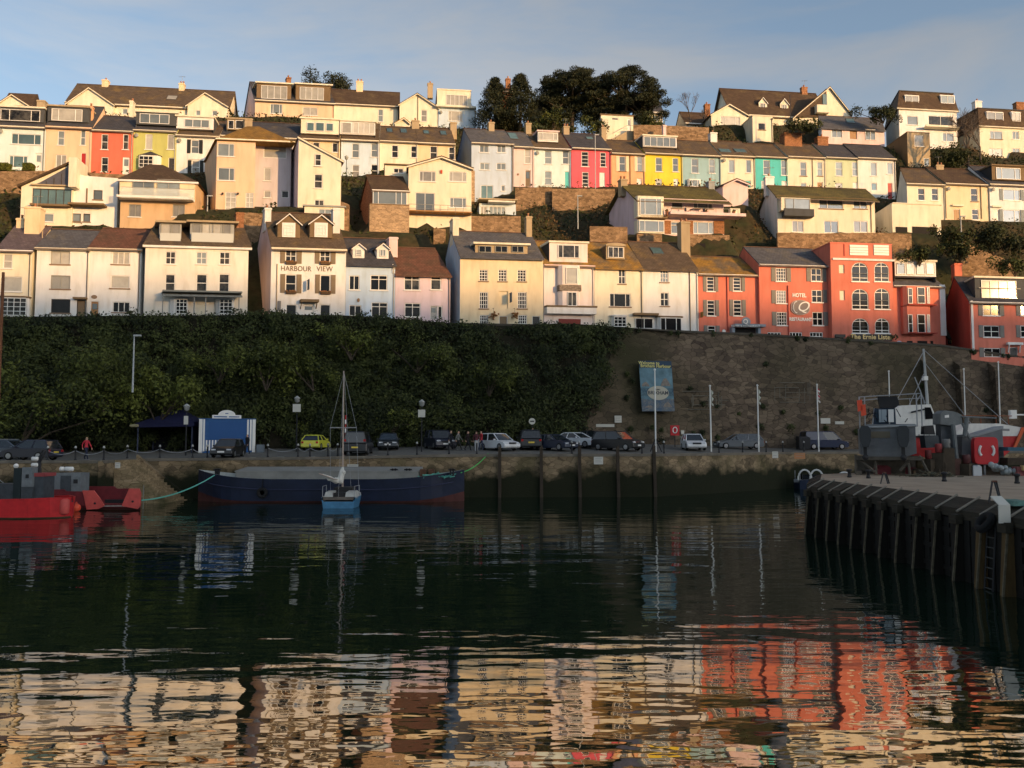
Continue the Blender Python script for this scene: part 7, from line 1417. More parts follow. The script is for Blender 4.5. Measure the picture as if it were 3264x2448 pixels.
zt = onplane(1095, 1196, 59.3, 0)[2]; ml = sx(1096, 59.3)-xb; m_ = MB(); m_.tube([(2.3,-ml,.9),(2.3,-ml+.02,zt)], [.075,.045], 8); m_.build('mast', mat('varnished_mast', (.36,.29,.24), rough=.4), yt)
zsp = onplane(1095, 1377, 59.3, 0)[2]; m_ = MB(); m_.tube([(2.3,-ml-.92,zsp),(2.3,-ml+.92,zsp)], .035, 6); m_.build('spreader', mat('spar_grey',(.3,.3,.3)), yt)
m_ = MB()
for y0 in (-.98, .98): m_.tube([(2.2,y0,.85),(2.3,-ml+(.9 if y0 > 0 else -.9),zsp),(2.3,-ml,zt-.1)], .012, 4)
m_.tube([(4.5,0,1.1),(2.3,-ml,zt-.05)], .012, 4); m_.tube([(.02,0,.8),(2.3,-ml,zt-.05)], .01, 4); m_.build('rigging', STEEL, yt)
m_ = MB(); m_.tube([(2.15,-ml,1.75),(.9,-ml+.35,1.95),(-.1,-ml+1.1,2.35)], .04, 6); m_.build('boom', mat('varnished_mast', (.36,.29,.24)), yt); m_ = MB(); rnd = random.Random(5)
pts_ = [(2.1,-ml-.05,2.7),(2.0,-ml+.0,2.3),(1.9,-ml+.05,1.9),(1.5,-ml+.3,1.75),(1.0,-ml+.6,2.0),(.4,-ml+.95,2.25)]; m_.tube(pts_, [.08,.2,.24,.17,.14,.06], 8)
for p_ in pts_[1:5]: m_.ball((p_[0]+rnd.gauss(0,.05),p_[1]+rnd.gauss(0,.1),p_[2]+rnd.gauss(0,.08)), .17, 8, 6)
m_.build('furled_sail', mat('sailcloth', (.62,.60,.53), rough=.8, noise=.1), yt, True)
for x_, y_ in ((.05,1.05),(.05,-1.05),(1.5,1.12),(1.5,-1.12)): m_ = MB(); m_.tube([(x_,y_,.78),(x_,y_,1.5)], .02, 5); m_.build('stanchion', STEEL, yt)
m_ = MB(); [m_.tube([(.05,y_,1.5),(1.5,y_*1.06,1.5)],.015,4) for y_ in (1.05,-1.05)]; m_.build('guard_rail', STEEL, yt)
# --- red work boat in front
RB = mat('workboat_red', (.52,.022,.025), rough=.45, noise=.3, nscale=1.3, bump=.15, bscale=3); DRD = mat('boat_dark_red', (.16,.02,.025), rough=.6, noise=.35, nscale=1.5); LRD = mat('faded_red', (.58,.09,.075), rough=.6, noise=.2, nscale=2); SLT = mat('slate_grey_paint', (.06,.07,.08), rough=.6, noise=.3); LGR = mat('mid_grey_paint', (.17,.19,.20), rough=.6, noise=.25)
YA = 50.6; xr = sx(205, YA-1.3); tg = thing('work_boat', 'bright red work boat with grey deck boxes cut off by the left frame edge', 'boat', (xr-4.6, YA, .3))
st = [(-4.6, 1.1, 1.0, 1.12, -.3), (-3, 1.3, 1.25, 1.12, -.5), (0, 1.4, 1.32, 1.15, -.5), (2.8, 1.38, 1.28, 1.2, -.5), (3.9, 1.15, 1.0, 1.25, -.4), (4.45, .7, .55, 1.22, -.3), (4.62, .2, .12, 1.2, -.1)]
hull(st, [RB, mat('boot_brown', (.07,.05,.025), noise=.3), RB, SLT], 'hull', tg, zb=.14)
m_ = MB(); m_.lathe([(.15,-.1),(.26,0),(.28,.35),(.26,.72),(.15,.8)], (4.45,-.55,.35), 12); m_.build('bow_fender', LRD, tg, True)
def bx(par, name, u0, v0, u1, v1, Y, dp, m, bev=0):
    L_ = par.location; m_ = MB(); x0, x1 = sx(u0, Y)-L_[0], sx(u1, Y)-L_[0]; z0, z1 = zz(v1, Y), zz(v0, Y); m_.box(x0, Y-L_[1], z0-L_[2], x1, Y-L_[1]+dp, z1-L_[2])
    return m_.build(name, m, par)
bx(tg,'deck_box',-40,1543,56,1592,50.2,1.4,SLT); bx(tg,'funnel',54,1492,78,1594,50.1,.6,mat('dark_green_grey',(.02,.03,.032))); bx(tg,'locker',80,1490,113,1552,50.05,.6,LGR); bx(tg,'locker',80,1552,116,1594,50.1,1.0,SLT); pb = bx(tg,'locker',115,1518,150,1594,50.3,1.2,SLT); bx(tg,'locker_lid',113,1508,152,1519,50.25,1.3,mat('lid_red',(.3,.06,.06)))
bx(tg,'vent',92,1512,101,1524,50.0,.05,BLACK); m_ = MB(); a_ = (sx(64,50.5)-tg.location[0], -.2, zz(1485,50.5)-.3); m_.ball(a_, .14, 10, 8); m_.build('radar_dome', WHITE, tg, True)
m_ = MB(); p0 = (sx(131,51)-tg.location[0], .5, zz(1518,51)-.3); m_.tube([p0,(p0[0]+.0,.5,p0[2]+1.1),(p0[0]+.2,.5,p0[2]+1.55)], [.16,.09,.05], 8); m_.tube([(p0[0]-.0,.5,p0[2]+.8),(p0[0]+.35,.5,p0[2]+1.5)],[.08,.06],6); m_.build('deck_crane', BLACK, tg)
for v_ in (1462,1482): m_ = MB(); m_.lathe([(.07,-.2),(.12,-.16),(.12,.16),(.07,.2)], (sx(120,51)-tg.location[0],.4,zz(v_,51)-.3), 10, axis='x'); m_.build('life_raft', WHITE, tg, True)
m_ = MB(); m_.tube([(sx(-6,49.4)-tg.location[0],49.4-YA,.6),(sx(-4,49.4)-tg.location[0],49.4-YA,zz(880,49))], [.14,.08], 8); m_.build('mast', mat('rust_mast', (.20,.08,.035), noise=.3), tg)
rope('pale mooring line running up from the red work boat towards the quay', (sx(40,51),51,2.1),(sx(-60,58),58,3.5),.1,mat('rope_pale',(.3,.3,.27)),.025)
# --- red landing boat behind
YC = 57.0; lx0, lx1 = sx(150,55.6), sx(460,55.6); lc = thing('landing_boat', 'faded red open-bowed boat with flared bow panels moored by the steps', 'boat', ((lx0+lx1)/2, YC, 0)); Lh = (lx1-lx0)/2; P1 = lambda u, v, Y=55.5: (sx(u,Y)-lc.location[0], zz(v,Y))
st = [(-Lh-3, 1.4, 1.3, .8, -.3), (-Lh+.2, 1.45, 1.35, .8, -.35), (Lh-1, 1.45, 1.35, .78, -.3), (Lh, 1.35, 1.3, .78, -.25)]
ho_ = hull(st, [DRD, BOOT, LRD, SLT], 'hull', lc, zb=.5)
for v_ in ho_.data.vertices: v_.co.x -= (v_.co.y+1.45)*.42
yl_ = 55.5-YC
m_ = MB(); m_.prism([P1(150,1560),P1(215,1560),P1(222,1566),P1(282,1566),P1(290,1612),P1(150,1612)][::1], yl_, yl_+.1); m_.build('side_plating', DRD, lc)
m_ = MB(); m_.prism([P1(277,1563),P1(312,1563),P1(330,1585),P1(348,1612),P1(328,1622),P1(292,1624)], yl_-.14, yl_-.02); m_.build('bow_panel', LRD, lc)
m_ = MB(); m_.prism([P1(424,1557),P1(455,1557),P1(461,1570),P1(460,1612),P1(452,1622),P1(402,1612)], yl_-.14, yl_-.02); m_.build('bow_panel', LRD, lc)
m_ = MB(); m_.prism([P1(283,1550,58),P1(372,1550,58),P1(382,1557,58),P1(424,1557,58),P1(424,1612,58),P1(283,1612,58)], 58-YC, 58.1-YC); m_.build('far_bulwark', DRD, lc)
m_ = MB(); a_ = P1(328,1612); b_ = P1(436,1612); m_.box(a_[0],yl_-.1,a_[1]-.06,b_[0],yl_+.6,a_[1]+.04); m_.build('worn_sill', mat('worn_paint',(.25,.2,.18),noise=.5,nscale=5), lc); bx(lc,'dark_opening',345,1592,412,1606,56,.1,BLACK)
for u,v in ((318,1604),(437,1598)): a_ = P1(u,v); m_ = MB(); m_.lathe([(.001,-.02),(.07,-.02),(.07,.02),(.001,.02)],(a_[0],yl_-.16,a_[1]),10,axis='y'); m_.build('hawse_hole', BLACK, lc)
wh = bx(lc,'wheelhouse',184,1508,266,1570,56.6,1.2,LGR); bx(lc,'wheelhouse_door',203,1516,236,1568,56.55,.04,SLT); bx(lc,'porthole',244,1528,257,1541,56.55,.04,BLACK); bx(lc,'mast_frame',148,1520,164,1570,57,.1,LGR)
for u0,u1 in ((197,212),(213,241)): m_ = MB(); l_ = sx(u1,57)-sx(u0,57); m_.lathe([(.08,0),(.15,.05),(.15,l_-.05),(.08,l_)],(sx(u0,57)-lc.location[0],.1,zz(1495,57)),12,axis='x'); m_.build('life_raft', WHITE, lc, True)
m_ = MB(); m_.ball((0,0,0),.27,16,12); m_.lathe([(.05,.22),(.06,.36)],(0,0,0),8); b_ = m_.build('fender_buoy', mat('buoy_orange',(.75,.09,.04),rough=.4), None, True); b_.location = (sx(256,54.6),54.6,zz(1618,54.6)); tag(b_,'round orange buoy hanging between the two red boats','buoy')
rope('thin line from the red work boat bow to the orange buoy', (sx(208,50.5),50.5,1.4),(sx(250,54.5),54.5,.75),.15,mat('rope_pale',(.3,.3,.27)),.02)
m_ = MB(); m_.tube([(0,0,-1),(0,0,1.9)],.03,5); simple('mooring_stake','thin pale stake in the water at the bow of the faded red boat','stake',m_,mat('pale_rod',(.2,.2,.17)),(sx(467,56.5),56.5,0))
# --- cabin cruiser by the far quay
cb = thing('cabin_cruiser','small navy boat with a white arched canopy frame behind the pier end','boat',(sx(2588,79),80.5,.25)); DB = mat('boat_navy2',(.012,.02,.045),rough=.4)
hull([(-1.1,.9,.8,.95,-.3),(-.6,1,.9,1.0,-.3),(.6,1,.9,1.0,-.3),(1.1,.8,.7,.95,-.3)],[DB,DB,STEEL,SLT],'hull',cb,zb=.1)
for k,xx in enumerate((-.6,.5)): m_ = MB(); m_.tube([(xx+.9*cos(w)*.7,-.75,.95+.95*sin(w)) for w in [pi*i/10 for i in range(11)]],.085,6); m_.build('canopy_arch',mat('arch_white',(.55,.56,.54)),cb)
m_ = MB(); m_.box(-.7,-.6,.95,.9,.4,1.45); m_.build('windscreen',mat('car_glass',(.02,.025,.03)),cb); m_ = MB(); m_.tube([(-1.05,-.8,.95),(-1.05,-.8,1.8)],.03,5); m_.tube([(-1.05,.6,.95),(-1.05,.6,1.8)],.03,5); m_.build('stanchion',STEEL,cb)
c2 = thing('cabin_cruiser','white arched canopy frame of a second small boat just showing above the pier','boat',(sx(2700,79),81,0)); hull([(-1.1,.9,.8,.95,-.3),(0,1,.9,1.0,-.3),(1.1,.8,.7,.95,-.3)],[DB,DB,STEEL,SLT],'hull',c2,zb=.1); m_ = MB(); m_.tube([(.8*cos(w),-.75,.95+.95*sin(w)) for w in [pi*i/10 for i in range(11)]],.085,6); m_.build('canopy_arch',mat('arch_white',(.55,.56,.54)),c2)
# --- pier
pr = thing('timber_pier','dark timber-faced pier with a concrete deck at the right','pier',(14,32,0)); PO = (14,32)
CONC = mat('pier_concrete',(.36,.28,.20),rough=.9,noise=.28,nscale=.9,bump=.25,bscale=6); TIM = mat('pier_timber',(.034,.029,.019),rough=.85,noise=.4,nscale=1.3,stretch=(4,.5,4),bump=.5,bscale=4); DKT = mat('pier_dark_timber',(.010,.009,.007),rough=.75,noise=.5,nscale=1.5)
m_ = MB(); pl = [(14.95,8),(60,8),(60,53),(23,53),(17.6,49),(14.95,41.8)]; m_.prismz([(x-PO[0],y-PO[1]) for x,y in pl],2.45,2.9); m_.build('deck',CONC,pr)
m_ = MB(); pl = [(14.42,8),(60,8),(60,52.9),(23,52.9),(17.15,48.9),(14.42,41.7)]; m_.prismz([(x-PO[0],y-PO[1]) for x,y in pl],-3,2.44); m_.build('sheeting',DKT,pr)
segs = [((14.5,8),(14.5,41.8)),((14.5,41.8),(17.2,49.2)),((17.2,49.2),(22.8,53.3))]
for (a0,a1),(b0,b1) in segs:
    d_ = math.hypot(b0-a0,b1-a1); nx,ny = (b1-a1)/d_,-(b0-a0)/d_; n = int(d_/1.37)    # pointing to the water is -n
    for i in range(n):
        f0,f1 = i/n,(i+.985)/n; p0=(a0+(b0-a0)*f0-PO[0],a1+(b1-a1)*f0-PO[1]); p1=(a0+(b0-a0)*f1-PO[0],a1+(b1-a1)*f1-PO[1]); jz = .03*sin(i*2.7+a1); jx=.03*sin(i*4.1)
        C_ = lambda p,o,z: (p[0]+nx*o,p[1]+ny*o,z); m_ = MB()
        m_.hexa([C_(p0,-.24+jx,2.30+jz),C_(p1,-.24+jx,2.30+jz),C_(p1,.3,2.30),C_(p0,.3,2.30)],[C_(p0,-.22+jx,2.58+jz),C_(p1,-.22+jx,2.58+jz),C_(p1,.42,2.915),C_(p0,.42,2.915)]); m_.build('edge_beam',TIM,pr)
m_ = MB()
for k in range(5): m_.box(14.3-PO[0],8-PO[1],-.7+k*.62,14.44-PO[0],41.6-PO[1],-.55+k*.62)
m_.build('waling',DKT,pr)
pz = [41.3-1.375*i for i in range(13)] + [23.2, 21.5, 19.8]
sh_ = MB(); rnd = random.Random(4)
for j in range(74): yy = 8.3+j*.45; ww = .17+.03*rnd.random(); oo = rnd.random()*.06; sh_.box(14.33-oo-PO[0],yy-ww-PO[1],-2,14.44-PO[0],yy+ww-PO[1],2.28)
sh_.build('upright_planking',DKT,pr)
for i,y in enumerate(pz):
    br_ = i in (11,12); w = .13; m_ = MB(); PT = mat('pile_ochre',(.11,.068,.025),rough=.8,noise=.4,nscale=2,stretch=(3,3,.5)) if br_ else mat('pier_pile',(.012,.010,.007),rough=.8,noise=.5,nscale=2,stretch=(3,3,.5))
    m_.hexa([(13.82-PO[0],y-w-PO[1],-2),(14.12-PO[0],y-w-PO[1],-2),(14.12-PO[0],y+w-PO[1],-2),(13.82-PO[0],y+w-PO[1],-2)],[(14.12-PO[0],y-w-PO[1],2.32),(14.5-PO[0],y-w-PO[1],2.32),(14.5-PO[0],y+w-PO[1],2.32),(14.12-PO[0],y+w-PO[1],2.32)])
    po_ = m_.build('fender_pile',PT,pr); m_ = MB(); m_.box(14.02-PO[0],y-.22-PO[1],2.14,14.24-PO[0],y+.22-PO[1],2.44); m_.build('pile_cap',TIM,po_)
    m_ = MB(); m_.tube([(14.14-PO[0],y-PO[1]-.05,2.53),(14.98-PO[0],y-PO[1]+.1,2.97)],.04,6); m_.build('steel_strap',mat('strap_pale',(.22,.20,.16),rough=.6,noise=.2),po_)
    m_ = MB(); m_.box(13.80-PO[0],y-w-.02-PO[1],.25,13.86-PO[0]+.0,y-w+.03-PO[1],2.2); 
    e_ = MB(); e_.hexa([(13.84-PO[0]-.02,y-w-.03-PO[1],-.3),(13.9-PO[0]-.02,y-w-.03-PO[1],-.3),(13.9-PO[0]-.02,y-w+.02-PO[1],-.3),(13.84-PO[0]-.02,y-w+.02-PO[1],-.3)],[(14.10-PO[0],y-w-.03-PO[1],2.3),(14.16-PO[0],y-w-.03-PO[1],2.3),(14.16-PO[0],y-w+.02-PO[1],2.3),(14.10-PO[0],y-w+.02-PO[1],2.3)]); e_.build('rubbing_edge',mat('worn_edge',(.13,.11,.07),noise=.5,nscale=4),po_)
# tyre, ladder, hanging sign, small hoists
yl = 25.9; m_ = MB(); m_.lathe([(.25+.11*cos(w),.13*sin(w)) for w in [2*pi*i/10 for i in range(11)]],(0,0,0),18,axis='x'); o = simple('tyre_fender','black tyre hung over the pier edge between the ochre piles','tyre',m_,RUBBER,(14.05,25.7,2.35),None,0,True); o.rotation_euler=(0,R(35),0)
ld = thing('pier_ladder','dark steel ladder going down the pier face below the tyre','ladder',(14.2,25.75,0)); m_ = MB(); [m_.tube([(-.2,s_*.22,-1),(.1,s_*.22,2.6)],.03,5) for s_ in (-1,1)]; m_.build('rail',BLACK,ld)
for i in range(11): m_ = MB(); z_ = -.8+i*.3; m_.tube([(-.18+.0833*(z_+1)*.9,-.22,z_),(-.18+.0833*(z_+1)*.9,.22,z_)],.022,5); m_.build('rung',mat('rung_grey',(.06,.06,.055)),ld)
for k,(u,v0,v1,Y,h_) in enumerate(((3158,1535,1582,26.6,.0),(2812,1507,1532,38,0))):
    a = (sx(u,Y),Y,2.9); rt = thing('mooring_hoop',('dark three-legged iron frame on the pier edge near the tyre','small iron frame on the pier deck edge in front of the trestle boat')[k],'iron frame',a,0,'iron frames on the pier'); H_ = zz(v0,Y)-2.9
    for dx_,dy_ in ((-.24,-.1),(.24,.1),(.0,-.3)): m_ = MB(); m_.tube([(dx_,dy_,-.02),(dx_*.25,0,H_)],.03,5); m_.build('leg',BLACK,rt)
    m_ = MB(); m_.tube([(-.08,0,H_),(.08,0,H_)],.035,5); m_.build('top_bar',mat('rusty_bar',(.12,.05,.03)),rt)
Ys = 24.7; m_ = MB(); m_.box(-.16,-.03,0,.16,.03,.5); m_.hexa([(-.16,-.03,.5),(.16,-.03,.5),(.16,.4,.72),(-.16,.4,.72)],[(-.16,-.03,.53),(.16,-.03,.53),(.16,.4,.75),(-.16,.4,.75)]); simple('hanging_sign','white sign board bent over the pier edge right of the tyre','sign',m_,mat('board_white',(.55,.54,.48)),(sx(3186,Ys),Ys,zz(1668,Ys)))
m_ = MB(); m_.hexa([(0,0,0),(.55,0,0),(.55,.8,0),(0,.8,0)],[(.08,.1,.14),(.5,.1,.14),(.5,.7,.16),(.08,.7,.16)]); simple('green_net','faded turquoise net bundle on the pier edge beside the white sign','net',m_,mat('net_green',(.10,.20,.17),noise=.4,nscale=9),(14.5,25.0,2.88))
# --- boat on a trestle
YT = 47.0; ZP = 2.9; tb = thing('trestle_boat','grey twin-outboard work boat standing ashore on timber trestles, seen from astern','boat',(sx(2824,YT),YT,ZP),R(-21)); GB = mat('boat_grey',(.15,.16,.17),rough=.5,noise=.25,nscale=1.5)
def T(u,v,Y=YT): return (sx(u,Y)-tb.location[0], zz(v,Y)-ZP)
def bb(par,name,pts,y0,y1,m,sm=False): m_ = MB(); m_.prism(pts,y0,y1); return m_.build(name,m,par,sm)
bb(tb,'hull',[T(2744,1450),T(2742,1365),T(2765,1352),T(2905,1352),T(2907,1445),T(2870,1458),T(2826,1466),T(2780,1458)],0,5.2,GB)
bb(tb,'transom_well',[T(2772,1375),T(2832,1375),T(2832,1396),T(2772,1396)],-.03,.0,mat('well_tan',(.16,.14,.10)))
for u in (2757,2867):
    o = bb(tb,'outboard_motor',[T(u-16,1370),T(u-10,1358),T(u+10,1358),T(u+18,1370),T(u+17,1405),T(u+10,1425),T(u-8,1425),T(u-15,1405)],-.75,-.15,mat('motor_dark',(.035,.04,.045),rough=.4)); 
    m_ = MB(); a = T(u,1425); b = T(u,1462); m_.box(a[0]-.09,-.5,b[1],a[0]+.09,-.25,a[1]); m_.lathe([(.02,-.08),(.17,-.02),(.17,.02),(.02,.08)],(a[0],-.55,b[1]+.08),10,axis='y'); m_.build('motor_leg',BLACK,o)
m_ = MB()
for u in (2744,2760,2912,2926): a,b = T(u,1262 if u < 2800 else 1255),T(u,1360); m_.tube([(a[0],.3,a[1]),(b[0],.2,b[1])],.035,6)
for (u0,v0,u1,v1) in ((2746,1263,2926,1255),(2746,1275,2800,1270),(2912,1280,2926,1258)): a,b = T(u0,v0),T(u1,v1); m_.tube([(a[0],.3,a[1]),(b[0],.3,b[1])],.03,6)
for u in (2790,2840): a,b = T(u,1300),T(u-8,1355); m_.tube([(a[0],.8,a[1]),(b[0],.6,b[1])],.04,6)
m_.build('rail_frame',STEEL,tb)
bb(tb,'radar_cluster',[T(2800,1262),T(2858,1262),T(2864,1290),T(2850,1300),T(2806,1298)],.6,1.4,BLACK)
for u,w_ in ((2818,7),(2838,8),(2806,4)): bb(tb,'console_panel',[T(u-w_,1304),T(u+w_,1304),T(u+w_,1345),T(u-w_,1345)],.55,.6,mat('panel_pale',(.30,.36,.40)) if u != 2838 else WHITE)
bb(tb,'console',[T(2790,1300),T(2850,1300),T(2852,1352),T(2784,1352)],.65,1.6,mat('console_blue',(.03,.05,.08)))
for u,v in ((2745,1295),(2755,1310)): bb(tb,'lifebuoy',[T(u-8,v-20),T(u+7,v-22),T(u+9,v+12),T(u-6,v+16)],-.1,.15,mat('buoy_orange',(.75,.09,.04)))
m_ = MB()
for (u0,v0,u1,v1) in ((2729,1450,2729,1513),(2736,1462,2785,1505),(2788,1462,2788,1513),(2882,1458,2886,1513),(2915,1452,2936,1500),(2858,1500,2885,1468)): a,b = T(u0,v0),T(u1,v1); m_.tube([(a[0],.2,a[1]),(b[0],.1,b[1])],.075,6)
a,b = T(2729,1455),T(2925,1455); m_.box(a[0],-.05,a[1]-.2,b[0],.35,a[1]+.0); m_.box(a[0],3,a[1]-1.2,b[0],3.4,a[1]); m_.box(a[0],0,0,a[0]+.3,3.4,.2); m_.build('trestle',mat('trestle_timber',(.11,.095,.075),noise=.35,nscale=3),tb)
m_ = MB(); a,b = T(2912,1200),T(2940,1285); m_.tube([(a[0],1,a[1]),(b[0],1,b[1])],.03,5); m_.build('aerial',STEEL,tb)
# --- white and red fishing boat ashore
YF = 51.5; fb_ = thing('fishing_boat','white-cabined fishing boat with red lower hull standing ashore behind the grey gear','fishing boat',(sx(3080,YF),YF,ZP)); 
def T2(u,v,Y=YF): return (sx(u,Y)-fb_.location[0], zz(v,Y)-ZP)
WH = mat('fishing_white',(.74,.73,.68),rough=.5,noise=.15); RD = mat('fishing_red',(.50,.03,.03),rough=.5,noise=.2)
bb(fb_,'hull_upper',[T2(2905,1385),T2(3050,1372),T2(3095,1350),T2(3180,1350),T2(3260,1364),T2(3250,1390),T2(2905,1392)],0,2.6,WH); bb(fb_,'hull_lower',[T2(2905,1392),T2(3250,1390),T2(3222,1430),T2(3190,1458),T2(2905,1458)],.05,2.5,RD); bb(fb_,'stem',[T2(3250,1362),T2(3262,1362),T2(3226,1432),T2(3218,1430)],-.1,.0,mat('stem_orange',(.6,.12,.05)))
bb(fb_,'cabin',[T2(2858,1385),T2(2858,1300),T2(2880,1292),T2(2970,1288),T2(2990,1342),T2(2997,1388)],.2,2.2,WH); bb(fb_,'cabin_window',[T2(2950,1298),T2(2968,1298),T2(2979,1334),T2(2951,1336)],.15,.2,mat('glass_dark_room',(.02,.02,.02))); m_ = MB(); a,b = T2(2905,1314),T2(2948,1304); m_.tube([(a[0],.1,a[1]),(b[0],.1,b[1])],.05,6); m_.build('wiper_bar',BLACK,fb_)
m_ = MB(); a,b = T2(2990,1388),T2(2978,1105); m_.tube([(a[0],1.2,a[1]),(b[0],1.2,b[1])],[.11,.06],8); m_.build('mast',mat('mast_grey',(.42,.43,.42)),fb_); m_ = MB()
a = T2(2980,1200); m_.box(a[0]-.12,1.05,a[1]-.15,a[0]+.12,1.35,a[1]+.1); m_.build('masthead_light',WHITE,fb_); bb(fb_,'name_marks',[T2(3190,1366),T2(3212,1367),T2(3212,1374),T2(3190,1373)],-.02,.0,mat('print_grey',(.25,.25,.25)))
m_ = MB()
for u in (3060,3110,3160,3210,3250): a,b = T2(u,1352),T2(u,1322); m_.tube([(a[0],1.3,a[1]),(b[0],1.3,b[1])],.03,5)
a,b = T2(3050,1322),T2(3262,1324); m_.tube([(a[0],1.3,a[1]),(b[0],1.3,b[1])],.03,5); m_.build('rusty_rail',mat('rust_rail',(.22,.07,.03)),fb_)
m_ = MB(); m_.box(-1.4,.4,0,-1.1,2.2,1.0); m_.box(1.6,.4,0,1.9,2.2,1.0); m_.build('keel_block',mat('trestle_timber',(.11,.095,.075),noise=.35,nscale=3),fb_)
# --- grey gear: davit and bow section
YG = 48.0; dv = thing('deck_crane','grey hydraulic crane arm with a curved hood standing on the pier','crane',(sx(3030,YG),YG,ZP)); T3 = lambda u,v,Y=YG: (sx(u,Y)-dv.location[0], zz(v,Y)-ZP)
bb(dv,'hood',[T3(2994,1352),T3(2996,1318),T3(3010,1308),T3(3040,1312),T3(3062,1322),T3(3064,1350),T3(3035,1358)],0,.9,mat('crane_grey',(.17,.185,.185),noise=.2)); bb(dv,'column',[T3(3000,1450),T3(3000,1352),T3(3040,1356),T3(3042,1450)],.2,.8,SLT); m_ = MB()
for (u0,v0,u1,v1,r_) in ((3032,1352,3040,1462,.12),(3062,1350,3085,1400,.08),(3078,1330,3068,1390,.12),(3060,1328,3170,1333,.05)): a,b = T3(u0,v0),T3(u1,v1); m_.tube([(a[0],-.05,a[1]),(b[0],-.05,b[1])],r_,7)
m_.build('jib',mat('crane_grey',(.17,.185,.185)),dv); bb(dv,'winch',[T3(2932,1358),T3(2960,1356),T3(2965,1385),T3(2930,1385)],-.4,0,BLACK); bb(dv,'engine',[T3(2936,1388),T3(2980,1388),T3(2984,1425),T3(2940,1428)],-.2,.4,SLT); bb(dv,'base',[T3(2990,1513),T3(2990,1462),T3(3050,1462),T3(3050,1513)],.1,1.4,mat('rusty_base',(.10,.07,.05),noise=.4,nscale=3))
bb(dv,'logo_plate',[T3(3008,1324),T3(3021,1322),T3(3021,1331),T3(3008,1332)],-.03,0,WHITE)
gb = thing('grey_boat','grey boat bow section standing on the pier behind the red lifebelt housing','boat',(sx(3120,YG),YG+.2,ZP)); T4 = lambda u,v,Y=YG+.2: (sx(u,Y)-gb.location[0], zz(v,Y)-ZP)
bb(gb,'hull',[T4(3062,1392),T4(3110,1388),T4(3190,1364),T4(3192,1480),T4(3090,1484),T4(3058,1450)],0,.9,GB); bb(gb,'gunwale',[T4(3062,1386),T4(3110,1382),T4(3191,1358),T4(3191,1366),T4(3110,1390),T4(3062,1394)],-.08,.95,mat('gunwale_grey',(.28,.30,.31))); bb(gb,'support',[T4(3104,1513),T4(3104,1484),T4(3190,1480),T4(3190,1513)],.05,.8,mat('crate_dark',(.06,.045,.03),noise=.4))
lb = thing('lifebelt_housing','large red lifebelt housing with two white arcs on the pier','lifebelt box',(sx(3140,47.4),47.4,ZP)); T5 = lambda u,v,Y=47.3: (sx(u,Y)-lb.location[0], zz(v,Y)-ZP); RD2 = mat('lifebelt_red',(.52,.03,.035),rough=.4)
c_,d_ = T5(3102,1393),T5(3178,1480); x0,x1,z0,z1 = c_[0],d_[0],d_[1],c_[1]; cxx,czz,hw,hh = (x0+x1)/2,(z0+z1)/2,(x1-x0)/2,(z1-z0)/2
bb(lb,'housing',[(cxx+hw*math.copysign(abs(cos(w))**.32,cos(w)),czz+hh*math.copysign(abs(sin(w))**.32,sin(w))) for w in [2*pi*(i+.5)/32 for i in range(32)]],0,.35,RD2)
for s_ in (-1,1): m_ = MB(); m_.tube([(cxx+s_*hw*.62*cos(w),-.02,czz+hh*.52*sin(w)) for w in [-.75+1.5*i/8 for i in range(9)]],.07,6); m_.build('white_arc',WHITE,lb)
m_ = MB(); m_.tube([(cxx,.25,0),(cxx,.25,z0+.2)],.06,6); m_.build('leg',STEEL,lb)
# clutter on the pier
def clut(name,label,cat,pts,Y,dp,m,group='gear on the pier'):
    x_ = sum(p_[0] for p_ in pts)/len(pts); L_ = (sx(x_,Y),Y,ZP); m_ = MB(); m_.prism([(sx(u,Y)-L_[0],zz(v,Y)-ZP) for u,v in pts],0,dp); return simple(name,label,cat,m_,m,L_,group)
def R4(u0,v0,u1,v1): return [(u0,v1),(u1,v1),(u1,v0),(u0,v0)]
jc = clut('jerry_can','white plastic jerry can on the pier below the red housing','jerry can',[(3093,1519),(3120,1519),(3120,1488),(3114,1483),(3108,1483),(3106,1487),(3097,1483),(3093,1487)],46.6,.3,mat('plastic_white',(.5,.52,.54)))
clut('fish_box','tall stack of brown fish boxes left of the crane base','box',R4(2996,1455,3022,1515),46.9,.5,mat('box_brown',(.11,.08,.065),noise=.4,nscale=4)); clut('fish_box','reddish box stack directly right of the brown fish boxes','box',R4(3028,1462,3056,1515),46.9,.5,mat('box_red',(.10,.05,.04),noise=.4,nscale=4)); clut('sack','yellow-brown sack leaning at the jerry can','sack',[(3066,1516),(3092,1516),(3088,1480),(3074,1466),(3064,1475)],46.9,.4,mat('sack_ochre',(.11,.08,.025),noise=.3))
clut('tarpaulin','dull red tarpaulin bundle under the trestle boat','bundle',[(2790,1512),(2832,1512),(2833,1492),(2822,1484),(2800,1483),(2789,1494)],48,.5,mat('tarp_red',(.20,.04,.05),noise=.3)); clut('tarpaulin','smaller red bundle right under the trestle boat keel','bundle',[(2886,1512),(2915,1512),(2912,1490),(2890,1489)],48.2,.4,mat('tarp_red',(.20,.04,.05)))
clut('timber_baulk','brown timber baulk lying at the foot of the trestle','timber',R4(2905,1500,2955,1516),46.8,.6,mat('baulk',(.12,.075,.04),noise=.3)); clut('blue_bucket','bright blue bucket by the timber baulk','bucket',[(2964,1500),(2980,1500),(2983,1484),(2970,1482),(2962,1488)],47,.3,mat('bucket_blue',(.03,.25,.45)))
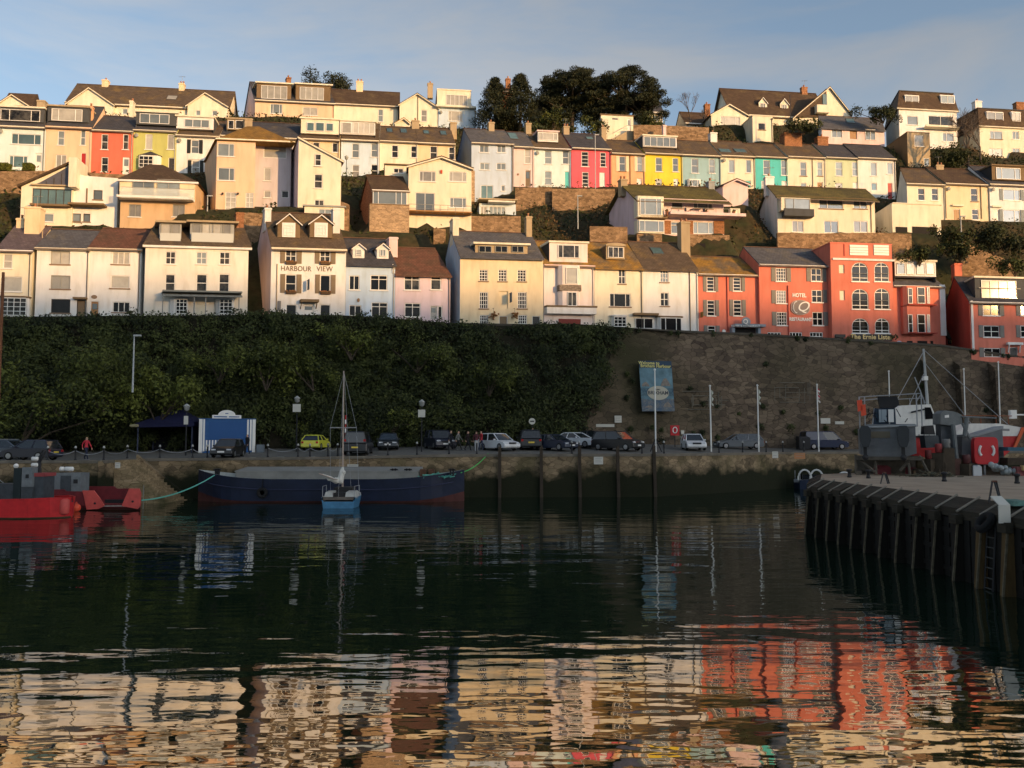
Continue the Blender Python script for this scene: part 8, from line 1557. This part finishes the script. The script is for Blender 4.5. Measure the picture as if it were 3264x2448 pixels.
for k,(u,v,w_,h_) in enumerate(((3168,1487,34,12),(3200,1500,40,22),(3228,1492,36,26))):
    m_ = MB(); rnd = random.Random(k); x_ = sx(u,46.8)
    for i in range(9): m_.ball((rnd.gauss(0,.16),rnd.gauss(0,.1),.12+abs(rnd.gauss(0,.12))),rnd.uniform(.1,.19),8,6)
    simple('rubbish_bag',('crumpled pale plastic bag nearest the red housing','larger crumpled pale bag in the middle of the bags','rightmost pale bag below the orange crate')[k],'bag',m_,mat('bag_pale',(.33,.37,.38),rough=.4,noise=.2),(x_,46.8,zz(v+16,46.8) if k == 0 else ZP+.05),'crumpled bags on the pier',0,True)
clut('crate','open wooden crate with yellow rope under the blue board','crate',R4(3204,1460,3264,1482),47.2,.8,mat('crate_dark',(.06,.045,.03),noise=.4)); clut('blue_board','flat blue-grey board at the right frame edge','board',[(3205,1437),(3290,1437),(3290,1427),(3205,1425)],47,.9,mat('board_blue',(.05,.12,.17))); clut('trolley','red metal trolley frame at the right frame edge','trolley',R4(3232,1488,3290,1520),46.4,.5,mat('trolley_red',(.25,.08,.08),noise=.4,nscale=6))
clut('orange_crate','small orange and cream crate on the trolley','crate',R4(3252,1484,3285,1500),46.2,.3,mat('crate_orange',(.5,.35,.16)))
m_ = MB(); m_.tube([(0,0,0),(2.1,0,-.02)],.05,6); m_.box(-.3,-.1,-.25,.1,.15,.3); simple('white_beam','white beam and box fixed at the right end behind the fishing boat','beam',m_,WHITE,(sx(3230,55),55,zz(1322,55)))
# finer gear on the boats ashore: wires, rails, ropes, oil drums of clutter
rnd = random.Random(12); wr = MB()
for (u0,v0,u1,v1) in ((2978,1110,3250,1362),(2978,1110,2870,1292),(2978,1150,3120,1350),(2978,1180,2920,1290),(2990,1290,2990,1345),(2880,1292,2880,1270),(2880,1270,2970,1266),(2970,1266,2970,1290),(2925,1266,2925,1290)):
    a,b = T2(u0,v0),T2(u1,v1); wr.tube([(a[0],1.1,a[1]),(b[0],1.0,b[1])],.022,4)
wr.build('rigging',STEEL,fb_)
wr = MB()
for u in range(2860,2990,16): a,b = T2(u,1396),T2(u,1384); wr.tube([(a[0],-.02,a[1]),(b[0],-.02,b[1])],.02,4)
a,b = T2(2858,1392),T2(2995,1392); wr.box(a[0],-.05,a[1]-.05,b[0],.02,a[1]+.05); wr.build('rubbing_band',mat('band_dark',(.03,.02,.02)),fb_)
wr = MB()
for i in range(16):
    u = 2770+rnd.random()*120; v = 1300+rnd.random()*50; a,b = T(u,v),T(u+rnd.gauss(0,14),v+rnd.gauss(0,16)); wr.tube([(a[0],.1+rnd.random(),a[1]),(b[0],.1+rnd.random(),b[1])],.025,4)
for i in range(7): a = T(2785+i*17,1256),; b = T(2785+i*17,1264); wr.tube([(a[0][0],.3,a[0][1]),(b[0],.3,b[1])],.02,4)
wr.build('cables',BLACK,tb)
m_ = MB(); a,b = T(2742,1364),T(2908,1352); m_.tube([(a[0],-.05,a[1]+.02),(b[0],-.05,a[1]+.12)],.07,7); m_.build('rubbing_strake',mat('gunwale_grey',(.28,.30,.31)),tb)
for k,(u,v,m__) in enumerate(((2952,1440,(.16,.03,.03)),(2990,1450,(.05,.05,.045)),(3010,1405,(.2,.2,.19)),(2975,1470,(.03,.05,.1)),(2925,1470,(.08,.06,.03)),(2945,1482,(.25,.24,.22)),(3072,1455,(.10,.03,.03)),(2985,1420,(.3,.05,.05)))):
    m_ = MB(); r_ = .16+.08*rnd.random(); m_.lathe([(r_*.8,0),(r_,.05),(r_,.45),(r_*.9,.5),(.02,.5)],(0,0,0),12)
    z_ = zz(v,46.9); base = (sx(u,46.9),46.9,ZP)
    m_.box(-.28,-.25,-(.0),.28,.25,-.02+.0) if False else None
    st_ = MB(); hh = max(.05, z_-ZP-.4); st_.box(-.3,-.28,0,.3,.3,hh)
    root = thing('drum_on_box','%s drum standing on a dark box among the gear left of the crane' % ('dull red','black','grey','navy','brown','pale grey','dark maroon','brighter red')[k],'drum',base,rnd.random(),'drums among the gear'); st_.build('box',mat('crate_dark',(.06,.045,.03)),root); o = m_.build('drum',mat('drum_%d'%k,m__,rough=.5,noise=.3,nscale=4),root,True); o.location = (0,0,hh)
m_ = MB(); m_.tube([(-1.2,0,.04),(0,0,.06),(1.2,0,.04)],.05,5)
for i in range(90): a = (rnd.gauss(0,.55),rnd.gauss(0,.35),abs(rnd.gauss(0,.12))); m_.tube([a,(a[0]+rnd.gauss(0,.3),a[1]+rnd.gauss(0,.2),abs(a[2]+rnd.gauss(0,.08)))],.025,4)
simple('net_heap','tangled heap of dark net and rope on the pier deck before the fish boxes','net',m_,mat('net_dark',(.05,.07,.06),col2=(.14,.10,.05),nscale=6),(sx(2960,45.6),45.6,ZP))
for k,(u,Y) in enumerate(((2700,44.5),(2760,43.4),(3000,40),(3230,38))):
    m_ = MB(); m_.lathe([(.10,0),(.12,.05),(.09,.1),(.08,.3),(.15,.36),(.14,.42),(.02,.45)],n=12); simple('mooring_bollard',('short iron bollard at the far corner of the pier','short iron bollard just right of the pier corner','short iron bollard in the middle of the pier deck','short iron bollard at the right of the pier deck')[k],'bollard',m_,BLACK,(sx(u,Y),Y,ZP),'iron bollards on the pier',0,True)
